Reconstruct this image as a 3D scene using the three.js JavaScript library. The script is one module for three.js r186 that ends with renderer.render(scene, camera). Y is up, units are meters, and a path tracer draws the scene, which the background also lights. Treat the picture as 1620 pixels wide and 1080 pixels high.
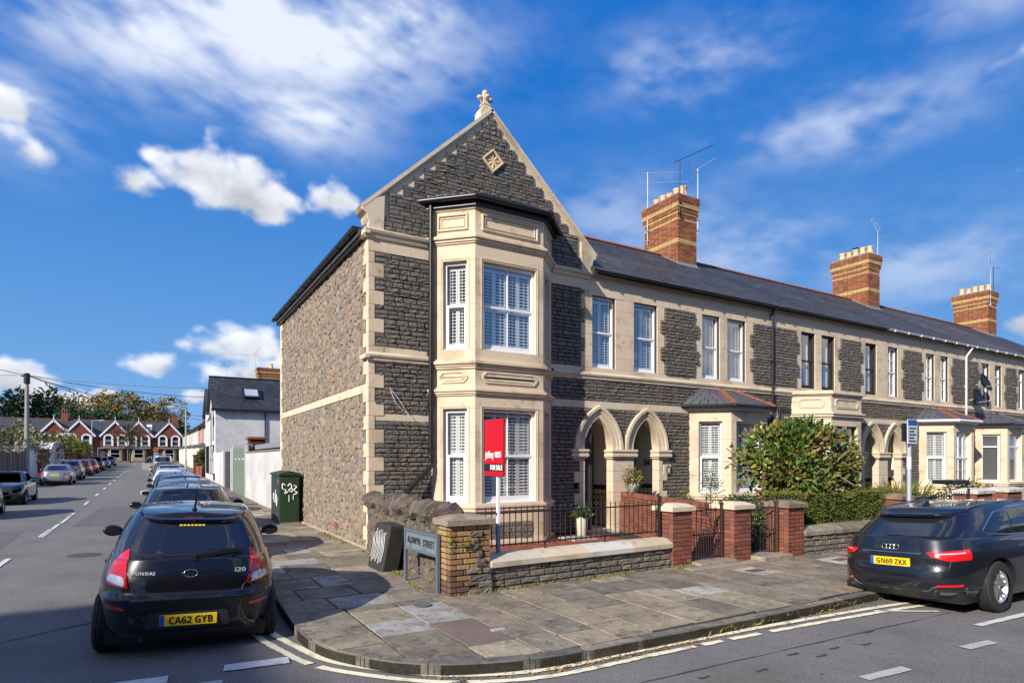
import * as THREE from 'three';
import { mergeGeometries, mergeVertices } from 'three/addons/utils/BufferGeometryUtils.js';
import { RoundedBoxGeometry } from 'three/addons/geometries/RoundedBoxGeometry.js';
import { FontLoader } from 'three/addons/loaders/FontLoader.js';
import { TextGeometry } from 'three/addons/geometries/TextGeometry.js';
import { Brush, Evaluator, SUBTRACTION } from 'three-bvh-csg';

// ---------- camera, renderer, sun, exposure ----------
const F = 962, HEAD = Math.atan2(572, 962);
const scene = new THREE.Scene();
const camera = new THREE.PerspectiveCamera(2 * Math.atan(540 / F) * 180 / Math.PI, 1.5, 0.1, 3000);
camera.position.set(0, 2, 0); camera.rotation.y = -HEAD;
camera.setViewOffset(1620, 1080, 0, -187, 1620, 1080);
const renderer = new THREE.WebGLRenderer({ antialias: true });
renderer.setSize(1024, 682); renderer.toneMapping = THREE.LinearToneMapping;
renderer.toneMappingExposure = 1.9;
renderer.shadowMap.enabled = true; renderer.shadowMap.type = THREE.PCFSoftShadowMap;
const SUN_EL = 29 * Math.PI / 180, SUN_AZ = 22 * Math.PI / 180;   // azimuth: from the street's left, slightly in front of the facades
const sunDir = new THREE.Vector3(-Math.cos(SUN_EL) * Math.cos(SUN_AZ), Math.sin(SUN_EL), Math.cos(SUN_EL) * Math.sin(SUN_AZ));
const sun = new THREE.DirectionalLight(new THREE.Color(1, 0.92, 0.79), 3.6);
sun.position.copy(sunDir).multiplyScalar(80).add(new THREE.Vector3(8, 0, -12)); sun.target.position.set(8, 0, -12);
sun.castShadow = true; sun.shadow.mapSize.set(4096, 4096); sun.shadow.radius = 1;
Object.assign(sun.shadow.camera, { left: -60, right: 60, top: 60, bottom: -60, near: 1, far: 260 });
scene.add(sun, sun.target);

// ---------- seeded noise ----------
function rng(seed) { let s = seed >>> 0; return () => { s = (s + 0x6d2b79f5) | 0; let t = Math.imul(s ^ (s >>> 15), 1 | s); t = (t + Math.imul(t ^ (t >>> 7), 61 | t)) ^ t; return ((t ^ (t >>> 14)) >>> 0) / 4294967296; }; }
const R0 = rng(7);
const rr = (r, a, b) => a + (b - a) * r();
const lerp = (a, b, t) => a + (b - a) * t, clamp = (x, a = 0, b = 1) => Math.min(b, Math.max(a, x));
const sstep = (a, b, x) => { const t = clamp((x - a) / (b - a)); return t * t * (3 - 2 * t); };
function hash3(x, y, z) { let h = Math.imul(x, 374761393) ^ Math.imul(y, 668265263) ^ Math.imul(z, 2147483647 - 59); h = Math.imul(h ^ (h >>> 13), 1274126177); return ((h ^ (h >>> 16)) >>> 0) / 4294967296; }
function vnoise3(x, y, z, px = 0, py = 0) {
  const ix = Math.floor(x), iy = Math.floor(y), iz = Math.floor(z), fx = x - ix, fy = y - iy, fz = z - iz;
  const u = fx * fx * (3 - 2 * fx), v = fy * fy * (3 - 2 * fy), w = fz * fz * (3 - 2 * fz);
  const wx = (i) => px ? ((i % px) + px) % px : i, wy = (i) => py ? ((i % py) + py) % py : i;
  const x0 = wx(ix), x1 = wx(ix + 1), y0 = wy(iy), y1 = wy(iy + 1);
  return lerp(lerp(lerp(hash3(x0, y0, iz), hash3(x1, y0, iz), u), lerp(hash3(x0, y1, iz), hash3(x1, y1, iz), u), v),
    lerp(lerp(hash3(x0, y0, iz + 1), hash3(x1, y0, iz + 1), u), lerp(hash3(x0, y1, iz + 1), hash3(x1, y1, iz + 1), u), v), w);
}
function fbm3(x, y, z, o = 5) { let s = 0, a = 0.5, n = 0; for (let i = 0; i < o; i++) { s += a * vnoise3(x, y, z); n += a; a *= 0.5; x *= 2.03; y *= 2.03; z *= 2.03; } return s / n; }
function tfbm(u, v, p, o, seed = 0) { let s = 0, a = 0.5, n = 0; for (let i = 0; i < o; i++) { s += a * vnoise3(u * p, v * p, seed + i * 7 + 0.5, p, p); n += a; a *= 0.5; p *= 2; } return s / n; }

// ---------- sky: blue air with cirrus and cumulus, all round ----------
{
  const W = 3072, H = 1536, data = new Float32Array(W * H * 4), D2R = Math.PI / 180;
  // clouds: [azimuth, elevation, half width, half height] in degrees; azimuth 0 = camera heading, positive to the right
  const cumulus = [[-25.8, 23.4, 5.4, 2.9, 1.2], [-23.6, 21.6, 4.2, 2.7, 1.2], [-16.2, 22.2, 2.4, 1.7, .8], [-32.2, 21.3, 2.1, 1.5, .8], [-38.8, 24.4, 2.6, 1.3, .6], [-38.2, 21.8, 1.6, 1.4, .55], [-25, 9.5, 4.6, 2.3, 1.15], [-29.5, 7.7, 3.4, 1.3, 1.05], [-23, 7.2, 6, 2, 1.1], [-39.6, 5.4, 2.6, 1.9, 1.1], [-36.5, 4.0, 5, 1.2, 1], [-33.5, 5.2, 1.1, .6, 1], [-26.8, 5.3, 1.8, .8, 1], [40.3, 9.6, 1.6, 1.0, .9], [39.2, 19.6, 1.8, .6, .3], [39.6, 26.8, 1.9, .6, .25], [43.5, 3, 5, 1.6, 1],
    [-70, 14, 14, 5, 1], [-95, 25, 12, 5, 1], [-120, 12, 16, 5, 1], [-150, 22, 13, 5, 1], [-178, 10, 15, 5, 1], [165, 30, 12, 5, 1], [140, 15, 15, 5, 1], [115, 26, 12, 5, 1], [95, 10, 14, 4.5, 1], [70, 20, 11, 4, 1], [-60, 45, 12, 6, 1], [120, 50, 14, 6, 1], [-140, 50, 15, 7, 1], [30, 72, 16, 8, .8], [175, 48, 16, 7, 1], [180, 68, 12, 5, 1.1], [150, 76, 9, 4, 1.1], [-150, 64, 10, 5, 1], [-170, 80, 8, 4, 1], [130, 60, 10, 4, 1], [-105, 40, 13, 6, 1], [85, 35, 12, 5, 1]];
  const cirrus = [[-21, 33.6, 15, 5, 1.02], [-11.5, 36, 6.5, 4.5, 1.1], [-31, 31.5, 11, 5, .85], [-19, 28.2, 7, 3, .85], [-39, 23.8, 4, 3.4, .6], [16, 32, 8, 3, .5], [29, 26, 10, 3, .5], [11, 21.5, 11, 4, .3], [38, 31, 5, 2, .4], [17, 18, 14, 3.4, .42], [34, 15, 10, 4, .35], [70, 40, 20, 9, .7], [-90, 50, 22, 10, .8], [160, 45, 25, 10, .8], [-160, 32, 20, 7, .7], [110, 33, 20, 6, .6], [-65, 32, 14, 5, .5], [0, 55, 25, 9, .6]];
  const sunAz = Math.atan2(sunDir.z, sunDir.x);
  for (let j = 0; j < H; j++) {
    const el = ((j + 0.5) / H - 0.5) * Math.PI, y = Math.sin(el), ce = Math.cos(el);
    for (let i = 0; i < W; i++) {
      const rd = ((i + 0.5) / W - 0.5) * 2 * Math.PI, x = Math.cos(rd) * ce, z = Math.sin(rd) * ce, o = (j * W + i) * 4;
      const e = Math.max(el / D2R, 0);
      // heading of +x is 90 deg right of -z
      let az = (Math.atan2(x, -z) - HEAD) / D2R; if (az > 180) az -= 360; if (az < -180) az += 360;
      const k = 1 - Math.exp(-Math.pow(e / 24, 1.6)), hz = Math.exp(-e / 4.5);
      let r = Math.max(0.002, lerp(0.085, -0.01, k)), g = lerp(0.215, 0.064, k), b = lerp(0.425, 0.305, k);
      r += 0.085 * hz; g += 0.07 * hz; b += 0.03 * hz;
      const cs = x * sunDir.x + y * sunDir.y + z * sunDir.z, glow = 0.16 * Math.pow(clamp(cs), 10);
      r += glow * 1.0; g += glow * 0.9; b += glow * 0.75;
      if (el > -0.02) {
        // cirrus
        let c = 0;
        for (const q of cirrus) { let da = az - q[0]; if (da > 180) da -= 360; if (da < -180) da += 360; const d = (da * ce / q[2]) ** 2 + ((e - q[1]) / q[3]) ** 2; if (d < 5) c = Math.max(c, q[4] * Math.exp(-d * 1.4)); }
        if (c > 0.01) {
          const s1 = fbm3(x * 5 + y * 6, y * 14 - x * 5, z * 7 + 11, 6), s2 = fbm3(x * 30 + y * 25, y * 70, z * 34, 4);
          const a = clamp(c * (sstep(0.28, 0.74, s1 * 0.62 + s2 * 0.38) * 1.25 + c * .18)) * 0.92;
          r = lerp(r, 0.47, a); g = lerp(g, 0.50, a); b = lerp(b, 0.56, a);
        }
        let m = -1.2, vy = 0, ws = 1e-6;
        for (const q of cumulus) {
          let da = az - q[0]; if (da > 180) da -= 360; if (da < -180) da += 360; da *= ce;
          if (Math.abs(da) > q[2] * 1.8 || Math.abs(e - q[1]) > q[3] * 2) continue;
          const v = (e - q[1]) / q[3], d = (da / q[2]) ** 2 + (v < 0 ? v * v * 1.5 : v * v), f = q[4] * (1 - d);
          const wq = Math.exp(4 * f); ws += wq; vy += v * wq; if (f > m) m = f;
        }
        vy /= ws;
        if (m > -1) {
          const n1 = fbm3(x * 10 + 3, y * 17 + 1, z * 10, 5), n2 = fbm3(x * 26, y * 38 + 9, z * 26 + 4, 5), dens = m * 0.75 + (n1 - 0.5) * 1.9 + (n2 - 0.5) * 1.7, a = sstep(-0.08, 0.62, dens);
          if (a > 0) {
            const lit = clamp(0.62 + vy * 0.25 + (n2 - 0.5) * 0.9 + (1 - clamp(dens * 1.2)) * 0.25, 0.34, 1);
            r = lerp(r, 0.53 * lit, a); g = lerp(g, 0.545 * lit + .006, a); b = lerp(b, 0.575 * lit + 0.022, a);
          }
        }
      } else { const t = clamp(-el * 6); r = lerp(r, 0.05, t); g = lerp(g, 0.05, t); b = lerp(b, 0.05, t); }
      data[o] = r; data[o + 1] = g; data[o + 2] = b; data[o + 3] = 1;
    }
  }
  const sky = new THREE.DataTexture(data, W, H, THREE.RGBAFormat, THREE.FloatType);
  sky.mapping = THREE.EquirectangularReflectionMapping; sky.magFilter = sky.minFilter = THREE.LinearFilter; sky.needsUpdate = true;
  scene.background = sky; scene.environment = sky;
}
// ---------- names, tags ----------
const used = {};
function numbered(name) { const n = used[name] = (used[name] ?? -1) + 1; return n ? name + '_' + String(n).padStart(3, '0') : name; }
function tag(o, label, category, group, kind) { if (label) o.userData.label = label; if (category) o.userData.category = category; if (group) o.userData.group = group; if (kind) o.userData.kind = kind; return o; }
function thing(name, label, category, x = 0, y = 0, z = 0, ry = 0, group) { const o = new THREE.Group(); o.name = numbered(name); o.position.set(x, y, z); o.rotation.y = ry; tag(o, label, category, group, 'thing'); scene.add(o); return o; }
function part(name, parent, x = 0, y = 0, z = 0, ry = 0) { const o = new THREE.Group(); o.name = name; o.position.set(x, y, z); o.rotation.y = ry; parent.add(o); return o; }
function prep(g, col) {
  let q = g.index ? g.toNonIndexed() : g;
  const keep = new THREE.BufferGeometry(); keep.setAttribute('position', q.attributes.position);
  if (!q.attributes.normal) { q.computeVertexNormals(); }
  keep.setAttribute('normal', q.attributes.normal);
  // box mapping in metres (u, v from the two axes across the face)
  const p = q.attributes.position, n = p.count, uv = new Float32Array(n * 2), a = new THREE.Vector3(), b = new THREE.Vector3(), c = new THREE.Vector3();
  for (let i = 0; i < n; i += 3) {
    a.fromBufferAttribute(p, i); b.fromBufferAttribute(p, i + 1).sub(a); c.fromBufferAttribute(p, i + 2).sub(a); b.cross(c);
    const ax = Math.abs(b.x), ay = Math.abs(b.y), az = Math.abs(b.z);
    for (let k = i; k < i + 3; k++) { const X = p.getX(k), Y = p.getY(k), Z = p.getZ(k); if (ay >= ax && ay >= az) { uv[k * 2] = X; uv[k * 2 + 1] = Z; } else if (ax >= az) { uv[k * 2] = Z; uv[k * 2 + 1] = Y; } else { uv[k * 2] = X; uv[k * 2 + 1] = Y; } }
  }
  if (g.userData.keepUV && q.attributes.uv) keep.setAttribute('uv', q.attributes.uv); else keep.setAttribute('uv', new THREE.BufferAttribute(uv, 2));
  if (col) { const cc = new Float32Array(n * 3); for (let i = 0; i < n; i++) { cc[i * 3] = col.r; cc[i * 3 + 1] = col.g; cc[i * 3 + 2] = col.b; } keep.setAttribute('color', new THREE.BufferAttribute(cc, 3)); }
  return keep;
}
function merged(list, cols) { const gs = list.flat(9).filter(Boolean).map((g, i) => prep(g, cols ? cols[i] : null)); return gs.length === 1 ? gs[0] : mergeGeometries(gs, false); }
function M(name, geos, mat, parent = scene, kind) {
  const m = new THREE.Mesh(merged([geos]), mat); m.name = parent === scene ? numbered(name) : name; m.castShadow = m.receiveShadow = true;
  if (kind) m.userData.kind = kind; parent.add(m); return m;
}
function MC(name, list, mat, parent, kind) { // list of [geometry, colour], vertex coloured
  const m = new THREE.Mesh(mergeGeometries(list.map(([g, c]) => prep(g, c)), false), mat); m.name = name; m.castShadow = m.receiveShadow = true; if (kind) m.userData.kind = kind; parent.add(m); return m;
}
// ---------- shapes ----------
function box(x0, x1, y0, y1, z0, z1) { const g = new THREE.BoxGeometry(Math.abs(x1 - x0), Math.abs(y1 - y0), Math.abs(z1 - z0)); g.translate((x0 + x1) / 2, (y0 + y1) / 2, (z0 + z1) / 2); return g; }
function rbox(x0, x1, y0, y1, z0, z1, r = 0.012) { const w = Math.abs(x1 - x0), h = Math.abs(y1 - y0), d = Math.abs(z1 - z0); const g = new RoundedBoxGeometry(w, h, d, 1, Math.min(r, w * .3, h * .3, d * .3)); g.translate((x0 + x1) / 2, (y0 + y1) / 2, (z0 + z1) / 2); return g; }
function ext(pts, depth, bevel = 0, holes = []) { // polygon in xy extruded to +z
  const s = new THREE.Shape(pts.map((p) => new THREE.Vector2(p[0], p[1])));
  for (const h of holes) s.holes.push(new THREE.Path(h.map((p) => new THREE.Vector2(p[0], p[1]))));
  return new THREE.ExtrudeGeometry(s, { depth, bevelEnabled: bevel > 0, bevelThickness: bevel, bevelSize: bevel, bevelOffset: -bevel, bevelSegments: 1, curveSegments: 8 });
}
function prism(pts, y0, y1, bevel = 0) { // polygon in plan (x, z) extruded upwards
  const g = ext(pts.map(([x, z]) => [x, -z]), y1 - y0 - 2 * bevel, bevel); g.rotateX(-Math.PI / 2); g.translate(0, y0 + bevel, 0); return g;
}
function tube(pts, r, seg = 6, n = 0, closed = false) { const c = new THREE.CatmullRomCurve3(pts.map((p) => new THREE.Vector3(...p)), closed, 'catmullrom', 0.3); return new THREE.TubeGeometry(c, n || Math.max(4, pts.length * 4), r, seg, closed); }
const V3 = (a) => new THREE.Vector3(...a);
function rod(a, b, r, seg = 6, r2) { // straight cylinder
  const A = V3(a), B = V3(b), d = B.clone().sub(A), g = new THREE.CylinderGeometry(r2 ?? r, r, d.length(), seg); g.translate(0, d.length() / 2, 0);
  g.applyQuaternion(new THREE.Quaternion().setFromUnitVectors(new THREE.Vector3(0, 1, 0), d.normalize())); g.translate(A.x, A.y, A.z); return g;
}
function beam(a, b, w, h, up = [0, 1, 0]) { // rectangular bar from a to b: w across, h along up
  const A = V3(a), B = V3(b), z = B.clone().sub(A), L = z.length(); z.normalize(); const x = V3(up).cross(z).normalize(), y = z.clone().cross(x);
  const g = new THREE.BoxGeometry(w, h, L); g.applyMatrix4(new THREE.Matrix4().makeBasis(x, y, z)); g.translate((A.x + B.x) / 2, (A.y + B.y) / 2, (A.z + B.z) / 2); return g;
}
function lathe(pts, seg = 16) { return new THREE.LatheGeometry(pts.map((p) => new THREE.Vector2(p[0], p[1])), seg); }
function at(g, x, y, z, ry = 0, rx = 0, rz = 0) { if (rz) g.rotateZ(rz); if (rx) g.rotateX(rx); if (ry) g.rotateY(ry); g.translate(x, y, z); return g; }
function offsetLine(pts, d) { // parallel polyline in plan, d to the left of travel
  return pts.map((p, i) => { const a = pts[Math.max(0, i - 1)], b = pts[Math.min(pts.length - 1, i + 1)], dx = b[0] - a[0], dz = b[1] - a[1], l = Math.hypot(dx, dz); return [p[0] + (dz / l) * d, p[1] - (dx / l) * d]; });
}
function dense(pts, step) { // resample a smooth curve through plan points
  const c = new THREE.CatmullRomCurve3(pts.map((p) => new THREE.Vector3(p[0], 0, p[1])), false, 'centripetal'), n = Math.ceil(c.getLength() / step);
  return c.getSpacedPoints(n).map((p) => [p.x, p.z]);
}
function clipHalf(poly, ax, az, bx, bz) { // keep the side left of a->b
  const out = [], s = (p) => (bx - ax) * (p[1] - az) - (bz - az) * (p[0] - ax);
  for (let i = 0; i < poly.length; i++) { const p = poly[i], q = poly[(i + 1) % poly.length], a = s(p), b = s(q); if (a >= 0) out.push(p); if ((a >= 0) !== (b >= 0)) { const t = a / (a - b); out.push([lerp(p[0], q[0], t), lerp(p[1], q[1], t)]); } }
  return out;
}
function areaOf(p) { let s = 0; for (let i = 0; i < p.length; i++) { const a = p[i], b = p[(i + 1) % p.length]; s += a[0] * b[1] - b[0] * a[1]; } return s / 2; }
function insetPoly(poly, d) { // convex polygon shrunk by d
  let out = poly.map((p) => [...p]); const ccw = areaOf(poly) > 0; const P = ccw ? poly : [...poly].reverse(); out = P.map((p) => [...p]);
  for (let i = 0; i < P.length; i++) { const a = P[i], b = P[(i + 1) % P.length], dx = b[0] - a[0], dz = b[1] - a[1], l = Math.hypot(dx, dz); if (l < 1e-5) continue; const ox = (-dz / l) * d, oz = (dx / l) * d; out = clipHalf(out, a[0] + ox, a[1] + oz, b[0] + ox, b[1] + oz); }
  return out;
}
// ---------- textures ----------
function dtex(size, fn, srgb = false, rep = 1) {
  const d = new Uint8Array(size * size * 4);
  for (let j = 0; j < size; j++) for (let i = 0; i < size; i++) { const c = fn((i + 0.5) / size, (j + 0.5) / size, i, j), o = (j * size + i) * 4; for (let k = 0; k < 3; k++) d[o + k] = clamp(Array.isArray(c) ? c[k] : c) * 255; d[o + 3] = 255; }
  const t = new THREE.DataTexture(d, size, size); t.wrapS = t.wrapT = THREE.RepeatWrapping; t.magFilter = THREE.LinearFilter; t.minFilter = THREE.LinearMipmapLinearFilter; t.generateMipmaps = true;
  if (srgb) t.colorSpace = THREE.SRGBColorSpace; t.repeat.set(rep, rep); t.needsUpdate = true; return t;
}
function rep(t, r, r2) { const c = t.clone(); c.repeat.set(r, r2 ?? r); c.needsUpdate = true; return c; }
const grit = dtex(512, (u, v) => { const n = tfbm(u, v, 64, 3, 3), f = tfbm(u, v, 8, 4, 1); return clamp(0.5 + (n - 0.5) * 1.1 + (f - 0.5) * 0.5); });
const mottle = dtex(512, (u, v) => { const a = tfbm(u, v, 5, 6, 11), b = tfbm(u, v, 32, 4, 19); const k = 0.8 + (a - 0.5) * 0.5 + (b - 0.5) * 0.3; return [k, k * (0.985 + (a - .5) * .05), k * (0.96 + (b - 0.5) * 0.1)]; });
const rough = dtex(512, (u, v) => { const a = tfbm(u, v, 6, 6, 31), r = 1 - Math.abs(tfbm(u, v, 10, 5, 41) * 2 - 1); return clamp(a * 0.6 + r * 0.45); });
const asphaltMap = dtex(1024, (u, v, i, j) => { const a = tfbm(u, v, 4, 5, 5), s = hash3(i, j, 9), s2 = tfbm(u, v, 220, 2, 8); let k = 0.62 + (a - 0.5) * 0.5 + (s2 - 0.5) * 0.6; if (s > 0.975) k += 0.35; if (s < 0.05) k -= 0.2; return [k, k * .99, k * .985]; });
const weather = dtex(512, (u, v) => { const a = tfbm(u, v, 3, 5, 51), st = tfbm(u * 1, v, 12, 5, 61); const d = sstep(0.5, 0.75, a) * 0.28 + sstep(0.56, 0.75, st) * 0.22; const k = 0.98 - d + (tfbm(u, v, 90, 2, 5) - 0.5) * .16; return [k, k * (1 - d * 0.12), k * (1 - d * 0.3)]; });
const slabMap = dtex(1024, (u, v) => { const a = tfbm(u, v, 5, 6, 71), b = tfbm(u, v, 40, 3, 73), l = sstep(0.64, 0.72, tfbm(u, v, 26, 3, 79)), dk = sstep(0.60, 0.66, tfbm(u, v, 14, 4, 91)); const k = 0.72 + (a - .5) * 1.0 + (b - 0.5) * 0.6; return [k + l * .26 - dk * .22, k * .98 + l * .26 - dk * .21, k * .93 + l * .24 - dk * .2]; });
function std(c, roughness = 0.85, o = {}) { const m = new THREE.MeshStandardMaterial({ roughness, ...o }); if (Array.isArray(c)) m.color.setRGB(...c); else m.color.set(c); return m; }
function phy(c, roughness, o = {}) { const m = new THREE.MeshPhysicalMaterial({ roughness, ...o }); if (Array.isArray(c)) m.color.setRGB(...c); else m.color.set(c); return m; }
const bump = (t, r, s) => ({ bumpMap: rep(t, r), bumpScale: s });
const MAT = {
  asphalt: std([.235, .224, .218], .93, { map: rep(asphaltMap, .4), ...bump(grit, 1.3, .006) }),
  tarpatch: std([.09, .09, .094], .95, { map: rep(asphaltMap, .5), ...bump(grit, 1.3, .006) }),
  yellow: std([.82, .77, .56], .8, { map: rep(weather, 1.7), ...bump(grit, 2, .004) }),
  whiteline: std([.62, .62, .62], .8, { map: rep(weather, 2.2), ...bump(grit, 2, .004) }),
  ashlar: std([.66, .535, .39], .85, { map: rep(weather, .55), ...bump(rough, .9, .006) }),
  ashlar2: std([.62, .52, .39], .85, { map: rep(weather, .45), ...bump(rough, .9, .006) }),
  mortar: std([.2, .185, .165], .95, { map: rep(mottle, 1.2) }), darkmortar: std([.035, .034, .036], .95),
  limemortar: std([.4, .35, .28], .95, { map: rep(mottle, .8), ...bump(rough, 3, .01) }),
  white: std([.74, .75, .78], .35), whitepaint: std([.78, .78, .8], .6), render: std([.68, .69, .72], .9, { map: rep(mottle, .12), ...bump(grit, 1, .002) }),
  black: std([.012, .012, .014], .35), iron: std([.014, .014, .016], .45, bump(grit, 4, .002)), rust: std([.06, .022, .012], .7, bump(grit, 4, .004)),
  slate: std([.07, .072, .085], .6, { map: rep(mottle, 1.1), ...bump(rough, 2, .004) }), slatelight: std([.10, .098, .108], .6, { map: rep(mottle, 1.1), ...bump(rough, 2, .004) }),
  terracotta: std([.3, .1, .055], .85, { map: rep(mottle, 1.5) }), lead: std([.3, .31, .34], .6, { map: rep(mottle, 2) }),
  shutter: std([.64, .67, .68], .55), wood: std([.2, .11, .055], .7), interior: std([.12, .115, .11], .9), curtain: std([.6, .6, .62], .9),
  frameblack: std([.012, .012, .018], .4), green: std([.11, .18, .095], .5), bluegrey: std([.3, .36, .44], .5), pane: phy([1, 1, 1], 0.01, { transmission: 1, thickness: 0, ior: 2.0 }),
  porchcream: std([.82, .78, .66], .9), redfloor: std([.28, .06, .035], .7, { map: rep(mottle, 2) }), galv: std([.42, .46, .5], .45, { metalness: .3 }), leadcoat: std([.2, .205, .22], .7),
  soil: std([.03, .024, .018], 1), pot: std([.7, .46, .24], .85, { map: rep(weather, 2) }),
};
// rock-faced unit stones: x, y in -.5...5, z from 0 (back) to about 1 (face)
function rockUnit(seed, nx = 4, ny = 3, rough_ = 0.32) {
  const r = rng(seed), P = [];
  for (let j = 0; j <= ny; j++) for (let i = 0; i <= nx; i++) {
    const e = i === 0 || j === 0 || i === nx || j === ny, cx = i / nx - .5 + (i && i < nx ? (r() - .5) * .5 / nx : 0), cy = j / ny - .5 + (j && j < ny ? (r() - .5) * .5 / ny : 0);
    P.push([cx * (e ? .985 - r() * .03 : 1), cy * (e ? .97 - r() * .1 : 1), e ? .66 + r() * .2 : 1 - r() * rough_]);
  }
  const v = [], q = (a, b, c) => v.push(...a, ...b, ...c), id = (i, j) => P[j * (nx + 1) + i];
  for (let j = 0; j < ny; j++) for (let i = 0; i < nx; i++) { const a = id(i, j), b = id(i + 1, j), c = id(i + 1, j + 1), d = id(i, j + 1); if (r() < .5) { q(a, b, c); q(a, c, d); } else { q(a, b, d); q(b, c, d); } }
  const rim = []; for (let i = 0; i <= nx; i++) rim.push(id(i, 0)); for (let j = 1; j <= ny; j++) rim.push(id(nx, j)); for (let i = nx - 1; i >= 0; i--) rim.push(id(i, ny)); for (let j = ny - 1; j > 0; j--) rim.push(id(0, j));
  for (let k = 0; k < rim.length; k++) { const a = rim[k], b = rim[(k + 1) % rim.length], a0 = [a[0], a[1], -.2], b0 = [b[0], b[1], -.2]; q(a0, b0, b); q(a0, b, a); }
  const g = new THREE.BufferGeometry(); g.setAttribute('position', new THREE.Float32BufferAttribute(v, 3)); g.computeVertexNormals();
  return prep(g);
}
const ROCKS = [1, 2, 3, 4, 5, 6, 7, 8].map((s) => rockUnit(s * 131)), SMALLROCKS = [1, 2, 3, 4].map((s) => rockUnit(s * 77, 2, 2));
const rockTex = { ...bump(rough, 1.6, .02), map: rep(mottle, 1) };
const PENNANT = [[0.19, 0.174, 0.158], [0.219, 0.194, 0.169], [0.16, 0.151, 0.145], [0.231, 0.2, 0.168], [0.175, 0.163, 0.155], [0.21, 0.198, 0.182], [0.254, 0.192, 0.148], [0.196, 0.178, 0.166]];
const pennantMats = PENNANT.map((c) => std(c, .8, rockTex)), pennantStuff = std([1, 1, 1], .8, { ...rockTex, vertexColors: true });
const GARDEN = [[0.213, 0.193, 0.168], [0.25, 0.222, 0.184], [0.175, 0.164, 0.152], [0.275, 0.234, 0.189]], gardenMats = GARDEN.map((c) => std(c, .85, rockTex)), gardenStuff = std([1, 1, 1], .85, { ...rockTex, vertexColors: true });
const REDB = [[.29, .088, .052], [.24, .072, .05], [.34, .115, .06], [.2, .07, .055], [.26, .098, .07]], CHIMB = [[.36, .13, .055], [.3, .1, .05], [.42, .17, .065], [.25, .085, .045], [.33, .14, .07]], redMats = REDB.map((c) => std(c, .85, { map: rep(mottle, 3), ...bump(grit, 6, .003) }));
const YELB = [[.42, .26, .1], [.5, .32, .13], [.36, .2, .09], [.46, .3, .15]], yelMats = YELB.map((c) => std(c, .85, { map: rep(mottle, 3), ...bump(grit, 6, .003) }));
const brickStuff = std([1, 1, 1], .85, { vertexColors: true, map: rep(mottle, 3), ...bump(grit, 6, .003) });
const col = (c) => new THREE.Color().setRGB(...c);
const camPos = new THREE.Vector3(0, 2, 0);
// pieces: [{m, geo, t}] -> the 300 nearest as parts, the rest as one part of stuff
function pieces(list, parent, name, mats, palette, stuffMat, most = 300, restName) {
  const p = new THREE.Vector3(); for (const q of list) { p.setFromMatrixPosition(q.m); q.s = (q.a ?? 1) / p.distanceToSquared(camPos); }
  list.sort((a, b) => b.s - a.s);
  for (const q of list.slice(0, most)) { const o = new THREE.Mesh(q.geo, mats[q.t]); o.name = name; q.m.decompose(o.position, o.quaternion, o.scale); o.castShadow = o.receiveShadow = true; parent.add(o); }
  const rest = list.slice(most);
  if (rest.length) {
    const gs = rest.map((q) => { const g = q.geo.clone().applyMatrix4(q.m), n = g.attributes.position.count, cc = new Float32Array(n * 3); for (let i = 0; i < n; i++) cc.set(palette[q.t], i * 3); g.setAttribute('color', new THREE.BufferAttribute(cc, 3)); return g; });
    const o = new THREE.Mesh(mergeGeometries(gs, false), stuffMat); o.name = restName ?? name + 's'; o.userData.kind = 'stuff'; o.castShadow = o.receiveShadow = true; parent.add(o);
  }
}
const MX = (x, y, z, sx, sy, sz, ry = 0) => new THREE.Matrix4().compose(new THREE.Vector3(x, y, z), new THREE.Quaternion().setFromAxisAngle(new THREE.Vector3(0, 1, 0), ry), new THREE.Vector3(sx, sy, sz));
// coursed rock-faced walling on a plane z (facing +z) or, with frame = [ox, oz, ry], on any upright plane
function courses(list, x0, x1, y0, y1, z, r, o = {}) {
  const h = o.h ?? .095, n = Math.max(1, Math.round((y1 - y0) / h)), ch = (y1 - y0) / n, depth = o.depth ?? .06, gap = o.gap ?? .017, units = o.units ?? ROCKS;
  let edges = [y0]; for (let k = 1; k < n; k++) edges.push(y0 + k * ch + (r() - .5) * ch * .3); edges.push(y1);
  for (let k = 0; k < n; k++) {
    const ya = edges[k], yb = edges[k + 1]; let xa = x0, xb = x1;
    if (o.span) { const s = o.span((ya + yb) / 2, k); if (!s) continue; [xa, xb] = s; }
    const holes = (o.holes ?? []).map((f) => f((ya + yb) / 2)).filter(Boolean).sort((a, b) => a[0] - b[0]);
    let runs = [[xa, xb]]; for (const hh of holes) runs = runs.flatMap(([a, b]) => (hh[1] <= a || hh[0] >= b ? [[a, b]] : [[a, hh[0]], [hh[1], b]].filter(([c, d]) => d - c > .03)));
    for (const [a, b] of runs) {
      let x = a; while (x < b - .001) {
        let w = rr(r, o.w0 ?? .16, o.w1 ?? .36); if (b - x - w < .1) w = b - x; const cx = x + w / 2, cy = (ya + yb) / 2;
        const loc = MX(cx, cy, z, Math.max(.02, w - gap), yb - ya - gap, depth * rr(r, .75, 1.15)); const m = o.frame ? MX(o.frame[0], 0, o.frame[1], 1, 1, 1, o.frame[2]).multiply(loc) : loc;
        list.push({ m, geo: units[Math.floor(r() * units.length)], t: Math.floor(r() * (o.tones ?? 8)), a: w }); x += w;
      }
    }
  }
}
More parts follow.
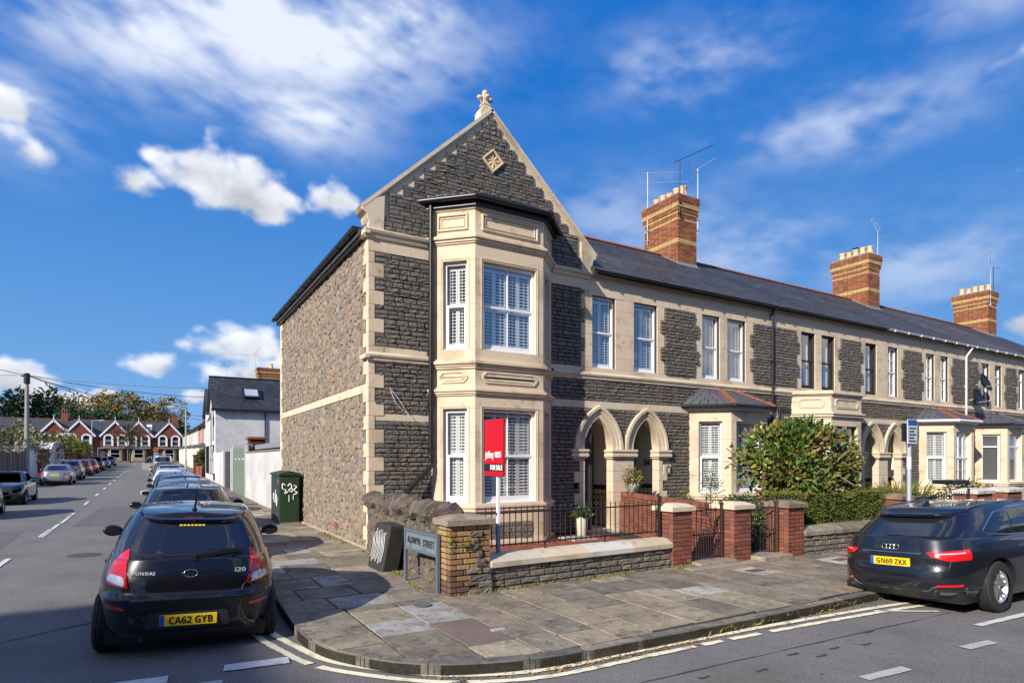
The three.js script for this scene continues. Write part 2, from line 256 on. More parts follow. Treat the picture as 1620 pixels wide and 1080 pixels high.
// bricks round a rectangular pier; fn(course, y) -> 'r' | 'y' tone set; returns pieces with t index into [red..., yellow...]
const BUNIT = [0, 1].map(() => prep(new RoundedBoxGeometry(1, 1, 1, 1, .06)));
function brickPier(list, x0, x1, z0, z1, y0, y1, r, o = {}) {
  const ch = o.ch ?? .075, n = Math.round((y1 - y0) / ch), c = (y1 - y0) / n, bl = o.bl ?? .225, bw = .1, g = o.gap ?? .011, tone = o.tone ?? (() => Math.floor(r() * 5));
  for (let k = 0; k < n; k++) {
    const y = y0 + (k + .5) * c, ex = o.grow ? o.grow(k, n) : 0, X0 = x0 - ex, X1 = x1 + ex, Z0 = z0 - ex, Z1 = z1 + ex;
    const runX = (z, s) => { const L = X1 - X0, m = Math.max(1, Math.round(L / bl)), w = L / m, off = k % 2 ? w / 2 : 0; for (let x = X0 - (off ? w - off : 0); x < X1 - .01; x += w) { const a = Math.max(x, X0), b = Math.min(x + w, X1); if (b - a > .02) list.push({ m: MX((a + b) / 2, y, z + s * bw / 2 + s * (r() - .5) * .004, b - a - g, c - g, bw), geo: BUNIT[0], t: tone(k, n), a: .2 }); } };
    const runZ = (x, s) => { const a0 = Z0 + bw, a1 = Z1 - bw, L = a1 - a0, m = Math.max(1, Math.round(L / bl)), w = L / m; for (let i = 0; i < m; i++) list.push({ m: MX(x + s * bw / 2 + s * (r() - .5) * .004, y, a0 + (i + .5) * w, bw, c - g, w - g), geo: BUNIT[0], t: tone(k, n), a: .2 }); };
    runX(Z0, 1); runX(Z1, -1); if (Z1 - Z0 > .22) { runZ(X0, 1); runZ(X1, -1); }
  }
}

// random rubble on the upright plane x = xf, facing -x: one stone per cell of a jittered grid
const RUB = [[0.301, 0.249, 0.199], [0.26, 0.219, 0.179], [0.343, 0.278, 0.213], [0.287, 0.215, 0.167], [0.239, 0.212, 0.184], [0.364, 0.308, 0.252], [0.316, 0.239, 0.178], [0.218, 0.191, 0.16], [0.357, 0.239, 0.16], [0.295, 0.26, 0.223]];
const RUB_M = RUB.map((c) => std(c, .9, { map: rep(mottle, 2.2), ...bump(rough, 2.6, .02) })), RUB_S = std([1, 1, 1], .9, { vertexColors: true, map: rep(mottle, 2.2), ...bump(rough, 2.6, .02) });
function rubble(list, zA, zB, yA, yB, gx, gyy, r, xf, topFn) {
  const nx = Math.round((zB - zA) / gx), ny = Math.round((yB - yA) / gyy), S = [];
  for (let j = -1; j <= ny; j++) for (let i = -1; i <= nx; i++) S.push([zA + (i + .5 + (j % 2 ? .25 : -.25) + (r() - .5) * .95) * gx, yA + (j + .5 + (r() - .5) * .95) * gyy, i, j]);
  const id = (i, j) => S[(j + 1) * (nx + 2) + i + 1];
  for (const s of S) {
    if (s[2] < 0 || s[3] < 0 || s[2] >= nx || s[3] >= ny) continue;
    let poly = [[zA, yA], [zB, yA], [zB, yB], [zA, yB]];
    for (let dj = -2; dj <= 2; dj++) for (let di = -2; di <= 2; di++) { if (!di && !dj) continue; const i2 = s[2] + di, j2 = s[3] + dj; if (i2 < -1 || j2 < -1 || i2 > nx || j2 > ny) continue; const t = id(i2, j2); if (!t || poly.length < 3) continue; const mx = (s[0] + t[0]) / 2, my = (s[1] + t[1]) / 2, dx = t[0] - s[0], dy = t[1] - s[1]; poly = clipHalf(poly, mx, my, mx - dy, my + dx); }
    if (poly.length < 3 || Math.abs(areaOf(poly)) < .004) continue;
    poly = insetPoly(poly, rr(r, .001, .007)); if (poly.length < 3) continue;
    const n = poly.length, cz = poly.reduce((a, p) => a + p[0], 0) / n, cy = poly.reduce((a, p) => a + p[1], 0) / n, out = rr(r, .012, .04), tx = (r() - .5) * .25, ty = (r() - .5) * .25, v = [], tri = (a, b, c) => v.push(...a, ...c, ...b);
    if (topFn && cy > topFn(cz)) continue;
    const base = poly.map(([z, y]) => [xf + .06, y, z]), rim = poly.map(([z, y]) => [xf + .035 - rr(r, .006, .014), y, z]), top = poly.map(([z, y]) => { const k = rr(r, .6, .86), zz = cz + (z - cz) * k, yy = cy + (y - cy) * k; return [xf + .035 - out * rr(r, .7, 1.15) - (zz - cz) * tx - (yy - cy) * ty, yy, zz]; }), mid = [xf + .035 - out * rr(r, .9, 1.2), cy + (r() - .5) * .02, cz + (r() - .5) * .02];
    for (let k = 0; k < n; k++) { const m = (k + 1) % n; tri(base[k], base[m], rim[m]); tri(base[k], rim[m], rim[k]); tri(rim[k], rim[m], top[m]); tri(rim[k], top[m], top[k]); tri(top[k], top[m], mid); }
    const g = new THREE.BufferGeometry(); g.setAttribute('position', new THREE.Float32BufferAttribute(v, 3)); g.computeVertexNormals(); let pg = prep(g); let sx = 0; const nrm = pg.attributes.normal; for (let k = 0; k < nrm.count; k++) sx += nrm.getX(k);
    if (sx > 0) { const P = pg.attributes.position, w = []; for (let k = 0; k < P.count; k += 3) for (const q of [0, 2, 1]) w.push(P.getX(k + q), P.getY(k + q), P.getZ(k + q)); const g2 = new THREE.BufferGeometry(); g2.setAttribute('position', new THREE.Float32BufferAttribute(w, 3)); g2.computeVertexNormals(); pg = prep(g2); }
    pg.translate(0, -cy, -cz); list.push({ m: MX(0, cy, cz, 1, 1, 1), geo: pg, t: Math.floor(r() * 10), a: Math.abs(areaOf(poly)) * 6 });
  }
}
// leaves: a bent diamond, scattered by fn(i, r) -> [x, y, z, size, colour(3), outward(3)?] as one mass
const LEAF = (() => { const g = new THREE.BufferGeometry(); g.setAttribute('position', new THREE.Float32BufferAttribute([0, 0, 0, -.3, .35, .1, -.22, .72, .06, 0, 1, -.08, .22, .72, .06, .3, .35, .1, 0, .5, -.03], 3)); g.setIndex([0, 6, 1, 1, 6, 2, 2, 6, 3, 3, 6, 4, 4, 6, 5, 5, 6, 0]); g.computeVertexNormals(); return g; })();
const BLADE = (() => { const g = new THREE.BufferGeometry(); g.setAttribute('position', new THREE.Float32BufferAttribute([-.05, 0, 0, .05, 0, 0, -.04, .5, .1, .04, .5, .1, 0, 1, .35], 3)); g.setIndex([0, 1, 2, 2, 1, 3, 2, 3, 4]); g.computeVertexNormals(); return g; })();
const leafM = (rough_ = .5, tr = .25) => phy([1, 1, 1], rough_, { side: THREE.DoubleSide, transmission: 0, specularIntensity: .6 });
const LEAFM = leafM(.45), LEAFD = leafM(.75);
function foliage(name, parent, n, fn, seed, o = {}) {
  const im = new THREE.InstancedMesh(o.geo ?? LEAF, o.mat ?? LEAFD, n), r = rng(seed), d = new THREE.Object3D(), c = new THREE.Color(), up = new THREE.Vector3(0, 1, 0), dir = new THREE.Vector3(), q2 = new THREE.Quaternion();
  for (let i = 0; i < n; i++) {
    const [x, y, z, s, cc, out] = fn(i, r); dir.set((out?.[0] ?? 0) + (r() - .5) * 1.6, (out?.[1] ?? 0) + (r() - .5) * 1.6 + (o.lift ?? .2), (out?.[2] ?? 0) + (r() - .5) * 1.6).normalize();
    d.position.set(x, y, z); d.quaternion.setFromUnitVectors(up, dir); q2.setFromAxisAngle(up, r() * 6.283); d.quaternion.multiply(q2); d.scale.set(s * (o.wide ?? 1), s, s); d.updateMatrix(); im.setMatrixAt(i, d.matrix); c.setRGB(...cc); im.setColorAt(i, c);
  }
  im.name = name; im.userData.kind = 'stuff'; im.castShadow = im.receiveShadow = true; parent.add(im); return im;
}
const mixc = (a, b, t, k = 1) => a.map((v, i) => lerp(v, b[i], t) * k);
// scatter inside a union of blobs [x, y, z, rx, ry, rz], thicker towards the skin; lumps modulated by noise
function inBlobs(blobs, size, pal, o = {}) {
  const w = []; let tot = 0; for (const b of blobs) { tot += b[3] * b[4] + b[4] * b[5] + b[3] * b[5]; w.push(tot); }
  return (i, r) => { for (let k = 0; k < 30; k++) {
    const t = r() * tot, b = blobs[w.findIndex((q) => q >= t)], u = r() * 2 - 1, a = r() * 6.283, s = Math.sqrt(1 - u * u), R = Math.pow(r(), o.pow ?? .22) * (1 + (r() - .5) * (o.fuzz ?? .2)), nx = s * Math.cos(a), ny = u, nz = s * Math.sin(a), x = b[0] + nx * b[3] * R, y = b[1] + ny * b[4] * R, z = b[2] + nz * b[5] * R;
    const f = o.freq ?? 2.2, n = vnoise3(x * f + 7, y * f, z * f) * .65 + vnoise3(x * f * 2.3, y * f * 2.3 + 3, z * f * 2.3) * .35; if (n < (o.cut ?? .36) || (o.floor !== undefined && y < o.floor)) continue;
    const m = vnoise3(x * f * .8 + 31, y * f * .8, z * f * .8 + 17), pc = pal[Math.min(pal.length - 1, Math.floor(clamp(m * 1.5 - .25 + (r() - .5) * .5) * pal.length))]; return [x, y, z, size * rr(r, .65, 1.3), pc.map((v) => v * rr(r, .75, 1.3)), [nx, ny, nz]]; }
    return [blobs[0][0], blobs[0][1], blobs[0][2], size, pal[0]]; };
}
// ---------- ground, road, pavements ----------
const gy = (z) => (z > -28 ? 0 : Math.min(-z - 28, 132) * .0125);   // the side street climbs gently beyond the white house
{
  const zs = [700, 100, 40, 10, -28, -60, -160, -300, -900], xs = [-700, -60, -20, 0, 20, 60, 700], v = [], ix = [];
  for (const z of zs) for (const x of xs) v.push(x, gy(z), z);
  for (let j = 0; j < zs.length - 1; j++) for (let i = 0; i < xs.length - 1; i++) { const a = j * xs.length + i, b = a + 1, c = a + xs.length, d = c + 1; ix.push(a, b, d, a, d, c); }
  const g = new THREE.BufferGeometry(); g.setAttribute('position', new THREE.Float32BufferAttribute(v, 3)); g.setIndex(ix); g.computeVertexNormals();
  tag(M('road', g, MAT.asphalt), 'grey asphalt of the two streets meeting at the corner', null, null, 'structure');
}
const KERB = dense([[2.1, -15], [2.0, -13], [1.66, -9.4], [1.57, -7.6], [1.56, -6.84], [1.64, -6.3], [1.8, -5.95], [2.06, -5.55], [2.4, -5.27], [2.85, -5.08], [3.35, -4.97], [4.4, -4.93], [6.4, -4.9], [8.4, -4.92], [14, -4.95], [30, -5], [70, -5]], .06);
const ribbon = (pts, w, y, jit = 0, r = R0) => { // flat strip lying on the road
  const a = offsetLine(pts, w / 2), b = offsetLine(pts, -w / 2), v = [], ix = [];
  pts.forEach((p, i) => { const j1 = (r() - .5) * jit, j2 = (r() - .5) * jit; v.push(a[i][0] + j1, y + gy(a[i][1]), a[i][1] + j1, b[i][0] + j2, y + gy(b[i][1]), b[i][1] + j2); if (i) { const k = i * 2; ix.push(k - 2, k, k - 1, k - 1, k, k + 1); } });
  const g = new THREE.BufferGeometry(); g.setAttribute('position', new THREE.Float32BufferAttribute(v, 3)); g.setIndex(ix); g.computeVertexNormals();
  const n = g.attributes.normal; if (n.getY(0) < 0) { const q = g.index.array; for (let i = 0; i < q.length; i += 3) { const t = q[i]; q[i] = q[i + 1]; q[i + 1] = t; } g.computeVertexNormals(); }
  return g;
};
const near = (pts, x1) => pts.filter((p) => p[0] < x1);
// kerb stones
{
  const kerb = new THREE.Group(); kerb.name = 'kerb'; tag(kerb, 'worn dark stone kerb curving round the corner pavement', null, null, 'structure'); scene.add(kerb);
  const mats = [[0.203, 0.182, 0.171], [0.257, 0.227, 0.207], [0.162, 0.15, 0.144], [0.297, 0.26, 0.226]].map((c) => std(c, .85, { map: rep(slabMap, .9), ...bump(rough, 1.2, .012) }));
  const P = near(KERB, 20), r = rng(21); let i = 0;
  while (i < P.length - 3) {
    const n = Math.min(P.length - 1 - i, Math.round(rr(r, 9, 17))), seg = P.slice(i, i + n + 1).map((p) => [...p]); if (n < 3) break;
    const inner = offsetLine(seg, -.15), mid = offsetLine(seg, -.035); // side away from the road
    const h = .118 + (r() - .5) * .014, v = [], ix = [];
    const dz = (r() - .5) * .02, shift = (q, d) => q.map((p) => [p[0], p[1] + d]);
    const A = shift(seg, dz), B = shift(mid, dz), C = inner;
    for (let k = 0; k < seg.length; k++) { const t = 0; v.push(A[k][0], -.05, A[k][1], A[k][0], h - .035 - t + (r() - .5) * .008, A[k][1] + (r() - .5) * .008, B[k][0], h - t + (r() - .5) * .006, B[k][1], C[k][0], h, C[k][1], C[k][0], -.05, C[k][1]); }
    for (let k = 0; k < seg.length - 1; k++) for (let q = 0; q < 4; q++) { const a = k * 5 + q, b = a + 5; ix.push(a, b, a + 1, a + 1, b, b + 1); }
    const e = (seg.length - 1) * 5; ix.push(0, 1, 4, 1, 3, 4, 1, 2, 3, e, e + 4, e + 1, e + 1, e + 4, e + 3, e + 1, e + 3, e + 2);
    const g = new THREE.BufferGeometry(); g.setAttribute('position', new THREE.Float32BufferAttribute(v, 3)); g.setIndex(ix);
    // pull the ends in a little so a joint shows
    const gg = g.toNonIndexed(); gg.computeVertexNormals(); M('kerb_stone', gg, mats[Math.floor(r() * 4)], kerb); i += n;
    if (i < P.length - 3) { P[i] = [lerp(P[i][0], P[i + 1][0], .12), lerp(P[i][1], P[i + 1][1], .12)]; }
  }
}
// corner pavement: flagstones as single pieces over a bed of sand and moss
{
  const pav = new THREE.Group(); pav.name = 'pavement'; tag(pav, 'uneven flagstone pavement wrapping round the corner house', null, null, 'structure'); scene.add(pav);
  const inner = offsetLine(KERB, -.15), bed = [...near(inner, 69), [69, -7.9], [3.5, -7.9], [3.9, -12], [3.9, -28], [2.3, -28]];
  M('bed', prism(bed, -.02, .105), std([.036, .037, .02], 1, { map: rep(mottle, 2), ...bump(grit, 4, .01) }), pav);
  const tones = [[0.257, 0.216, 0.166], [0.306, 0.255, 0.193], [0.224, 0.193, 0.155], [0.339, 0.286, 0.213], [0.273, 0.239, 0.196], [0.397, 0.34, 0.255], [0.199, 0.173, 0.145], [0.29, 0.232, 0.179]];
  const mats = tones.map((c) => std(c, .9, { map: rep(slabMap, .55), ...bump(rough, .9, .016) }));
  const pale = std([.5, .48, .44], .85, { map: rep(slabMap, .8), ...bump(grit, 2, .003) }), pale2 = std([.4, .39, .37], .85, { map: rep(slabMap, .8), ...bump(grit, 2, .003) }), pinkish = std([.27, .2, .165], .9, { map: rep(asphaltMap, 1.2), ...bump(grit, 3, .006) });
  const K = near(inner, 16).filter((_, i) => i % 4 === 0).reverse(), r = rng(5);
  const clipKerb = (poly) => { let p = areaOf(poly) > 0 ? poly : [...poly].reverse(); for (let i = 0; i < K.length - 1 && p.length; i++) { const mx = (K[i][0] + K[i + 1][0]) / 2, mz = (K[i][1] + K[i + 1][1]) / 2; if (!p.some((q) => Math.hypot(q[0] - mx, q[1] - mz) < 2.5)) continue; p = sideOK(p, K[i], K[i + 1]); } return p; };
  const sideOK = (p, a, b) => clipHalf(p, a[0], a[1], b[0], b[1]);
  // pale slabs, found by where the photograph shows them
  const want = [[2.9, -7.0, 'p2'], [2.55, -6.35, 'p2'], [2.0, -10.7, 'p2'], [2.55, -13.2, 'p'], [2.35, -15.2, 'p2'], [6.6, -5.9, 'p'], [9.05, -6.75, 'p'], [11.0, -6.95, 'p'], [2.4, -8.2, 'p2'], [2.05, -9.2, 'k'], [3.3, -5.9, 'k'], [2.3, -14.2, 'k'], [2.7, -5.55, 'p2'], [2.35, -12, 'p2'], [2.6, -18, 'p'], [2.3, -9.9, 'p2'], [2.9, -22.5, 'p']];
  const covers = [];
  const slab = (poly) => {
    let p = clipKerb(poly); if (p.length < 3 || Math.abs(areaOf(p)) < .03) return; p = insetPoly(p, rr(r, .006, .017)); if (p.length < 3 || Math.abs(areaOf(p)) < .02) return;
    p = p.filter((q, i) => { const n = p[(i + 1) % p.length]; return Math.hypot(q[0] - n[0], q[1] - n[1]) > .012; }); if (p.length < 3) return;
    const cx = p.reduce((s, q) => s + q[0], 0) / p.length, cz = p.reduce((s, q) => s + q[1], 0) / p.length, top = .119 + (r() - .5) * .008;
    if (cx < 3 && p.length > 6) { /* corner piece */ }
    let mat = mats[Math.floor(r() * 8)], cover = null;
    for (const w of want) if (!w[3] && Math.hypot(w[0] - cx, w[1] - cz) < .36) { mat = w[2] === 'p' ? pale : w[2] === 'k' ? pinkish : pale2; if ((w[0] === 9.05 || w[0] === 11.0)) cover = [cx, cz, .36, .17, .006, 'r']; w[3] = 1; }
    let g; try { g = prism(p, .05, top, .004); } catch (e) { return; }
    const tilt = (r() - .5) * .01, tilt2 = (r() - .5) * .01; const pos = g.attributes.position; for (let i = 0; i < pos.count; i++) pos.setY(i, pos.getY(i) + (pos.getX(i) - cx) * tilt + (pos.getZ(i) - cz) * tilt2);
    const q = prep(g); const uv = q.attributes.uv, ou = r() * 7, ov = r() * 7; for (let i = 0; i < uv.count; i++) uv.setXY(i, uv.getX(i) + ou, uv.getY(i) + ov); q.computeVertexNormals();
    const m = new THREE.Mesh(q, mat); m.name = 'flagstone'; m.castShadow = m.receiveShadow = true; pav.add(m);
    if (cover) covers.push(cover);
  };
  // front street: columns square to the kerb
  let x = 1.4, first = true; while (x < 15) {
    const w = rr(r, .45, .8), zEnd = -7.72; let z = -4.9, sk = (r() - .5) * .05;
    let k0 = 0; z += rr(r, -.1, 0); const skew = (r() - .5) * .03; while (z > zEnd + .05) { let l = rr(r, .45, 1.0); if (z - l < zEnd + .25) l = z - zEnd; const jog = () => (r() - .5) * .016; slab([[x + jog(), z], [x + w + jog(), z + skew], [x + w + jog(), z - l + skew], [x + jog(), z - l]]); z -= l; }
    x += w;
  }
  // side street: strips from kerb to house wall
  let z = -7.72; while (z > -27) { const l = rr(r, .5, .85); let xx = 1.3; const skew = (r() - .5) * .04; while (xx < 3.95) { let w = rr(r, .45, .95); if (xx + w > 3.6) w = 3.98 - xx; slab([[xx, z], [xx + w, z - skew], [xx + w, z - l - skew], [xx, z - l]]); xx += w; } z -= l; }
  for (const [cx, cz, a, b] of covers) M('cover', rbox(cx - a / 2, cx + a / 2, .112, .131, cz - b / 2, cz + b / 2, .004), std([.13, .075, .06], .8, bump(grit, 3, .004)), pav);
  M('cover', lathe([[0, .002], [.12, .002], [.12, 0]], 20).translate(3.02, .1285, -7.35), std([.12, .12, .125], .7), pav);
  for (const [cx, cz] of [[2.05, -9.15], [3.3, -5.85]]) M('cover', rbox(cx - .08, cx + .08, .112, .133, cz - .035, cz + .035, .004), std([.35, .36, .37], .6), pav);
  // moss and weeds in the joints along walls and kerb
  const leaf = new THREE.BufferGeometry(); leaf.setAttribute('position', new THREE.Float32BufferAttribute([-.5, 0, 0, .5, 0, 0, 0, 1, .25], 3)); leaf.computeVertexNormals();
  const weedM = std([.12, .16, .03], .8, { side: THREE.DoubleSide }), weed = new THREE.InstancedMesh(leaf, weedM, 9000), d = new THREE.Object3D(), r2 = rng(77), cc = new THREE.Color();
  for (let i = 0; i < 9000; i++) {
    let px, pz, y = .1, s = rr(r2, .02, .065);
    const u = r2();
    if (u < .62) { const t = r2() ** .8, xx = lerp(2.2, 10.5, t); const cl = vnoise3(xx * 2.2, 3, 1); if (cl < .42 + (xx < 4 ? .2 : 0)) { i--; continue; } const kp = KERB.find((p) => p[0] >= xx && p[1] > -6) ?? [xx, -4.93]; px = xx; pz = kp[1] + rr(r2, .005, .13); y = .003; s = rr(r2, .035, .12) * (xx > 5.2 ? 1 : .55); }
    else if (u < .72) { px = rr(r2, 3.0, 11); pz = rr(r2, -7.5, -5.1); const q = Math.round(px / .62) * .62; px = q + (r2() - .5) * .02; if (vnoise3(px * 1.1, pz * 1.4, 6) < .5) { i--; continue; } y = .107; s = rr(r2, .012, .03); }
    else if (u < .88) { px = rr(r2, 3.55, 13); pz = -7.62 + rr(r2, -.06, .07); if (vnoise3(px * 3, 9, 2) < .45) { i--; continue; } y = .115; }
    else { px = 3.78 - (r2() < .5 ? 0 : .1) + rr(r2, -.05, .1); pz = rr(r2, -22, -8.2); if (pz > -12.4) px = 3.4 + (-pz - 7.9) * .1 - .04 - r2() * .1; if (vnoise3(pz * 3, 4, 2) < .5) { i--; continue; } y = .115; }
    d.position.set(px, y, pz); d.rotation.set(rr(r2, -.6, .6), r2() * 6.3, rr(r2, -.6, .6)); d.scale.set(s * .36, s, s * .7); d.updateMatrix(); weed.setMatrixAt(i, d.matrix); cc.setRGB(rr(r2, .08, .3), rr(r2, .12, .24), .03); weed.setColorAt(i, cc);
  }
  weedM.color.set(1, 1, 1); weed.name = 'weeds'; tag(weed, 'tufts of grass and moss along the kerb and wall foot', null, null, 'stuff'); scene.add(weed);
  const lg = new THREE.BufferGeometry(); lg.setAttribute('position', new THREE.Float32BufferAttribute([-.5, 0, 0, 0, .12, -.4, .5, 0, 0, 0, .12, .4], 3)); lg.setIndex([0, 2, 1, 0, 3, 2]); lg.computeVertexNormals();
  const leaves = new THREE.InstancedMesh(lg, std([1, 1, 1], .8, { side: THREE.DoubleSide }), 1400), r3 = rng(99);
  for (let i = 0; i < 1400; i++) {
    const t = r3(), xx = t < .35 ? rr(r3, 3.2, 5.2) : rr(r3, 2.0, 10.5), kp = KERB.find((p) => p[0] >= xx && p[1] > -6) ?? [xx, -4.93]; let pz = kp[1] + Math.abs(r3() + r3() - 1) * .34 + .02, px = xx, y = .012;
    if (i > 1300) { px = rr(r3, 2, 12); pz = rr(r3, -7.5, -2); y = pz < -4.95 ? .14 : .012; } const s = rr(r3, .018, .05);
    d.position.set(px, y, pz); d.rotation.set(rr(r3, -.5, .5), r3() * 6.3, rr(r3, -.5, .5)); d.scale.set(s, s, s); d.updateMatrix(); leaves.setMatrixAt(i, d.matrix); cc.setRGB(rr(r3, .15, .4), rr(r3, .08, .2), rr(r3, .03, .08)); leaves.setColorAt(i, cc);
  }
  leaves.name = 'fallen_leaves'; tag(leaves, 'brown fallen leaves gathered in the gutter by the kerb', null, null, 'stuff'); scene.add(leaves);
}
// gutter setts
{
  const gut = new THREE.Group(); gut.name = 'gutter'; tag(gut, 'grey stone gutter slabs along the kerb', null, null, 'structure'); scene.add(gut);
  const mats = [[.17, .165, .165], [.2, .195, .19], [.145, .142, .145]].map((c) => std(c, .9, { map: rep(slabMap, .8), ...bump(rough, 1.2, .012) })), r = rng(33), P = KERB.filter((p) => p[0] < 9); let i = 0;
  while (i < P.length - 4) { const n = Math.round(rr(r, 7, 14)), s = P.slice(i, i + n); if (s.length < 4) break; const w = s[0][1] < -5.2 ? .3 : .1; const o = offsetLine(s, .012 + w / 2); M('gutter_slab', ribbon(o.slice(0, -1), w, .006 + r() * .003), mats[Math.floor(r() * 3)], gut); i += n; }
}
// painted lines
{
  const y1 = dense([[1.08, -9.3], [1.12, -8.2], [1.2, -7.4], [1.34, -6.72], [1.52, -6.11], [1.87, -5.61], [2.32, -5.16], [2.73, -4.94], [3.2, -4.8], [4.5, -4.77], [6.2, -4.70], [8.5, -4.52], [9.3, -4.42]], .06);
  const lines = new THREE.Group(); lines.name = 'road_markings'; tag(lines, 'painted double yellow lines round the corner and white dashes on the road', null, null, 'structure'); scene.add(lines);
  const r = rng(3);
  M('yellow_line', ribbon(y1, .085, .012, .014, r), MAT.yellow, lines);
  const y2 = offsetLine(y1, -.175); const cut = (a, b) => y2.slice(Math.floor(y2.length * a), Math.floor(y2.length * b));
  M('yellow_line', [cut(0, .28), cut(.285, .63), cut(.637, .665), cut(.672, .72), cut(.728, 1)].map((s) => ribbon(s, .08, .012, .018, r)), MAT.yellow, lines);
  const dash = (a, b, w, m = MAT.whiteline) => M('white_dash', ribbon(dense([a, b], .12), w, .012, .012, r), m, lines);
  for (let z = -13.6; z > -150; z -= 6.1) { const q = dash([-2.46, z], [-2.46, z - 2.1], .1); }
  for (const z of [-19.6, -23.6]) dash([-2.42, z], [-2.45, z - 3.8], .09);
  const worn = std([.42, .42, .42], .85, { map: rep(weather, 3) });
  for (let x = -3.6; x < 1; x += 1.05) dash([x, -6.4], [x + .58, -6.34], .2, MAT.whiteline);
  for (let x = -4.2; x < 1; x += 1.05) dash([x, -6.02], [x + .55, -5.98], .18, worn);
  for (const [a, b] of [[[5.58, -3.12], [6.22, -3.06]], [[7.4, -3.08], [7.93, -3.03]], [[3.6, -3.15], [4.3, -3.1]], [[9.4, -3], [10, -2.98]]]) dash(a, b, .11, worn);
  dash([8.55, -3.42], [10.6, -3.3], .09); dash([8.2, -4.45], [8.9, -4.0], .07);
  for (const [x0, x1, z0, z1] of [[-6.4, -2.9, -21.8, -14.2], [-1.9, 1.4, -30, -22.3], [2.2, 4.9, -3.9, -2.2], [-5.5, -3.2, -8.2, -5.6], [9.2, 13.5, -2.6, -1.4]]) M('road_patch', ribbon(dense([[x0, (z0 + z1) / 2], [(x0 + x1) / 2, (z0 + z1) / 2 + .05], [x1, (z0 + z1) / 2]], .3), z1 - z0, .0035, .05, r), std([.2, .192, .19].map((v) => v * rr(r, .82, 1.12)), .93, { map: rep(asphaltMap, .55), ...bump(grit, 1.6, .006) }), lines);
  M('drain_cover', [rbox(2.05, 2.45, -.01, .012, -4.75, -4.95, .003)], std([.05, .045, .04], .7), lines); M('manhole_cover', lathe([[0, .012], [.3, .012], [.31, 0]], 28).translate(-1.2, 0, -15.5), std([.07, .065, .06], .6, bump(grit, 3, .005)), lines);
  // cracks and tar seams
  const seam = std([.045, .045, .047], .9);
  M('seam', [ribbon(dense([[-9, -9.2], [-1.6, -8.5], [-.9, -8.9], [.2, -9.4]], .25), .018, .006, .02, r), ribbon(dense([[-6.5, -22.5], [-2, -21.9], [1.6, -22]], .25), .02, .006, .02, r), ribbon(dense([[-1.0, -4.6], [1.5, -4.2], [5, -4.05], [9, -3.9]], .25), .014, .006, .02, r), ribbon(dense([[2.5, -3.4], [5, -2.2], [9, -2.4]], .25), .012, .006, .02, r)], seam, lines);
  M('tar_patch', [[5.6, -3.9], [5.8, -3.72], [6.15, -3.8], [4.9, -3.75], [6.6, -3.7], [4.3, -3.9], [7.1, -3.95]].map(([x, z]) => ribbon([[x, z], [x + .08, z + .01], [x + .16, z]], .035, .006, .02, r)), seam, lines);
}
// pavements farther off
{
  const strip = (x0, x1, z0, z1) => { const v = [], ix = []; let k = 0; for (let z = z0; ; z = Math.max(z1, z - 12)) { const g = gy(z); v.push(x0, g - .05, z, x0, g + .12, z, x1, g + .12, z, x1, g - .05, z); if (k) { const b = k * 4; for (let q = 0; q < 3; q++) ix.push(b - 4 + q, b + q, b - 3 + q, b - 3 + q, b + q, b + 1 + q); } k++; if (z === z1) break; } ix.push(0, 1, 2, 0, 2, 3); const g = new THREE.BufferGeometry(); g.setAttribute('position', new THREE.Float32BufferAttribute(v, 3)); g.setIndex(ix); const q = g.toNonIndexed(); q.computeVertexNormals(); return q; };
  const m = std([.2, .185, .165], .9, { map: rep(slabMap, .35), side: THREE.DoubleSide });
  const far = M('pavement', strip(2.25, 4.2, -28, -146), m); tag(far, 'grey pavement running past the white house', null, null, 'structure');
  const lf = M('pavement', strip(-8.7, -6.75, -10, -146), m); tag(lf, 'far pavement along the hedges and garages', null, null, 'structure');
  const ve = M('verge', box(-40, 40, 1.55, 1.77, -158, -149), m); tag(ve, 'pavement in front of the red brick terrace', null, null, 'structure');
}
// ---------- windows ----------
const ZW = -12.5;                                    // the street front of the terrace
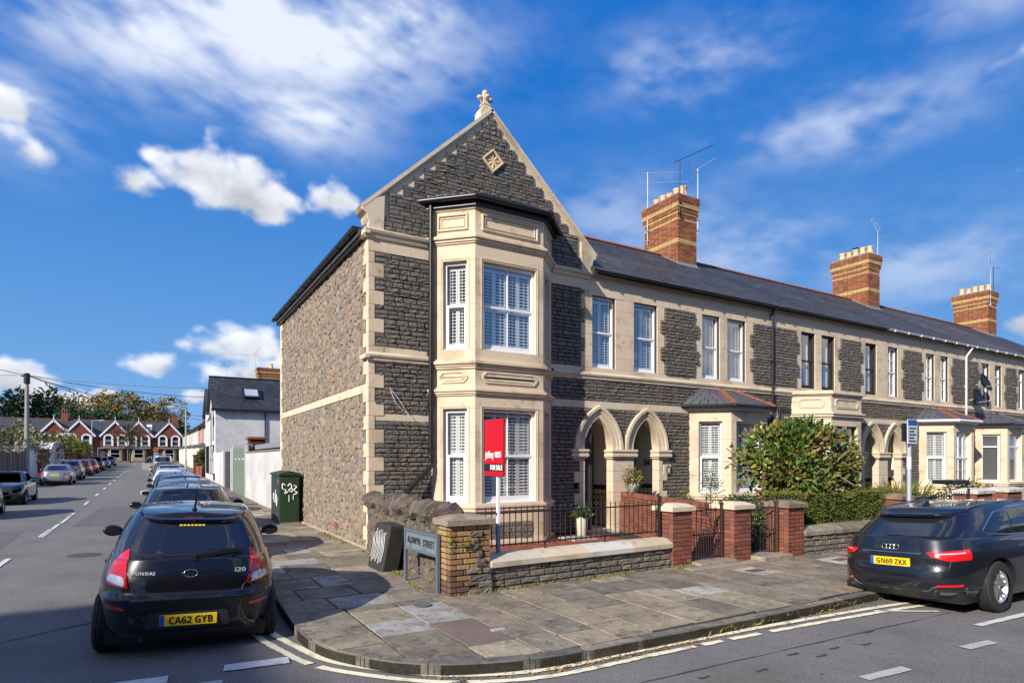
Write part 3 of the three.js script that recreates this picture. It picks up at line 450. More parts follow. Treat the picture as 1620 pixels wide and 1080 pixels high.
// a window w x h whose bottom middle is the origin, facing +z, glass set back behind z = 0
function windowParts(w, h, o = {}) {
  const g = new THREE.Group(); g.name = 'window'; const f = o.f ?? .052, fm = o.frame ?? MAT.white, zf = o.set ?? -.1, hw = w / 2;
  const tr = o.transom === undefined ? .5 : o.transom, bars = [];
  bars.push(rbox(-hw, -hw + f, 0, h, zf - .06, zf, .008), rbox(hw - f, hw, 0, h, zf - .06, zf, .008), rbox(-hw + f, hw - f, h - f, h, zf - .06, zf - .002, .008), rbox(-hw + f, hw - f, 0, f * 1.25, zf - .06, zf - .002, .008));
  const panes = [];
  if (tr) {
    const ty = h * tr; bars.push(rbox(-hw + f, hw - f, ty - .028, ty + .028, zf - .06, zf + .004, .008));
    if (o.sash !== false) { const s = .042; bars.push(rbox(-hw + f, -hw + f + s, f, ty - .028, zf - .05, zf - .012, .006), rbox(hw - f - s, hw - f, f, ty - .028, zf - .05, zf - .012, .006), rbox(-hw + f + s, hw - f - s, f * 1.25, f * 1.25 + .055, zf - .05, zf - .014, .006)); }
    panes.push([f, ty - .02, zf - .035], [ty + .02, h - f, zf - .045]);
  } else panes.push([f, h - f, zf - .035]);
  if (o.mid) bars.push(box(-.009, .009, f, h - f, zf - .055, zf - .02));
  if (o.grid) { const [nx, ny] = o.grid; for (let i = 1; i < nx; i++) { const x = -hw + f + (w - 2 * f) * i / nx; bars.push(box(x - .008, x + .008, f, h - f, zf - .05, zf - .018)); } for (let j = 1; j < ny; j++) { const y = f + (h - 2 * f) * j / ny; bars.push(box(-hw + f, hw - f, y - .008, y + .008, zf - .05, zf - .019)); } }
  M('frame', bars, fm, g);
  for (const [a, b, z] of panes) M('pane', box(-hw + f, hw - f, a, b, z - .002, z + .002), MAT.pane, g);
  if (!o.nosill) M('sill', rbox(-hw, hw, -.035, .012, zf - .06, zf + .05, .008), fm, g);
  if (o.shutter) {
    const n = o.shutter, zs = zf - .115, pw = (w - 2 * f) / n, fr = [], sl = [], splits = o.tiers ?? [[f, h - f]];
    for (const [y0, y1] of splits) for (let i = 0; i < n; i++) {
      const x0 = -hw + f + pw * i + .003, x1 = x0 + pw - .006, st = .042;
      fr.push(box(x0, x0 + st, y0, y1, zs - .015, zs + .015), box(x1 - st, x1, y0, y1, zs - .015, zs + .015), box(x0 + st, x1 - st, y0, y0 + .07, zs - .014, zs + .014), box(x0 + st, x1 - st, y1 - .07, y1, zs - .014, zs + .014));
      if (y1 - y0 > 1) fr.push(box(x0 + st, x1 - st, (y0 + y1) / 2 - .035, (y0 + y1) / 2 + .035, zs - .014, zs + .014));
      const ny = Math.round((y1 - y0 - .16) / .068); for (let k = 0; k < ny; k++) { const y = y0 + .1 + k * (y1 - y0 - .16) / ny, b = new THREE.BoxGeometry(x1 - x0 - 2 * st, .008, .056); b.rotateX((o.tilt ?? .6) * .6 + .28); sl.push(b.translate((x0 + x1) / 2, y, zs)); }
      sl.push(box((x0 + x1) / 2 - .006, (x0 + x1) / 2 + .006, y0 + .08, y1 - .08, zs + .028, zs + .036));
    }
    M('shutter_frame', fr, MAT.shutter, g); M('louvres', sl, MAT.shutter, g, 'stuff');
  }
  if (o.curtain) {
    const zs = zf - .16, mk = (x0, x1) => { const n = 14, p = []; for (let i = 0; i <= n; i++) p.push([lerp(x0, x1, i / n), zs + Math.sin(i * 1.7) * .025]); const q = [...p, ...[...p].reverse().map(([x, z]) => [x, z - .012])]; return prism(q.map(([x, z]) => [x, z]), .03, h - .03); };
    M('curtain', o.curtain === 'sides' ? [mk(-hw + .05, -hw + .05 + w * .26), mk(hw - .05 - w * .3, hw - .05)] : mk(-hw + .05, hw - .05), o.curtainMat ?? MAT.curtain, g);
  }
  if (o.blind) { const sl = []; const zs = zf - .09; for (let y = f; y < h - f; y += .05) { const b = new THREE.BoxGeometry(w - 2 * f - .02, .044, .004); b.rotateX(.9); sl.push(b.translate(0, y, zs)); } M('blind', sl, MAT.shutter, g, 'stuff'); }
  return g;
}
const winProto = new Map();
function addWindow(parent, key, w, h, o, x, y, z, ry = 0) {
  const k = key + w.toFixed(3) + h.toFixed(3); if (!winProto.has(k)) winProto.set(k, windowParts(w, h, o)); const g = winProto.get(k).clone(); g.position.set(x, y, z); g.rotation.y = ry; parent.add(g); return g;
}
// ashlar: coursed blocks with fine joints, on the plane z
function ashlar(list, x0, x1, y0, y1, z, r, o = {}) {
  const n = Math.max(1, Math.round((y1 - y0) / (o.h ?? .29))), h = (y1 - y0) / n, d = o.d ?? .03, j = .0025;
  for (let k = 0; k < n; k++) { const m = Math.max(1, Math.round((x1 - x0) / (o.w ?? .55))), w = (x1 - x0) / m; let xs = [x0]; for (let i = 1; i < m; i++) xs.push(x0 + i * w + (k % 2 ? .1 : -.1) * w); xs.push(x1); for (let i = 0; i < xs.length - 1; i++) list.push(box(xs[i] + j, xs[i + 1] - j, y0 + k * h + j, y0 + (k + 1) * h - j, z - d, z + (r() - .5) * .002)); }
}
// a moulded string course along x: profile [[out, y]...] extruded
function moulding(x0, x1, z, prof) { const s = prof.map(([o, y]) => [o, y]); const g = ext(s, x1 - x0); g.rotateY(Math.PI / 2); g.translate(x0, 0, z); g.applyMatrix4(new THREE.Matrix4().set(1, 0, 0, 0, 0, 1, 0, 0, 0, 0, 1, 0, 0, 0, 0, 1)); return g; }
// ext() gives xy profile along +z; turning by 90 deg about y sends local x to -z and z to +x, so mirror the profile
function mould(x0, x1, z, prof) { const g = ext(prof.map(([o, y]) => [-o, y]), x1 - x0); g.rotateY(Math.PI / 2); g.translate(x0, 0, z); return g; }
// pointed arch opening: half width at height y above the springing; a = half span, rise = apex height
function archPts(cx, a, spring, rise, n = 10) { // two circular arcs from (-a, 0) to (0, rise) to (a, 0)
  const R = (a * a + rise * rise) / (2 * a), pts = []; const th = Math.asin(clamp(rise / R)); for (let i = 0; i <= n; i++) { const t = th * i / n; pts.push([cx - a + R - R * Math.cos(t), spring + R * Math.sin(t)]); }
  const right = pts.slice(0, -1).reverse().map(([x, y]) => [2 * cx - x, y]); return [...pts, ...right];
}
function archHalf(a, rise, dy) { const R = (a * a + rise * rise) / (2 * a); if (dy > rise) return 0; if (dy < 0) return a; return a - R + Math.sqrt(Math.max(0, R * R - dy * dy)); }

// ---------- slates, gutters, chimneys ----------
function slateRoof(parent, name, x0, x1, zE, yE, zR, yR, mat = MAT.slate, o = {}) { // slope rising from the eave (front) to the ridge, slates merged as stuff
  const roof = part(name, parent), th = .12, L = Math.hypot(zE - zR, yR - yE), ang = Math.atan2(yR - yE, zE - zR);
  const deck = M('roof_deck', ext([[zE, yE], [zR, yR], [zR, yR - th], [zE, yE - th]].map(([a, b]) => [-a, b]), x1 - x0).rotateY(Math.PI / 2).translate(x0, 0, 0), MAT.darkmortar, roof);
  const ex = o.ex ?? .2, sw = o.w ?? .26, rows = Math.floor(L / ex), cols = Math.floor((x1 - x0) / sw), r = rng(o.seed ?? 9), geo = prep(new THREE.BoxGeometry(1, 1, 1)), im = new THREE.InstancedMesh(geo, mat, rows * cols), d = new THREE.Object3D(), c = new THREE.Color();
  let k = 0; for (let j = 0; j < rows; j++) for (let i = 0; i < cols; i++) {
    const s = (j + .5) * ex, y = yE + Math.sin(ang) * s + .022, z = zE - Math.cos(ang) * s; const w = (x1 - x0) / cols;
    d.position.set(clamp(x0 + (i + .5 + (j % 2 ? .25 : -.25)) * w, x0 + w * .5, x1 - w * .5), y, z + .004); d.rotation.set(ang - .045 + (r() - .5) * .012, 0, (r() - .5) * .006); d.scale.set(w - .006, .012, ex * 1.18); d.updateMatrix(); im.setMatrixAt(k, d.matrix);
    const pq = vnoise3(d.position.x * .8, s * .9, 3), t = rr(r, .72, 1.2) * (r() < .08 ? 1.35 : 1) * (.85 + pq * .35), wm = sstep(.6, .85, vnoise3(d.position.x * .5 + 9, s * 1.3, 5)) * .5; c.setRGB(t * (1 + wm * .5), t * (1 + wm * .3), t * rr(r, .96, 1.05)); im.setColorAt(k++, c);
  }
  im.count = k; im.name = 'slates'; im.userData.kind = 'stuff'; im.castShadow = im.receiveShadow = true; roof.add(im);
  if (o.back !== false) M('rear_slope', ext([[zR, yR], [2 * zR - zE, yE], [2 * zR - zE, yE - th], [zR, yR - th]].map(([a, b]) => [-a, b]), x1 - x0).rotateY(Math.PI / 2).translate(x0, 0, 0), mat, roof);
  if (o.ridge !== false) { const n = Math.round((x1 - x0) / .45), w = (x1 - x0) / n, tile = ext([[-.15, -.03], [0, .085], [.15, -.03], [.13, -.05], [0, .055], [-.13, -.05]], w - .012).rotateY(Math.PI / 2); const pt = merged([tile]); for (let i = 0; i < n; i++) { const m = new THREE.Mesh(pt, MAT.terracotta); m.name = 'ridge_tile'; m.castShadow = true; m.position.set(x0 + i * w, yR + .02 + (r() - .5) * .01, zR); roof.add(m); } }
  return roof;
}
function gutter(parent, x0, x1, y, z, mat) { // half round gutter with brackets
  const p = []; for (let i = 0; i <= 8; i++) { const t = Math.PI * (1 + i / 8); p.push([Math.cos(t) * .06, Math.sin(t) * .06]); } for (let i = 8; i >= 0; i--) { const t = Math.PI * (1 + i / 8); p.push([Math.cos(t) * .05, Math.sin(t) * .05]); }
  const g = [ext(p, x1 - x0).rotateY(Math.PI / 2).translate(x0, y, z)]; for (let x = x0 + .4; x < x1; x += .95) g.push(box(x - .015, x + .015, y - .075, y + .01, z - .07, z + .068)); M('gutter', g, mat, parent);
}
function chimney(parent, x0, x1, z0, z1, yB, yT, seed, pots = 5, o = {}) {
  const ch = part('chimney', parent), r = rng(seed), list = [], tb = .3;
  const n = Math.round((yT - yB) / .075), yel = new Set([n - 5, n - 6, n - 9, n - 12, Math.round((n) * .38), Math.round(n * .38) + 1]);
  M('chimney_core', box(x0 + .03, x1 - .03, yB, yT - .02, z0 + .03, z1 - .03), MAT.mortar, ch);
  const bands = o.bands ?? true;
  brickPier(list, x0, x1, z0, z1, yB, yT, r, { grow: (k) => (k > n - 4 ? .09 : k > n - 7 ? .075 - (k === n - 5 ? 0 : 0) : k > n - 9 ? .045 : k > n - 10 ? .02 : 0), tone: (k) => (bands && (yel.has(k)) ? 5 + Math.floor(r() * 2) : k > n - 4 ? Math.floor(r() * 2) + 3 - (r() < .4 ? 3 : 0) : Math.floor(r() * 5)) });
  pieces(list, ch, 'brick', redMats, [...CHIMB, [.62, .46, .2], [.55, .4, .18]], brickStuff, 0, 'bricks');
  M('chimney_cap', rbox(x0 - .04, x1 + .04, yT - .01, yT + .06, z0 - .04, z1 + .04, .03), MAT.leadcoat, ch);
  const pz = [...Array(pots)].map((_, i) => lerp(z0 + .22, z1 - .2, i / Math.max(1, pots - 1)));
  pz.forEach((z, i) => { const h = rr(r, .34, .46); M('chimney_pot', lathe([[.17, 0], [.175, .05], [.14, .09], [.115, h - .08], [.15, h - .06], [.15, h], [.12, h], [.1, h - .1], [.1, .05]], 14).translate((x0 + x1) / 2 + (r() - .5) * .06, yT + .05, z), MAT.pot, ch); if (i === (o.cowl ?? -1)) M('cowl', [lathe([[.0, .62], [.17, .56], [.17, .545], [0, .545]], 12).translate((x0 + x1) / 2, yT, z), rod([(x0 + x1) / 2 - .12, yT + .4, z], [(x0 + x1) / 2 - .12, yT + .56, z], .01), rod([(x0 + x1) / 2 + .12, yT + .4, z], [(x0 + x1) / 2 + .12, yT + .56, z], .01)], MAT.black, ch); });
  const fl = []; const steps = 7; for (let i = 0; i < steps; i++) { const t = i / steps, z = lerp(z1 - .02, (z0 + z1) / 2, t), y = yB + .28 + t * (z1 - (z0 + z1) / 2) * .617; fl.push(box(x0 - .012, x0 + .01, y - .5, y + .06, z - .13, z), box(x1 - .01, x1 + .012, y - .5, y + .06, z - .13, z)); }
  fl.push(box(x0 - .03, x1 + .03, yB - .1, yB + .34, z1 - .01, z1 + .014), new THREE.BoxGeometry(x1 - x0 + .1, .015, .2).rotateX(.55).translate((x0 + x1) / 2, yB + .21, z1 + .09)); M('flashing', fl, MAT.lead, ch);
  return ch;
}
function downpipe(parent, x, y0, y1, z, mat, top) { const g = [rod([x, y0, z], [x, y1, z], .037, 10)]; for (let y = y0 + .5; y < y1; y += 1.5) g.push(box(x - .06, x + .06, y, y + .05, z - .05, z + .035)); if (top) g.push(tube([[x, y1 - .03, z], [x, y1 + .08, z + .02], [x + top[0], top[1] - .1, top[2]], [x + top[0], top[1], top[2]]], .037, 10, 16)); M('downpipe', g, mat, parent); }

// ---------- a canted bay, wall line z = ZW, from x0 to x1, projecting e ----------
function bayPlan(x0, x1, e, d, inner = 0) { // offset outward by d
  const k = d * Math.tan(Math.PI / 8), q = d / Math.SQRT2; return [[x0 - d * Math.SQRT2, ZW - inner], [x0 + e - k, ZW + e + d], [x1 - e + k, ZW + e + d], [x1 + d * Math.SQRT2, ZW - inner]];
}
function bayBand(x0, x1, e, d, y0, y1, bevel = 0) { return prism(bayPlan(x0, x1, e, d), y0, y1, bevel); }
function facets(x0, x1, e) { return [[x0, ZW, x0 + e, ZW + e], [x0 + e, ZW + e, x1 - e, ZW + e], [x1 - e, ZW + e, x1, ZW]].map(([ax, az, bx, bz]) => ({ ax, az, bx, bz, L: Math.hypot(bx - ax, bz - az), ry: Math.atan2(-(bz - az), bx - ax) })); }
function onFacet(f, g, u = 0, out = 0, y = 0) { g.translate(u, y, out); g.rotateY(f.ry); g.translate(f.ax, 0, f.az); return g; }
// piers left standing between window openings [u0, u1] of each facet
function bayPiers(x0, x1, e, y0, y1, open, t = .3) {
  const fs = facets(x0, x1, e), P = (f, u, out) => [f.ax + Math.cos(f.ry) * u + Math.sin(f.ry) * out, f.az - Math.sin(f.ry) * u + Math.cos(f.ry) * out], k = t * Math.tan(Math.PI / 8), out = [];
  out.push(prism([P(fs[0], 0, 0), P(fs[0], open[0][0], 0), P(fs[0], open[0][0], -t), [x0 + t * .9, ZW - .05], [x0, ZW - .05]], y0, y1));
  for (const i of [0, 1]) out.push(prism([P(fs[i], open[i][1], 0), P(fs[i], fs[i].L, 0), P(fs[i + 1], open[i + 1][0], 0), P(fs[i + 1], open[i + 1][0], -t), P(fs[i], fs[i].L - k, -t), P(fs[i], open[i][1], -t)], y0, y1));
  out.push(prism([P(fs[2], open[2][1], 0), P(fs[2], fs[2].L, 0), [x1, ZW - .05], [x1 - t * .9, ZW - .05], P(fs[2], open[2][1], -t)], y0, y1));
  return out;
}
function octFrame(f, u0, u1, y0, y1, c = .07, cut = .09) { // raised octagonal panel moulding on a facet
  const o = (d) => [[u0 + cut, y0], [u1 - cut, y0], [u1, y0 + cut], [u1, y1 - cut], [u1 - cut, y1], [u0 + cut, y1], [u0, y1 - cut], [u0, y0 + cut]].map(([u, y]) => { const mu = (u0 + u1) / 2, my = (y0 + y1) / 2; return [u - Math.sign(u - mu) * d, y - Math.sign(y - my) * d]; });
  return [onFacet(f, ext(o(0), .022, .005, [o(.032).reverse()]), 0, 0), onFacet(f, ext(o(.05), .012, .004, [o(.065).reverse()]), 0, 0)];
}
function rectFrame(f, u0, u1, y0, y1) { const o = (d) => [[u0 + d, y0 + d], [u1 - d, y0 + d], [u1 - d, y1 - d], [u0 + d, y1 - d]]; return [onFacet(f, ext(o(0), .03, .008, [o(.04).reverse()]), 0, 0), onFacet(f, ext(o(.075), .016, .005, [o(.095).reverse()]), 0, 0)]; }

// ---------- shell of a terrace house: front wall with openings, party walls, floors, back ----------
const EAVE = 6.85, ZR = -17, YR = 9.75, ZB = -21.5;
function shell(h, x0, x1, openings, mat) {
  const pts = [[x0, -.1], [x1, -.1], [x1, EAVE], [x0, EAVE]], holes = openings.filter((o) => o.y0 > 0).map((o) => [[o.x0, o.y0], [o.x0, o.y1], [o.x1, o.y1], [o.x1, o.y0]]);
  const arch = openings.filter((o) => o.arch);
  let outline = [[x0, -.1]]; for (const a of arch.sort((p, q) => p.cx - q.cx)) { const w = a.a + .05, q = archPts(a.cx, w, a.spring, a.rise + .07); outline.push([a.cx - w, -.1], ...q, [a.cx + w, -.1]); } outline.push([x1, -.1], [x1, EAVE], [x0, EAVE]);
  M('front_wall', ext(outline, .2, 0, holes.map((q) => q.slice())).translate(0, 0, ZW - .23), mat, h);
  M('inner_walls', [box(x0 + .005, x0 + .1, 0, EAVE, ZB, ZW - 1.75), box(x1 - .1, x1 - .005, 0, EAVE, ZB, ZW - 1.75), box(x0 + .005, x0 + .1, 3.4, EAVE, ZW - 1.75, ZW - .34), box(x1 - .1, x1 - .005, 3.4, EAVE, ZW - 1.75, ZW - .34), box(x0 + .1, x1 - .1, 0, EAVE, ZB, ZB + .1), box(x0 + .1, x1 - .1, 3.5, 3.6, ZB + .1, ZW - 1.9), box(x0 + .1, x1 - .1, EAVE - .15, EAVE - .05, ZB + .1, ZW - .34), box(x0 + .1, x1 - .1, 0, .1, ZB + .1, ZW - 1.9)], MAT.interior, h);
}
// ---------- the corner house ----------
const X0 = 3.92, XG = 9.8, XP = 10.97, GC = 6.88;
const BX0 = 5.35, BX1 = 8.57, BE = .72;
// windows of the upper floor along the row: [left, right]
const UP = [[9.86, 10.64], [11.29, 12.15], [13.94, 14.7], [15.03, 15.87], [18.68, 19.44], [19.81, 20.57], [22.48, 23.22], [24.0, 24.7], [26.8, 27.5], [27.98, 28.65], [31.62, 32.39], [32.95, 33.62], [35.4, 36.1], [37.4, 38.1], [40, 40.7], [41.1, 41.8]];
const upOpen = (x0, x1) => UP.filter((u) => u[0] >= x0 && u[1] <= x1).map((u) => ({ x0: u[0], x1: u[1], y0: 4.4, y1: 6.28 }));
const WHITE_UP = { shutter: 2, tiers: [[.07, 1.8]], tilt: .5 };
const STR = [[0, 4.06], [.03, 4.06], [.06, 4.1], [.045, 4.13], [.085, 4.17], [.095, 4.21], [.03, 4.26], [0, 4.28]];
const BAND = [[0, 3.34], [.012, 3.34], [.012, 3.52], [0, 3.52]];
function arch(h, cx, r) { // moulded pointed arch of the porch
  const sp = 2.27, g = []; const ring = (a0, r0, a1, r1, z0, z1, b = .008) => { const o = archPts(cx, a1, sp, r1, 12), i = archPts(cx, a0, sp, r0, 12); return ext([...o, ...i.reverse()], z1 - z0 - b, b).translate(0, 0, z0); };
  g.push(ring(.46, .83, .6, .97, ZW - .24, ZW + .02), ring(.6, .97, .71, 1.06, ZW - .05, ZW + .045), ring(.69, 1.05, .8, 1.15, ZW - .05, ZW + .09, .014));
  M('arch_moulding', g, MAT.ashlar2, h);
}
{
  const h = thing('corner_house', 'end terrace stone house with tall stepped gable, two storey bay window and rubble side wall', 'house');
  const r = rng(101);
  const doorA = { arch: 1, cx: 10.06, a: .46, spring: 2.27, rise: .83 };
  shell(h, X0 + .5, XP, [...upOpen(9.5, XP), doorA, { x0: BX0 + .25, x1: BX1 - .25, y0: .9, y1: 3.3 }, { x0: BX0 + .25, x1: BX1 - .25, y0: 4.2, y1: 6.5 }], MAT.darkmortar);
  // gable wall above the eave
  M('gable_wall', ext([[X0 + .02, EAVE - .5], [9.78, EAVE - .5], [9.78, 7.36], [GC, 10.16], [X0 + .06, 7.36], [X0 + .02, EAVE]], .35).translate(0, 0, ZW - .38), MAT.ashlar, h);
  M('wing_walls', [box(XG - .3, XG - .02, EAVE, 7.3, -16.9, ZW - .4)], MAT.ashlar2, h);
  // side wall core
  M('side_wall', [box(X0 + .04, X0 + .5, -.1, 6.9, -22.5, ZW - .02), box(X0 + .5, 9.7, -.1, 6.9, -22.5, -22.1)], MAT.limemortar, h);
  // wing roof behind the gable
  const wr = part('roof', h); const sl = (x0, y0, x1, y1) => ext([[x0, y0], [x1, y1], [x1, y1 - .12], [x0, y0 - .12]], 9.9).translate(0, 0, -22.55);
  M('slope', [sl(X0 - .14, 6.86, GC, 9.8), sl(9.9, 6.86, GC, 9.8)], MAT.slate, wr); M('ridge_tiles', ext([[-.15, -.03], [0, .085], [.15, -.03]], 9.85).translate(GC, 9.83, -22.5), MAT.terracotta, wr);
  M('rear_gable', ext([[X0 + .1, 6.8], [9.7, 6.8], [GC, 9.65]], .2).translate(0, 0, -22.4), MAT.limemortar, h);
  // side eave: black gutter and fascia
  const q = []; for (let i = 0; i <= 8; i++) { const t = Math.PI * (1 + i / 8); q.push([Math.cos(t) * .075, Math.sin(t) * .075]); } q.push([.075, .02], [-.075, .02]);
  M('side_gutter', [ext(q, 10).translate(X0 - .19, 6.92, -22.75), box(X0 - .11, X0 + .03, 6.72, 6.98, -22.7, ZW - .35), ...[...Array(11)].map((_, i) => box(X0 - .25, X0 - .1, 6.83, 6.86, -22.4 + i * .92, -22.36 + i * .92))], MAT.black, h);
  // rubble of the side wall
  { const list = []; for (const [a, b] of [[.05, 3.42], [3.62, 6.74]]) rubble(list, -22.45, ZW - .28, a, b, .18, .135, r, X0); pieces(list, h, 'rubble_stone', RUB_M, RUB, RUB_S, 300, 'rubble_stones'); }
  M('side_band', box(X0 + .005, X0 + .06, 3.43, 3.61, -22.5, ZW - .05), MAT.ashlar, h);
  M('wall_plinth', rbox(X0 - .05, X0 + .1, -.05, .16, -22.5, ZW + .02, .03), MAT.limemortar, h);
  for (const [z, y] of [[-15.2, .3], [-19.5, .33]]) M('air_brick', box(X0 - .012, X0 + .06, y, y + .17, z, z + .24), MAT.terracotta, h);
  // quoins of the front corner
  { let y = 0, k = 0; while (y < 6.35) { const hh = Math.min(.293, 6.38 - y), wide = k % 2 === 0; const w = wide ? .34 : .14, s = wide ? .16 : .36; if (!(y > 4.0 && y < 4.2)) M('quoin', rbox(X0, X0 + w, y + .002, y + hh - .002, ZW - s, ZW + .012, .008), MAT.ashlar, h); else M('quoin', rbox(X0, X0 + w, y + .002, y + hh - .002, ZW - s, ZW + .01, .008), MAT.ashlar, h); y += hh; k++; } }
  M('rear_quoins', [...Array(23)].map((_, k) => box(X0 - .012, X0 + .05, k * .293, k * .293 + .289, -22.5, -22.5 + (k % 2 ? .2 : .36))), MAT.ashlar, h);
  // dressed stone of the gable front
  const aw = (x0, x1, y0, y1, o) => { const A = []; ashlar(A, x0, x1, y0, y1, ZW, r, o); M('ashlar', A, MAT.ashlar, h); };
  aw(X0, 5.42, 6.4, 6.68, { w: .5 }); aw(8.5, 9.72, 6.4, 6.68, { w: .6 }); aw(X0 + .14, 5.42, 4.28, 4.4, { w: .6 }); aw(8.5, 9.6, 4.28, 4.4, { w: .6 });
  aw(9.5, 9.86, 4.4, 6.4, {}); aw(10.64, XP, 4.4, 6.27, {}); aw(9.72, XP, 6.28, 6.84, { w: .8 }); aw(9.5, XP, 4.28, 4.4, {}); aw(X0 + .1, 5.42, 2.83, 2.98, { w: .6 });
  const str = (x0, x1) => mould(x0, x1, ZW, STR);
  M('string_course', [str(X0 - .02, 5.3), rbox(X0 - .09, X0 + .02, 4.13, 4.22, ZW - .3, ZW + .09, .01)], MAT.ashlar2, h); M('string_course', str(8.62, XP), MAT.ashlar2, h); M('stone_band', mould(8.5, XP, ZW, BAND), MAT.ashlar2, h);
  const COR = [[0, 6.66], [.03, 6.66], [.05, 6.7], [.04, 6.73], [.09, 6.77], [.11, 6.82], [.03, 6.87], [0, 6.88]]; M('gable_cornice', mould(8.6, 9.8, ZW, COR), MAT.ashlar2, h); M('gable_cornice', [mould(X0 - .08, 5.3, ZW, COR), rbox(X0 - .1, X0 + .03, 6.72, 6.84, ZW - .35, ZW + .1, .012)], MAT.ashlar2, h);
  // stepped dark stonework
  const list = [], CO = (x0, x1, y0, y1, o) => courses(list, x0, x1, y0, y1, ZW - .03, r, o);
  const teeth = (x0, x1, l, rr_, per = 3) => ({ span: (y, k) => [x0 - (l && Math.floor(k / per) % 2 ? 0 : l), x1 + (rr_ && Math.floor(k / per) % 2 ? 0 : rr_)] });
  const quoinSpan = (x1) => ({ span: (y) => [X0 + (Math.floor(y / .293) % 2 === 0 ? .345 : .145), x1] });
  CO(0, 0, .0, 2.83, { ...quoinSpan(5.4), h: .0977 }); CO(0, 0, 2.98, 4.06, { ...quoinSpan(5.4), h: .0977 }); CO(0, 0, 4.4, 6.38, { ...quoinSpan(5.4), h: .0977 });
  M('panel_bed', [box(X0 + .14, 5.42, 0, 6.39, ZW - .06, ZW - .03), box(8.5, 9.86, .1, 6.39, ZW - .06, ZW - .03)], MAT.darkmortar, h);
  CO(8.5, 9.52, 4.4, 6.38, { span: (y, k) => [8.5, Math.floor(k / 4) % 2 ? 9.62 : 9.5] });
  const hole = (y) => (y > 2.27 ? (archHalf(.8, 1.15, y - 2.27) > 0 ? [10.06 - archHalf(.8, 1.15, y - 2.27), 10.06 + archHalf(.8, 1.15, y - 2.27)] : null) : [9.4 - ((y > 1.28 && y < 1.58) || y < .98 && y > .62 ? .16 : 0) + .02, XP]);
  CO(8.5, XP, .15, 3.34, { holes: [hole] }); CO(8.5, XP, 3.52, 4.06, {});
  { // gable triangle in steps of three courses
    const lim = [7.17, 7.71, 7.94, 8.18, 8.43, 8.68, 8.92, 9.18, 9.4, 9.6, 9.82, 10.0];
    const half = [2.72, 2.5, 2.18, 1.92, 1.69, 1.42, 1.16, .9, .65, .42, .24, .1]; let y = 6.88;
    lim.forEach((t, i) => { CO(GC - half[i], GC + half[i], y, t, { h: .09, depth: .055, holes: [(yy) => { const d = .235 - Math.abs(yy - 9.0); return d > 0 ? [GC + .02 - d * 1.05, GC + .02 + d * 1.05] : null; }] }); y = t; });
    M('gable_bed', lim.map((t, i) => box(GC - half[i], GC + half[i], i ? lim[i - 1] : 6.88, t, ZW - .028, ZW + .002)), MAT.darkmortar, h);
  }
  pieces(list, h, 'walling_stone', pennantMats, PENNANT, pennantStuff, 300, 'walling_stones');
  // diamond panel with a carved flower
  const dm = part('diamond_panel', h, GC + .02, 9.0, ZW); M('panel_rim', ext([[0, -.28], [.29, 0], [0, .28], [-.29, 0]], .05, .01, [[[0, .22], [.23, 0], [0, -.22], [-.23, 0]]]), MAT.ashlar, dm); M('panel_back', ext([[0, -.23], [.24, 0], [0, .23], [-.24, 0]], .012), std([.5, .33, .17], .9), dm);
  M('carved_flower', [0, 1, 2, 3, 4, 5, 6, 7].map((k) => new THREE.SphereGeometry(.05, 8, 6).scale(.5, 1.9, .45).translate(0, .1 * (k % 2 ? .8 : 1.05), .012).rotateZ(k * Math.PI / 4)), std([.72, .52, .33], .85), dm);
  // coping, kneelers, finial
  const cop = (s) => { const a = [GC + s * 3.1, 7.26], b = [GC - s * .02, 10.17], g = []; const n = 7; for (let i = 0; i < n; i++) { const t0 = i / n, t1 = (i + 1) / n - .002; g.push(beam([lerp(a[0], b[0], t0), lerp(a[1], b[1], t0) + .035, ZW - .195], [lerp(a[0], b[0], t1), lerp(a[1], b[1], t1) + .035, ZW - .195], .46, .075, [s * .69, .72, 0]), beam([lerp(a[0], b[0], t0), lerp(a[1], b[1], t0) - .03, ZW - .195], [lerp(a[0], b[0], t1), lerp(a[1], b[1], t1) - .03, ZW - .195], .39, .06, [s * .69, .72, 0])); } return g; };
  M('gable_coping', [cop(-1), cop(1)], MAT.ashlar2, h);
  const kn = (s) => ext([[GC + s * 2.62, 6.86], [GC + s * 2.96, 6.86], [GC + s * 2.95, 7.0], [GC + s * 2.98, 7.06], [GC + s * 3.0, 7.16], [GC + s * 3.1, 7.22], [GC + s * 3.08, 7.34], [GC + s * 2.86, 7.5], [GC + s * 2.6, 7.6]], .42, .01).translate(0, 0, ZW - .4);
  M('kneeler', kn(-1), MAT.ashlar2, h); M('kneeler', kn(1), MAT.ashlar2, h);
  const fin = part('finial', h, GC - .1, 10.08, ZW - .15); M('finial_base', [ext([[-.2, -.25], [.2, -.25], [.2, .05], [.13, .16], [.09, .2], [-.09, .2], [-.13, .16], [-.2, .05]], .26, .015).translate(0, 0, -.13)], MAT.ashlar2, fin);
  M('finial_cross', [rbox(-.065, .065, .2, .52, -.065, .065, .02), rbox(-.1, .1, .24, .29, -.1, .1, .02), ...[-1, 1].map((s) => new THREE.SphereGeometry(.07, 8, 6).scale(1.2, .8, .9).translate(s * .13, .42, 0)), ...[-1, 1].map((s) => new THREE.SphereGeometry(.06, 8, 6).scale(.9, .8, 1.2).translate(0, .42, s * .12)), new THREE.SphereGeometry(.075, 8, 6).translate(0, .55, 0), rbox(-.17, .17, .38, .44, -.05, .05, .02)], MAT.ashlar2, fin);
  // the two storey bay
  const bay = part('bay', h), B = []; const bb = (d, y0, y1, b = .006) => B.push(bayBand(BX0, BX1, BE, d, y0, y1, b));
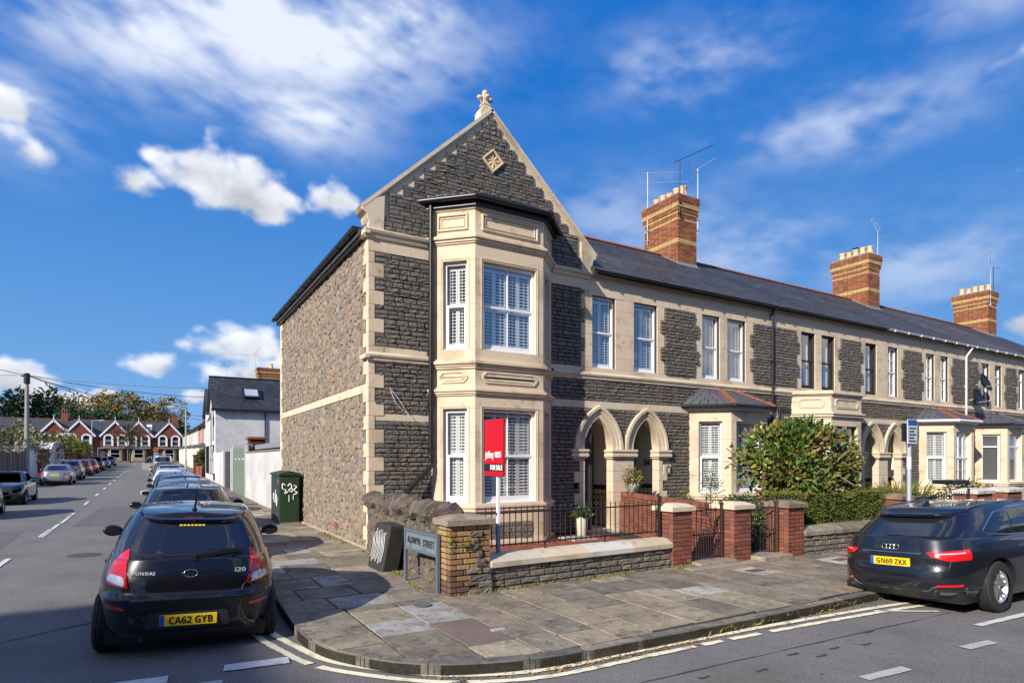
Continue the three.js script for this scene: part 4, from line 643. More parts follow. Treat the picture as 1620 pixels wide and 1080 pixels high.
  bb(.05, -.02, .2); bb(0, .2, .86); bb(.05, .86, .94); bb(.08, .94, 1.0); bb(.03, 1.0, 1.04);
  bb(0, 3.12, 3.4); bb(.03, 3.4, 3.44); bb(.06, 3.44, 3.49); bb(.09, 3.49, 3.55); bb(.03, 3.55, 3.6); bb(0, 3.6, 3.99); bb(.035, 3.99, 4.04); bb(.06, 4.04, 4.09); bb(.1, 4.09, 4.16); bb(.045, 4.16, 4.2); bb(0, 4.2, 4.42);
  bb(0, 6.36, 6.72); bb(.03, 6.72, 6.76); bb(.06, 6.76, 6.82); bb(.1, 6.82, 6.89); bb(.03, 6.89, 6.94); bb(0, 6.94, 7.46); bb(.03, 7.46, 7.52);
  const fs = facets(BX0, BX1, BE), op = [[.26, .83], [.21, 1.57], [.19, .76]];
  const openG = [[.27, .83], [.2, fs[1].L - .2], [fs[2].L - .83, fs[2].L - .27]];
  M('bay_stone', [B, [[1.04, 3.12], [4.42, 6.36]].map(([a, b]) => [0, 1, 2, 3].map((i) => bayPiers(BX0, BX1, BE, lerp(a, b, i / 4) + (i ? .004 : 0), lerp(a, b, (i + 1) / 4), openG)))], MAT.ashlar, bay);
  // raised edge round each opening
  const ch = []; for (let i = 0; i < 3; i++) for (const [y0, y1] of [[1.04, 3.12], [4.42, 6.36]]) { const [a, b] = openG[i]; ch.push(onFacet(fs[i], box(a - .055, a - .04, y0, y1 + .055, -.01, .012)), onFacet(fs[i], box(b + .04, b + .055, y0, y1 + .055, -.01, .012)), onFacet(fs[i], box(a - .04, b + .04, y1 + .04, y1 + .055, -.01, .0118))); }
  for (let i = 0; i < 3; i++) { ch.push(...octFrame(fs[i], .17, fs[i].L - .17, 3.68, 3.93)); ch.push(...rectFrame(fs[i], .16, fs[i].L - .16, 7.02, 7.38)); }
  M('panel_moulding', ch, MAT.ashlar2, bay);
  for (let i = 0; i < 3; i++) {
    const [a, b] = openG[i], f = fs[i], w = b - a, P = (u) => [f.ax + Math.cos(f.ry) * u, f.az - Math.sin(f.ry) * u], c = P((a + b) / 2), o = i === 1 ? { shutter: 4, mid: true } : { shutter: 2 };
    addWindow(bay, 'c' + i, w, 2.06, { ...o, tiers: [[.08, 1.02], [1.05, 1.98]], tilt: 1.0, f: i === 1 ? .06 : .075 }, c[0], 1.05, c[1], f.ry);
    addWindow(bay, 'u' + i, w, 1.92, { ...o, tiers: [[.08, .95], [.98, 1.84]], tilt: .55, f: .06 }, c[0], 4.43, c[1], f.ry);
  }
  // the bay is hollow: back of the rooms
  { const al = []; const f = fs[1]; courses(al, .32, f.L - .32, .24, .62, 0, r, { h: .12, w0: .18, w1: .34, frame: [f.ax, f.az, f.ry], depth: .035, tones: 8 }); pieces(al, bay, 'apron_stone', pennantMats.map((m, i) => gardenMats[i % 4]), GARDEN, gardenStuff, 60); }
  // little roof, gutter, pipe
  const rf = part('bay_roof', bay); M('roof_slope', (() => { const lo = bayPlan(BX0, BX1, BE, .2), hi = [[BX0 + .35, ZW], [BX0 + BE + .3, ZW + .12], [BX1 - BE - .3, ZW + .12], [BX1 - .35, ZW]]; const v = [], T = (a, ya, b, yb, c, yc) => v.push(a[0], ya, a[1], b[0], yb, b[1], c[0], yc, c[1]); for (let i = 0; i < 3; i++) { T(lo[i], 7.66, lo[i + 1], 7.66, hi[i + 1], 8.02); T(lo[i], 7.66, hi[i + 1], 8.02, hi[i], 8.02); } T(hi[0], 8.02, hi[1], 8.02, hi[2], 8.02); T(hi[0], 8.02, hi[2], 8.02, hi[3], 8.02); const g = new THREE.BufferGeometry(); g.setAttribute('position', new THREE.Float32BufferAttribute(v, 3)); g.computeVertexNormals(); return g; })(), MAT.slate, rf);
  M('hip_tiles', [beam([BX0 + BE - .08, 7.7, ZW + BE + .18], [BX0 + BE + .3, 8.05, ZW + .12], .18, .06), beam([BX1 - BE + .08, 7.7, ZW + BE + .18], [BX1 - BE - .3, 8.05, ZW + .12], .18, .06)], MAT.terracotta, rf);
  M('flashing', [...Array(6)].map((_, i) => rbox(BX0 - .1 + i * .2, BX0 + .14 + i * .2, 7.68 + i * .06, 7.82 + i * .06, ZW + .02, ZW + .05, .005)), MAT.lead, rf);
  M('bay_fascia', [prism(bayPlan(BX0, BX1, BE, .1), 7.52, 7.64), prism(bayPlan(BX0, BX1, BE, .17), 7.64, 7.665)], MAT.black, bay);
  { const p = bayPlan(BX0, BX1, BE, .2).map(([x, z]) => [x, 7.66, z]), g = []; for (let i = 0; i < 3; i++) g.push(rod(p[i], p[i + 1], .058, 10)); for (let i = 1; i < 3; i++) g.push(new THREE.SphereGeometry(.07, 8, 6).translate(...p[i])); M('bay_gutter', g, MAT.black, bay); }
  M('bay_downpipe', [rod([BX0 - .05, 1.95, ZW + .1], [BX0 - .05, 7.62, ZW + .1], .055, 10), ...[2.2, 3.2, 4.3, 5.6, 6.7].map((y) => box(BX0 - .11, BX0 + .01, y, y + .06, ZW, ZW + .13)), tube([[BX0 - .05, 2.05, ZW + .1], [BX0 - .05, 1.9, ZW + .1], [BX0 - .12, 1.8, ZW + .13], [BX0 - .5, 1.45, ZW + .2], [BX0 - 1.05, .95, ZW + .3]], .055, 10, 24), lathe([[.05, 0], [.06, .01], [.06, .07], [.05, .08]], 12).translate(BX0 - .05, 2.0, ZW + .1)], MAT.black, h);
  M('loose_cable', [tube([[4.42, 3.48, ZW + .05], [4.55, 3.32, ZW + .07], [4.8, 2.98, ZW + .06], [5.2, 2.78, ZW + .05]], .006, 5, 20), tube([[4.38, 3.52, ZW + .05], [4.5, 3.2, ZW + .09], [4.85, 2.92, ZW + .06], [5.2, 2.74, ZW + .05]], .006, 5, 20)], MAT.white, h);
  // upper window over the porch
  for (const u of upOpen(9.5, XP)) addWindow(h, 'up', u.x1 - u.x0, u.y1 - u.y0, WHITE_UP, (u.x0 + u.x1) / 2, u.y0, ZW);
  // main roof behind
  slateRoof(h, 'main_roof', XG - .02, 17.28 - 6.31, ZW + .18, EAVE + .03, ZR, YR, MAT.slate, { seed: 4 });
  gutter(h, XG + .05, XP, EAVE + .02, ZW + .2, MAT.black); M('fascia', box(XG, XP, EAVE - .02, EAVE + .08, ZW - .02, ZW + .12), MAT.white, h);
  M('roof_vent', [box(11.9 - 1.3, 12.25 - 1.3, 8.0, 8.08, -14.6, -14.3)], MAT.lead, h);
  M('security_light', [box(5.55, 5.62, 6.42, 6.5, ZW + .1, ZW + .2)], MAT.black, h);
}
// ---------- porches shared in pairs, the rest of the terrace ----------
const font = await new FontLoader().loadAsync('fonts/droid/droid_sans_bold.typeface.json');
function text(t, size, depth = .004) { const g = new TextGeometry(t, { font, size, depth, curveSegments: 4, bevelEnabled: false }); g.computeBoundingBox(); const b = g.boundingBox; g.translate(-(b.max.x + b.min.x) / 2, -(b.max.y + b.min.y) / 2, 0); return g; }
function porch(h, cx, x0, x1, doorMat, o = {}) {
  const zb = ZW - 1.25, p = part('porch', h), T = .06;
  M('porch_wall', [box(x0 - T, x0, .1, 3.3, zb, ZW - .23), box(x1, x1 + T, 1.3, 3.3, zb, ZW - .23), box(x0 - T, x1 + T, .1, 3.3, zb - T, zb), box(x0 - T, x1 + T, 3.3, 3.36, zb, ZW - .2)], o.wall ?? MAT.porchcream, p);
  M('porch_floor', [box(x0, x1, -.02, .16, zb, ZW - .02), rbox(cx - .5, cx + .5, -.02, .18, ZW - .02, ZW + .26, .015)], MAT.ashlar2, p);
  // tiled dado on the right hand wall
  const tiles = [], dark = []; M('dado', box(x1 - .001, x1 + T - .001, .16, 1.3, zb, ZW - .23), MAT.interior, p);
  const n = 6, w = (ZW - .26 - zb) / n, hh = .165; for (let j = 0; j < 6; j++) for (let i = 0; i < n; i++) { tiles.push(rbox(x1 - .014, x1, .2 + j * hh, .2 + (j + 1) * hh - .004, zb + i * w + .002, zb + (i + 1) * w - .002, .004)); const d = ext([[0, -.05], [.05, 0], [0, .05], [-.05, 0]], .004).rotateY(-Math.PI / 2).translate(x1 - .014, .2 + (j + 1) * hh, zb + (i + .5) * w); dark.push(d); if (j < 5) dark.push(ext([[0, -.03], [.03, 0], [0, .03], [-.03, 0]], .004).rotateY(-Math.PI / 2).translate(x1 - .014, .2 + (j + .5) * hh, zb + (i + 1) * w - .02)); }
  M('wall_tiles', tiles, std([.68, .56, .28], .25), p, 'stuff'); M('dark_tiles', dark, std([.07, .02, .02], .25), p, 'stuff');
  M('dado_rail', [box(x1 - .03, x1, 1.2, 1.25, zb, ZW - .24), box(x1 - .02, x1, 1.25, 1.3, zb, ZW - .24), box(x1 - .02, x1, .16, .2, zb, ZW - .24)], std([.06, .02, .02], .3), p);
  // door in the back wall
  const d = part('door', p, (x0 + x1) / 2 + .1, .16, zb); const dw = .5;
  M('door_leaf', [rbox(-dw, dw, 0, 2.03, 0, .045, .006), ...[-1, 1].flatMap((s) => [rbox(s * .24 - .15, s * .24 + .15, .15, .8, .04, .058, .008), rbox(s * .24 - .15, s * .24 + .15, 1.0, 1.85, .04, .052, .008)])], doorMat, d);
  M('door_frame', [rbox(-dw - .09, -dw - .005, 0, 2.5, 0, .07, .01), rbox(dw + .005, dw + .09, 0, 2.5, 0, .07, .01), rbox(-dw, dw, 2.04, 2.1, 0, .07, .01), rbox(-dw, dw, 2.42, 2.5, 0, .07, .01)], doorMat, d);
  M('fanlight', box(-dw, dw, 2.1, 2.42, .01, .02), MAT.frameblack, d); M('letter_box', rbox(-.13, .13, .88, .93, .04, .06, .004), std([.5, .4, .2], .3, { metalness: .8 }), d); M('handle', new THREE.SphereGeometry(.03, 10, 8).translate(-.38, 1, .075), std([.5, .4, .2], .3, { metalness: .8 }), d);
  return p;
}
function impost(h, x0, x1) { const z0 = ZW - .24, g = [], add = (d, y0, y1) => g.push(rbox(x0 - d, x1 + d, y0, y1, z0, ZW + .03 + d, .02)); add(0, 1.98, 2.03); add(.05, 2.03, 2.07); add(.085, 2.07, 2.16); add(.06, 2.16, 2.2); add(.09, 2.2, 2.27); M('impost', g, MAT.ashlar2, h); }
function jamb(h, x0, x1, teeth) { const g = []; for (let k = 0; k < 7; k++) g.push(rbox(x0 - (teeth < 0 && k % 2 ? .17 : 0), x1 + (teeth > 0 && k % 2 ? .17 : 0), k ? .0 + k * .283 : 0, (k + 1) * .283 - .003, ZW - .235, ZW + .03, .012)); M('door_jamb', g, MAT.ashlar2, h); }
function doorway(h, cx, side, doorMat, xin0, xin1, o) { // side: -1 has its outer jamb on the left
  arch(h, cx); impost(h, side < 0 ? cx - .82 : cx + .46, side < 0 ? cx - .46 : cx + .82); jamb(h, side < 0 ? cx - .62 : cx + .46, side < 0 ? cx - .46 : cx + .62, side); porch(h, cx, xin0, xin1, doorMat, o);
}
function midPier(h, cxa, cxb) { impost(h, cxa + .46, cxb - .46); const g = []; for (let k = 0; k < 7; k++) g.push(rbox(cxa + .46, cxb - .46, k * .283, (k + 1) * .283 - .003, ZW - .235, ZW + .03, .012)); M('door_jamb', g, MAT.ashlar2, h); }
const HOUSES = [], P2 = [XP, 17.25, 23.6, 30.15, 36.7, 43.2, 49.7];
{ const c = scene.children.find((o) => o.name === 'corner_house'); doorway(c, 10.06, -1, MAT.green, 9.4, 10.88); midPier(c, 10.06, 11.72); }
function bayFront(h, x0, x1, e, o, r) {
  const bay = part('bay', h), B = [], bb = (d, y0, y1, b = .006) => B.push(bayBand(x0, x1, e, d, y0, y1, b)), fs = facets(x0, x1, e), top = o.parapet ? 3.34 : 3.42;
  bb(.04, -.02, .2); bb(0, .2, .86); bb(.05, .86, .94); bb(.08, .94, 1.0); bb(.03, 1.0, 1.04); bb(0, 3.1, top);
  const m = .27, open = fs.map((f, i) => (i === 1 ? [.22, f.L - .22] : i === 0 ? [m, f.L - .24] : [.24, f.L - m]));
  if (o.parapet) { bb(.03, 3.34, 3.4); bb(.08, 3.4, 3.48); bb(.12, 3.48, 3.53); bb(.02, 3.53, 3.6); bb(0, 3.6, 4.08); bb(.04, 4.08, 4.13); bb(.1, 4.13, 4.21); bb(.05, 4.21, 4.25); }
  M('bay_stone', [B, [0, 1, 2, 3].map((i) => bayPiers(x0, x1, e, lerp(1.04, 3.1, i / 4) + (i ? .004 : 0), lerp(1.04, 3.1, (i + 1) / 4), open))], o.stone ?? MAT.ashlar, bay);
  if (o.parapet) { const ch = []; fs.forEach((f) => ch.push(...octFrame(f, .2, f.L - .2, 3.68, 4.0))); M('panel_moulding', ch, MAT.ashlar2, bay); }
  fs.forEach((f, i) => { const [a, b] = open[i], u = (a + b) / 2; addWindow(bay, o.key + i, b - a, 2.05, i === 1 && o.front ? o.front : o.win, f.ax + Math.cos(f.ry) * u, 1.045, f.az - Math.sin(f.ry) * u, f.ry); });
  if (!o.parapet) {
    const rf = part('bay_roof', bay), lo = bayPlan(x0, x1, e, .22), hi = [[x0 + .45, ZW], [x0 + e + .45, ZW + .02], [x1 - e - .45, ZW + .02], [x1 - .45, ZW]], yl = 3.56, yh = 4.08, r2 = rng(o.seed ?? 3);
    const slope = (i) => { const v = [], T = (a, ya, b, yb, c, yc) => v.push(a[0], ya, a[1], b[0], yb, b[1], c[0], yc, c[1]); T(lo[i], yl, lo[i + 1], yl, hi[i + 1], yh); T(lo[i], yl, hi[i + 1], yh, hi[i], yh); const g = new THREE.BufferGeometry(); g.setAttribute('position', new THREE.Float32BufferAttribute(v, 3)); g.computeVertexNormals(); return g; };
    M('roof_deck', [0, 1, 2].map(slope), MAT.darkmortar, rf);
    // slates laid course by course over each slope
    const sl = []; for (let i = 0; i < 3; i++) { const A = lo[i], Bq = lo[i + 1], C = hi[i + 1], D = hi[i], n = 6; for (let k = 0; k < n; k++) { const t = k / n, t2 = (k + 1.12) / n, yA = lerp(yl, yh, t) + .02, yB = lerp(yl, yh, Math.min(1, t2)) + .008; const a = [lerp(A[0], D[0], t), lerp(A[1], D[1], t)], b = [lerp(Bq[0], C[0], t), lerp(Bq[1], C[1], t)], c = [lerp(Bq[0], C[0], Math.min(1, t2)), lerp(Bq[1], C[1], Math.min(1, t2))], d = [lerp(A[0], D[0], Math.min(1, t2)), lerp(A[1], D[1], Math.min(1, t2))]; const m2 = Math.max(2, Math.round(Math.hypot(b[0] - a[0], b[1] - a[1]) / .24)); for (let q = 0; q < m2; q++) { const u0 = q / m2 + .008, u1 = (q + 1) / m2 - .008, P = (p, s, u) => [lerp(p[0], s[0], u), lerp(p[1], s[1], u)]; const p0 = P(a, b, u0), p1 = P(a, b, u1), p2 = P(d, c, u1), p3 = P(d, c, u0); const v = [p0[0], yA, p0[1], p1[0], yA, p1[1], p2[0], yB, p2[1], p0[0], yA, p0[1], p2[0], yB, p2[1], p3[0], yB, p3[1], p0[0], yA - .014, p0[1], p1[0], yA - .014, p1[1], p1[0], yA, p1[1], p0[0], yA - .014, p0[1], p1[0], yA, p1[1], p0[0], yA, p0[1]]; const g = new THREE.BufferGeometry(); g.setAttribute('position', new THREE.Float32BufferAttribute(v, 3)); g.computeVertexNormals(); sl.push([g, col([0, 0, 0].map(() => rr(r2, .8, 1.2)))]); } } }
    MC('slates', sl, std([.085, .085, .095], .6, { vertexColors: true, ...bump(rough, 2, .004), side: THREE.DoubleSide }), rf, 'stuff');
    for (const i of [1, 2]) { const a = [lo[i][0], yl + .03, lo[i][1]], b = [hi[i][0], yh + .03, hi[i][1]]; for (let k = 0; k < 4; k++) M('hip_tile', beam([0, 1, 2].map((q) => lerp(a[q], b[q], k / 4)), [0, 1, 2].map((q) => lerp(a[q], b[q], (k + .96) / 4)), .15, .05), o.hip ?? MAT.terracotta, rf); }
    M('flashing', box(x0 + .4, x1 - .4, yh - .06, yh + .1, ZW, ZW + .03), MAT.lead, rf);
    M('bay_fascia', prism(bayPlan(x0, x1, e, .13), top, 3.53), MAT.white, bay);
    const p = bayPlan(x0, x1, e, .22).map(([x, z]) => [x, 3.53, z]), g = []; for (let i = 0; i < 3; i++) g.push(rod(p[i], p[i + 1], .055, 10)); for (let i = 1; i < 3; i++) g.push(new THREE.SphereGeometry(.062, 8, 6).translate(...p[i])); M('bay_gutter', g, o.gut ?? MAT.black, bay);
  }
  return bay;
}
const SH = { shutter: 2, tiers: [[.08, 1.0], [1.05, 1.97]], tilt: .6, f: .055 }, SH4 = { ...SH, shutter: 4 }, DARKW = { frame: MAT.frameblack, curtain: 'sides', f: .055 }, GEO = { grid: [2, 4], shutter: 2, tiers: [[.08, 1.0], [1.05, 1.97]], tilt: .2, f: .055 }, TILT = { transom: .74, sash: false, blind: true, f: .07 };
const SPEC = [
  { name: 'terrace_house', label: 'second house of the terrace, slate roofed bay with white shutters and blue door', bay: [13.39, 16.62, .82], door: 11.72, ds: 1, doorM: MAT.bluegrey, up: [WHITE_UP, WHITE_UP], upkey: 'up', o: { key: 'b2', win: SH, front: SH4 }, dark: [[12.42, 13.62], [16.22, 17.25]], stringM: MAT.ashlar2, gut: MAT.black, chim: [16.65, 17.64] },
  { name: 'terrace_house', label: 'third house of the terrace, flat parapet bay with dark window frames behind the leafy tree', bay: [18.13, 21.55, .85], door: 22.85, ds: -1, doorM: MAT.frameblack, up: [DARKW, DARKW], upkey: 'dk', o: { key: 'b3', win: DARKW, parapet: true, stone: MAT.ashlar2 }, dark: [[17.25, 18.38], [20.92, 22.12]], gut: MAT.black },
  { name: 'terrace_house', label: 'fourth house of the terrace, slate roofed bay with gridded white windows and pale green door', bay: [26.25, 29.65, .86], door: 24.4, ds: 1, doorM: std([.4, .45, .36], .5), up: [GEO, GEO], upkey: 'geo', o: { key: 'b4', win: SH, front: { ...GEO, grid: [3, 4] }, gut: MAT.white }, dark: [[25.1, 26.42], [29.0, 30.15]], gut: MAT.white, chim: [29.15, 30.15] },
  { name: 'terrace_house', label: 'fifth house of the terrace, bay with blinds beyond the white downpipe', bay: [31.0, 34.4, .86], door: 35.9, ds: -1, doorM: MAT.frameblack, up: [{ transom: .72, sash: false, curtain: 'full', f: .055 }, { transom: .72, sash: false, curtain: 'full', f: .055 }], upkey: 'tl', o: { key: 'b5', win: TILT, gut: MAT.black, hip: MAT.slatelight }, dark: [[30.15, 31.25], [34.0, 35.1]], gut: MAT.white },
  { name: 'terrace_house', label: 'last house of the terrace in view, at the right edge', bay: [39.2, 42.6, .86], door: 37.5, ds: 1, doorM: MAT.bluegrey, up: [GEO, GEO], upkey: 'geo', o: { key: 'b6', win: SH }, dark: [[38.3, 39.5], [42, 43.2]], gut: MAT.white, chim: [41.5, 42.6] },
];
SPEC.forEach((s, i) => {
  const x0 = P2[i], x1 = P2[i + 1], h = thing(s.name, s.label, 'house'), r = rng(300 + i), list = [], ups = upOpen(x0, x1), d = { arch: 1, cx: s.door, a: .46, spring: 2.27, rise: .83 };
  HOUSES.push(h);
  shell(h, x0 + .002, x1 - .002, [...ups, d, { x0: s.bay[0] + .3, x1: s.bay[1] - .3, y0: .95, y1: 3.2 }], MAT.darkmortar);
  const darkR = s.dark, cream = []; let x = x0; for (const [a, b] of darkR) { if (a > x) cream.push([x, a]); x = b; } if (x < x1) cream.push([x, x1]);
  const ash = (a, b) => { const A = []; ashlar(A, a, b, 4.4, 6.28, ZW, r); M('ashlar', A, MAT.ashlar, h); };
  for (const [a, b] of cream) { let xs = a; for (const u of ups.filter((u) => u.x0 > a - .01 && u.x1 < b + .01)) { if (u.x0 > xs + .02) ash(xs, u.x0); xs = u.x1; } if (b > xs + .02) ash(xs, b); }
  { const A = []; ashlar(A, x0, x1, 6.28, EAVE - .01, ZW, r, { w: .85 }); M('lintel_course', A, MAT.ashlar, h); const A2 = []; ashlar(A2, x0, x1, 4.28, 4.4, ZW, r, { w: .8 }); M('sill_course', A2, MAT.ashlar, h); }
  M('string_course', mould(x0, x1, ZW, STR), MAT.ashlar2, h); const [b0, b1, be] = s.bay; for (const [a, b] of [[x0, b0 + .05], [b1 - .05, x1]]) M('stone_band', mould(a, b, ZW, BAND), MAT.ashlar2, h);
  for (const [a, b] of darkR) { const L = a > x0 + .05, Rr = b < x1 - .05; courses(list, a, b, 4.4, 6.28, ZW - .03, r, { span: (y, k) => [a - (L && Math.floor(k / 4) % 2 ? .15 : 0), b + (Rr && Math.floor(k / 4) % 2 ? .15 : 0)] }); const ch4 = 1.88 / 20 * 4; M('panel_bed', [0, 1, 2, 3, 4, 5].map((k) => box(a - (L && k % 2 ? .15 : 0), b + (Rr && k % 2 ? .15 : 0), 4.4 + k * ch4, Math.min(6.28, 4.4 + (k + 1) * ch4), ZW - .012, ZW + .0035)), MAT.darkmortar, h); }
  const so = s.ds < 0 ? [s.door - .64, s.door + .85] : [s.door - .85, s.door + .64], hole = (y) => (y > 2.27 ? [s.door - archHalf(.8, 1.15, y - 2.27), s.door + archHalf(.8, 1.15, y - 2.27)] : so), bayH = (y) => [b0 + .02, b1 - .02];
  courses(list, x0, x1, .1, 3.34, ZW - .03, r, { holes: [hole, bayH] }); courses(list, x0, x1, 3.52, 4.06, ZW - .03, r, { holes: s.o.parapet ? [bayH] : [] });
  for (const q of list) if (q.m.elements[13] > 4.4) q.m.elements[14] += .032;
  pieces(list, h, 'walling_stone', pennantMats, PENNANT, pennantStuff, i === 0 ? 300 : i === 1 ? 120 : 0, 'walling_stones');
  ups.forEach((u, k) => addWindow(h, s.upkey, u.x1 - u.x0, u.y1 - u.y0, s.up[k % 2], (u.x0 + u.x1) / 2, u.y0, ZW));
  doorway(h, s.door, s.ds, s.doorM, s.ds > 0 ? s.door - .68 : s.door - .72, s.ds > 0 ? s.door + .72 : s.door + .68, i === 0 ? { wall: std([.72, .7, .52], .9) } : {});
  if (s.ds < 0 && SPEC[i + 1]) midPier(h, s.door, SPEC[i + 1].door);
  bayFront(h, b0, b1, be, { ...s.o, seed: i + 9 }, r);
  slateRoof(h, 'roof', x0 + .002, x1 - .002, ZW + .18, EAVE + .03, ZR, YR, i === 3 ? MAT.slatelight : MAT.slate, { seed: 40 + i });
  gutter(h, x0 + .01, x1 - .01, EAVE + .02, ZW + .22, s.gut); M('fascia', box(x0, x1, EAVE - .02, EAVE + .07, ZW - .02, ZW + .14), i < 2 ? MAT.frameblack : MAT.white, h);
  if (s.chim) chimney(h, s.chim[0], s.chim[1], -17.84, -16.08, 8.95, 11.75, 70 + i, 5, { cowl: i === 2 ? 2 : -1 });
  M('roof_vent', rbox((x0 + x1) / 2 + 1, (x0 + x1) / 2 + 1.35, 8.03, 8.12, -14.75, -14.45, .01), MAT.lead, h);
});
{ const [h2, h3, h4, h5] = HOUSES;
  downpipe(h2, 17.06, .1, 6.7, ZW + .09, MAT.frameblack, [0, EAVE, ZW + .2]); downpipe(h4, 30.0, .1, 6.35, ZW + .09, MAT.white, [.25, EAVE, ZW + .2]);
  M('house_number', text('34', .17, .012).rotateY(-Math.PI / 2).translate(12.43, 1.92, ZW - .72), MAT.iron, h2);
  const oval = new THREE.TorusGeometry(.095, .018, 8, 24).scale(.8, 1.1, .6).translate(12.52, 1.72, ZW + .05); M('wall_plaque', [oval], std([.1, .11, .08], .6), h2); M('plaque_stone', rbox(12.36, 12.64, 1.58, 1.86, ZW - .02, ZW + .04, .01), MAT.ashlar2, h2);
  M('alarm_pipe', [rod([17.95, 3.62, ZW + .1], [17.4, 3.62, ZW + .1], .045, 8), rod([17.4, 3.1, ZW + .1], [17.4, 3.64, ZW + .1], .05, 8)], MAT.frameblack, h3);
}
// ---------- aerials on the chimneys, dishes on the wall ----------
function yagi(g, c, dir, len, n, el) { const d = V3(dir).normalize(), s = new THREE.Vector3(0, 1, 0).cross(d).normalize(), C = V3(c), a = C.clone().addScaledVector(d, -len * .15), b = C.clone().addScaledVector(d, len * .85); g.push(rod(a.toArray(), b.toArray(), .011, 5)); for (let i = 0; i < n; i++) { const p = a.clone().lerp(b, (i + .3) / n), w = el * (1 - .35 * i / n); g.push(rod(p.clone().addScaledVector(s, -w).toArray(), p.clone().addScaledVector(s, w).toArray(), .006, 4)); } return { a, s, d }; }
function aerial(label, base, top, arms, m = MAT.galv) {
  const t = thing('television_aerial', label, 'aerial', ...base, 0, 'television aerials on the chimneys'); const L = top - base[1]; M('mast', [rod([0, 0, 0], [0, L, 0], .02, 6), box(-.05, .05, .1, .16, -.05, .05), box(-.05, .05, .5, .56, -.05, .05)], m, t);
  for (const [y, dir, len, n, el, grid] of arms) { const g = [], q = yagi(g, [0, L + y, 0], dir, len, n, el); if (grid) for (const sy of [-1, 1]) for (let k = 0; k < 6; k++) { const p = q.a.clone().addScaledVector(q.d, -.02 + k * .02 * -1); const yy = sy * (.05 + k * .055); g.push(rod([p.x - q.s.x * .2, p.y + yy, p.z - q.s.z * .2], [p.x + q.s.x * .2, p.y + yy, p.z + q.s.z * .2], .005, 4)); } M('antenna', g, m, t); }
}
aerial('thin aerial with long twin arms on the far left corner of the nearest chimney', [16.6, 10.35, -17.6], 13.15, [[-.42, [.86, .05, .5], 1.9, 14, .09], [-.02, [.86, .02, .5], 1.6, 12, .09]]);
aerial('dark aerial mast with one long arm in front of the nearest chimney', [16.7, 10.9, -16.03], 13.0, [[0, [.78, .4, .45], 1.6, 10, .07]], MAT.frameblack);
aerial('silver aerial with wire grid reflector at the right of the nearest chimney', [17.72, 10.5, -16.1], 12.95, [[0, [.74, .5, .42], .95, 9, .1, 1]]);
aerial('aerial on the second chimney, the one with a cowl among its pots', [30.2, 11, -16.2], 13.15, [[0, [-.9, .05, .3], 1.6, 10, .12], [-.3, [.9, .02, .1], 1.2, 7, .1]]);
aerial('branching aerial rising in front of the third and farthest terrace chimney', [41.6, 10.8, -16.0], 13.6, [[0, [-.9, 0, .35], 2.2, 9, .1], [.3, [.6, .3, .3], 1.2, 8, .12]]);
aerial('bare mast at the right of the third and farthest terrace chimney', [43, 10.8, -16.4], 13.4, [[0, [.95, .1, .1], .8, 4, .06]], MAT.frameblack);
function dish(label, x, y, z, ry, r, m = MAT.frameblack, group = 'satellite dishes') {
  const t = thing('satellite_dish', label, 'satellite dish', x, y, z, ry, group); const pts = []; for (let i = 0; i <= 8; i++) { const q = i / 8; pts.push([r * q, .16 * r * q * q * 2]); } for (let i = 8; i >= 0; i--) { const q = i / 8; pts.push([r * q, .16 * r * q * q * 2 - .012]); }
  M('reflector', lathe(pts, 24).scale(1, 1, .85).rotateX(Math.PI / 2 - .35).translate(0, 0, .25), m, t); M('bracket', [rod([0, 0, .24], [0, -.05, 0], .025), rod([0, -.32 * r, .26], [0, -.12, .25 + r * 1.05], .012)], MAT.galv, t); M('receiver', rod([0, -.12, .25 + r], [0, -.05, .25 + r * 1.2], .035, 8), MAT.galv, t);
}
dish('upper of the two dark satellite dishes above the fourth bay', 31.0, 5.3, ZW + .02, .1, .5); dish('lower of the two dark satellite dishes, just above the bay roof', 30.35, 4.6, ZW + .02, .1, .5);
// ---------- front gardens ----------
const WF = 'front garden walls and pillars';
tag(M('yard', [box(4.1, 8.2, -.05, .1, -12.6, -7.8), box(8.2, 9.6, -.05, .115, -12.6, -7.6)], MAT.redfloor), 'red tiled yard of the corner house', null, null, 'structure');
tag(M('garden_soil', [box(9.9, 50, -.05, .1, -12.6, -7.5)], MAT.soil), 'earth of the front gardens farther along', null, null, 'structure');
{ const g = []; const t = new THREE.Group(); t.name = 'yard_tiles'; tag(t, 'red quarry tiles with pale stone steps before the porch', null, null, 'structure'); scene.add(t); const r = rng(8), m = [[.3, .075, .045], [.24, .06, .04], [.34, .1, .06]].map((c) => std(c, .75, { map: rep(mottle, 2) }));
  const G = [[], [], []]; for (let x = 4.2; x < 9.5; x += .24) for (let z = -12.0; z < -8; z += .24) G[Math.floor(r() * 3)].push(box(x, x + .232, .1, .112 + r() * .004, z, z + .232)); G.forEach((q, i) => M('tile', q, m[i], t, 'stuff'));
  M('step', [rbox(8.4, 9.1, .1, .155, -11.95, -11.3, .01)], std([.45, .43, .42], .85, { map: rep(slabMap, .8) }), t); }
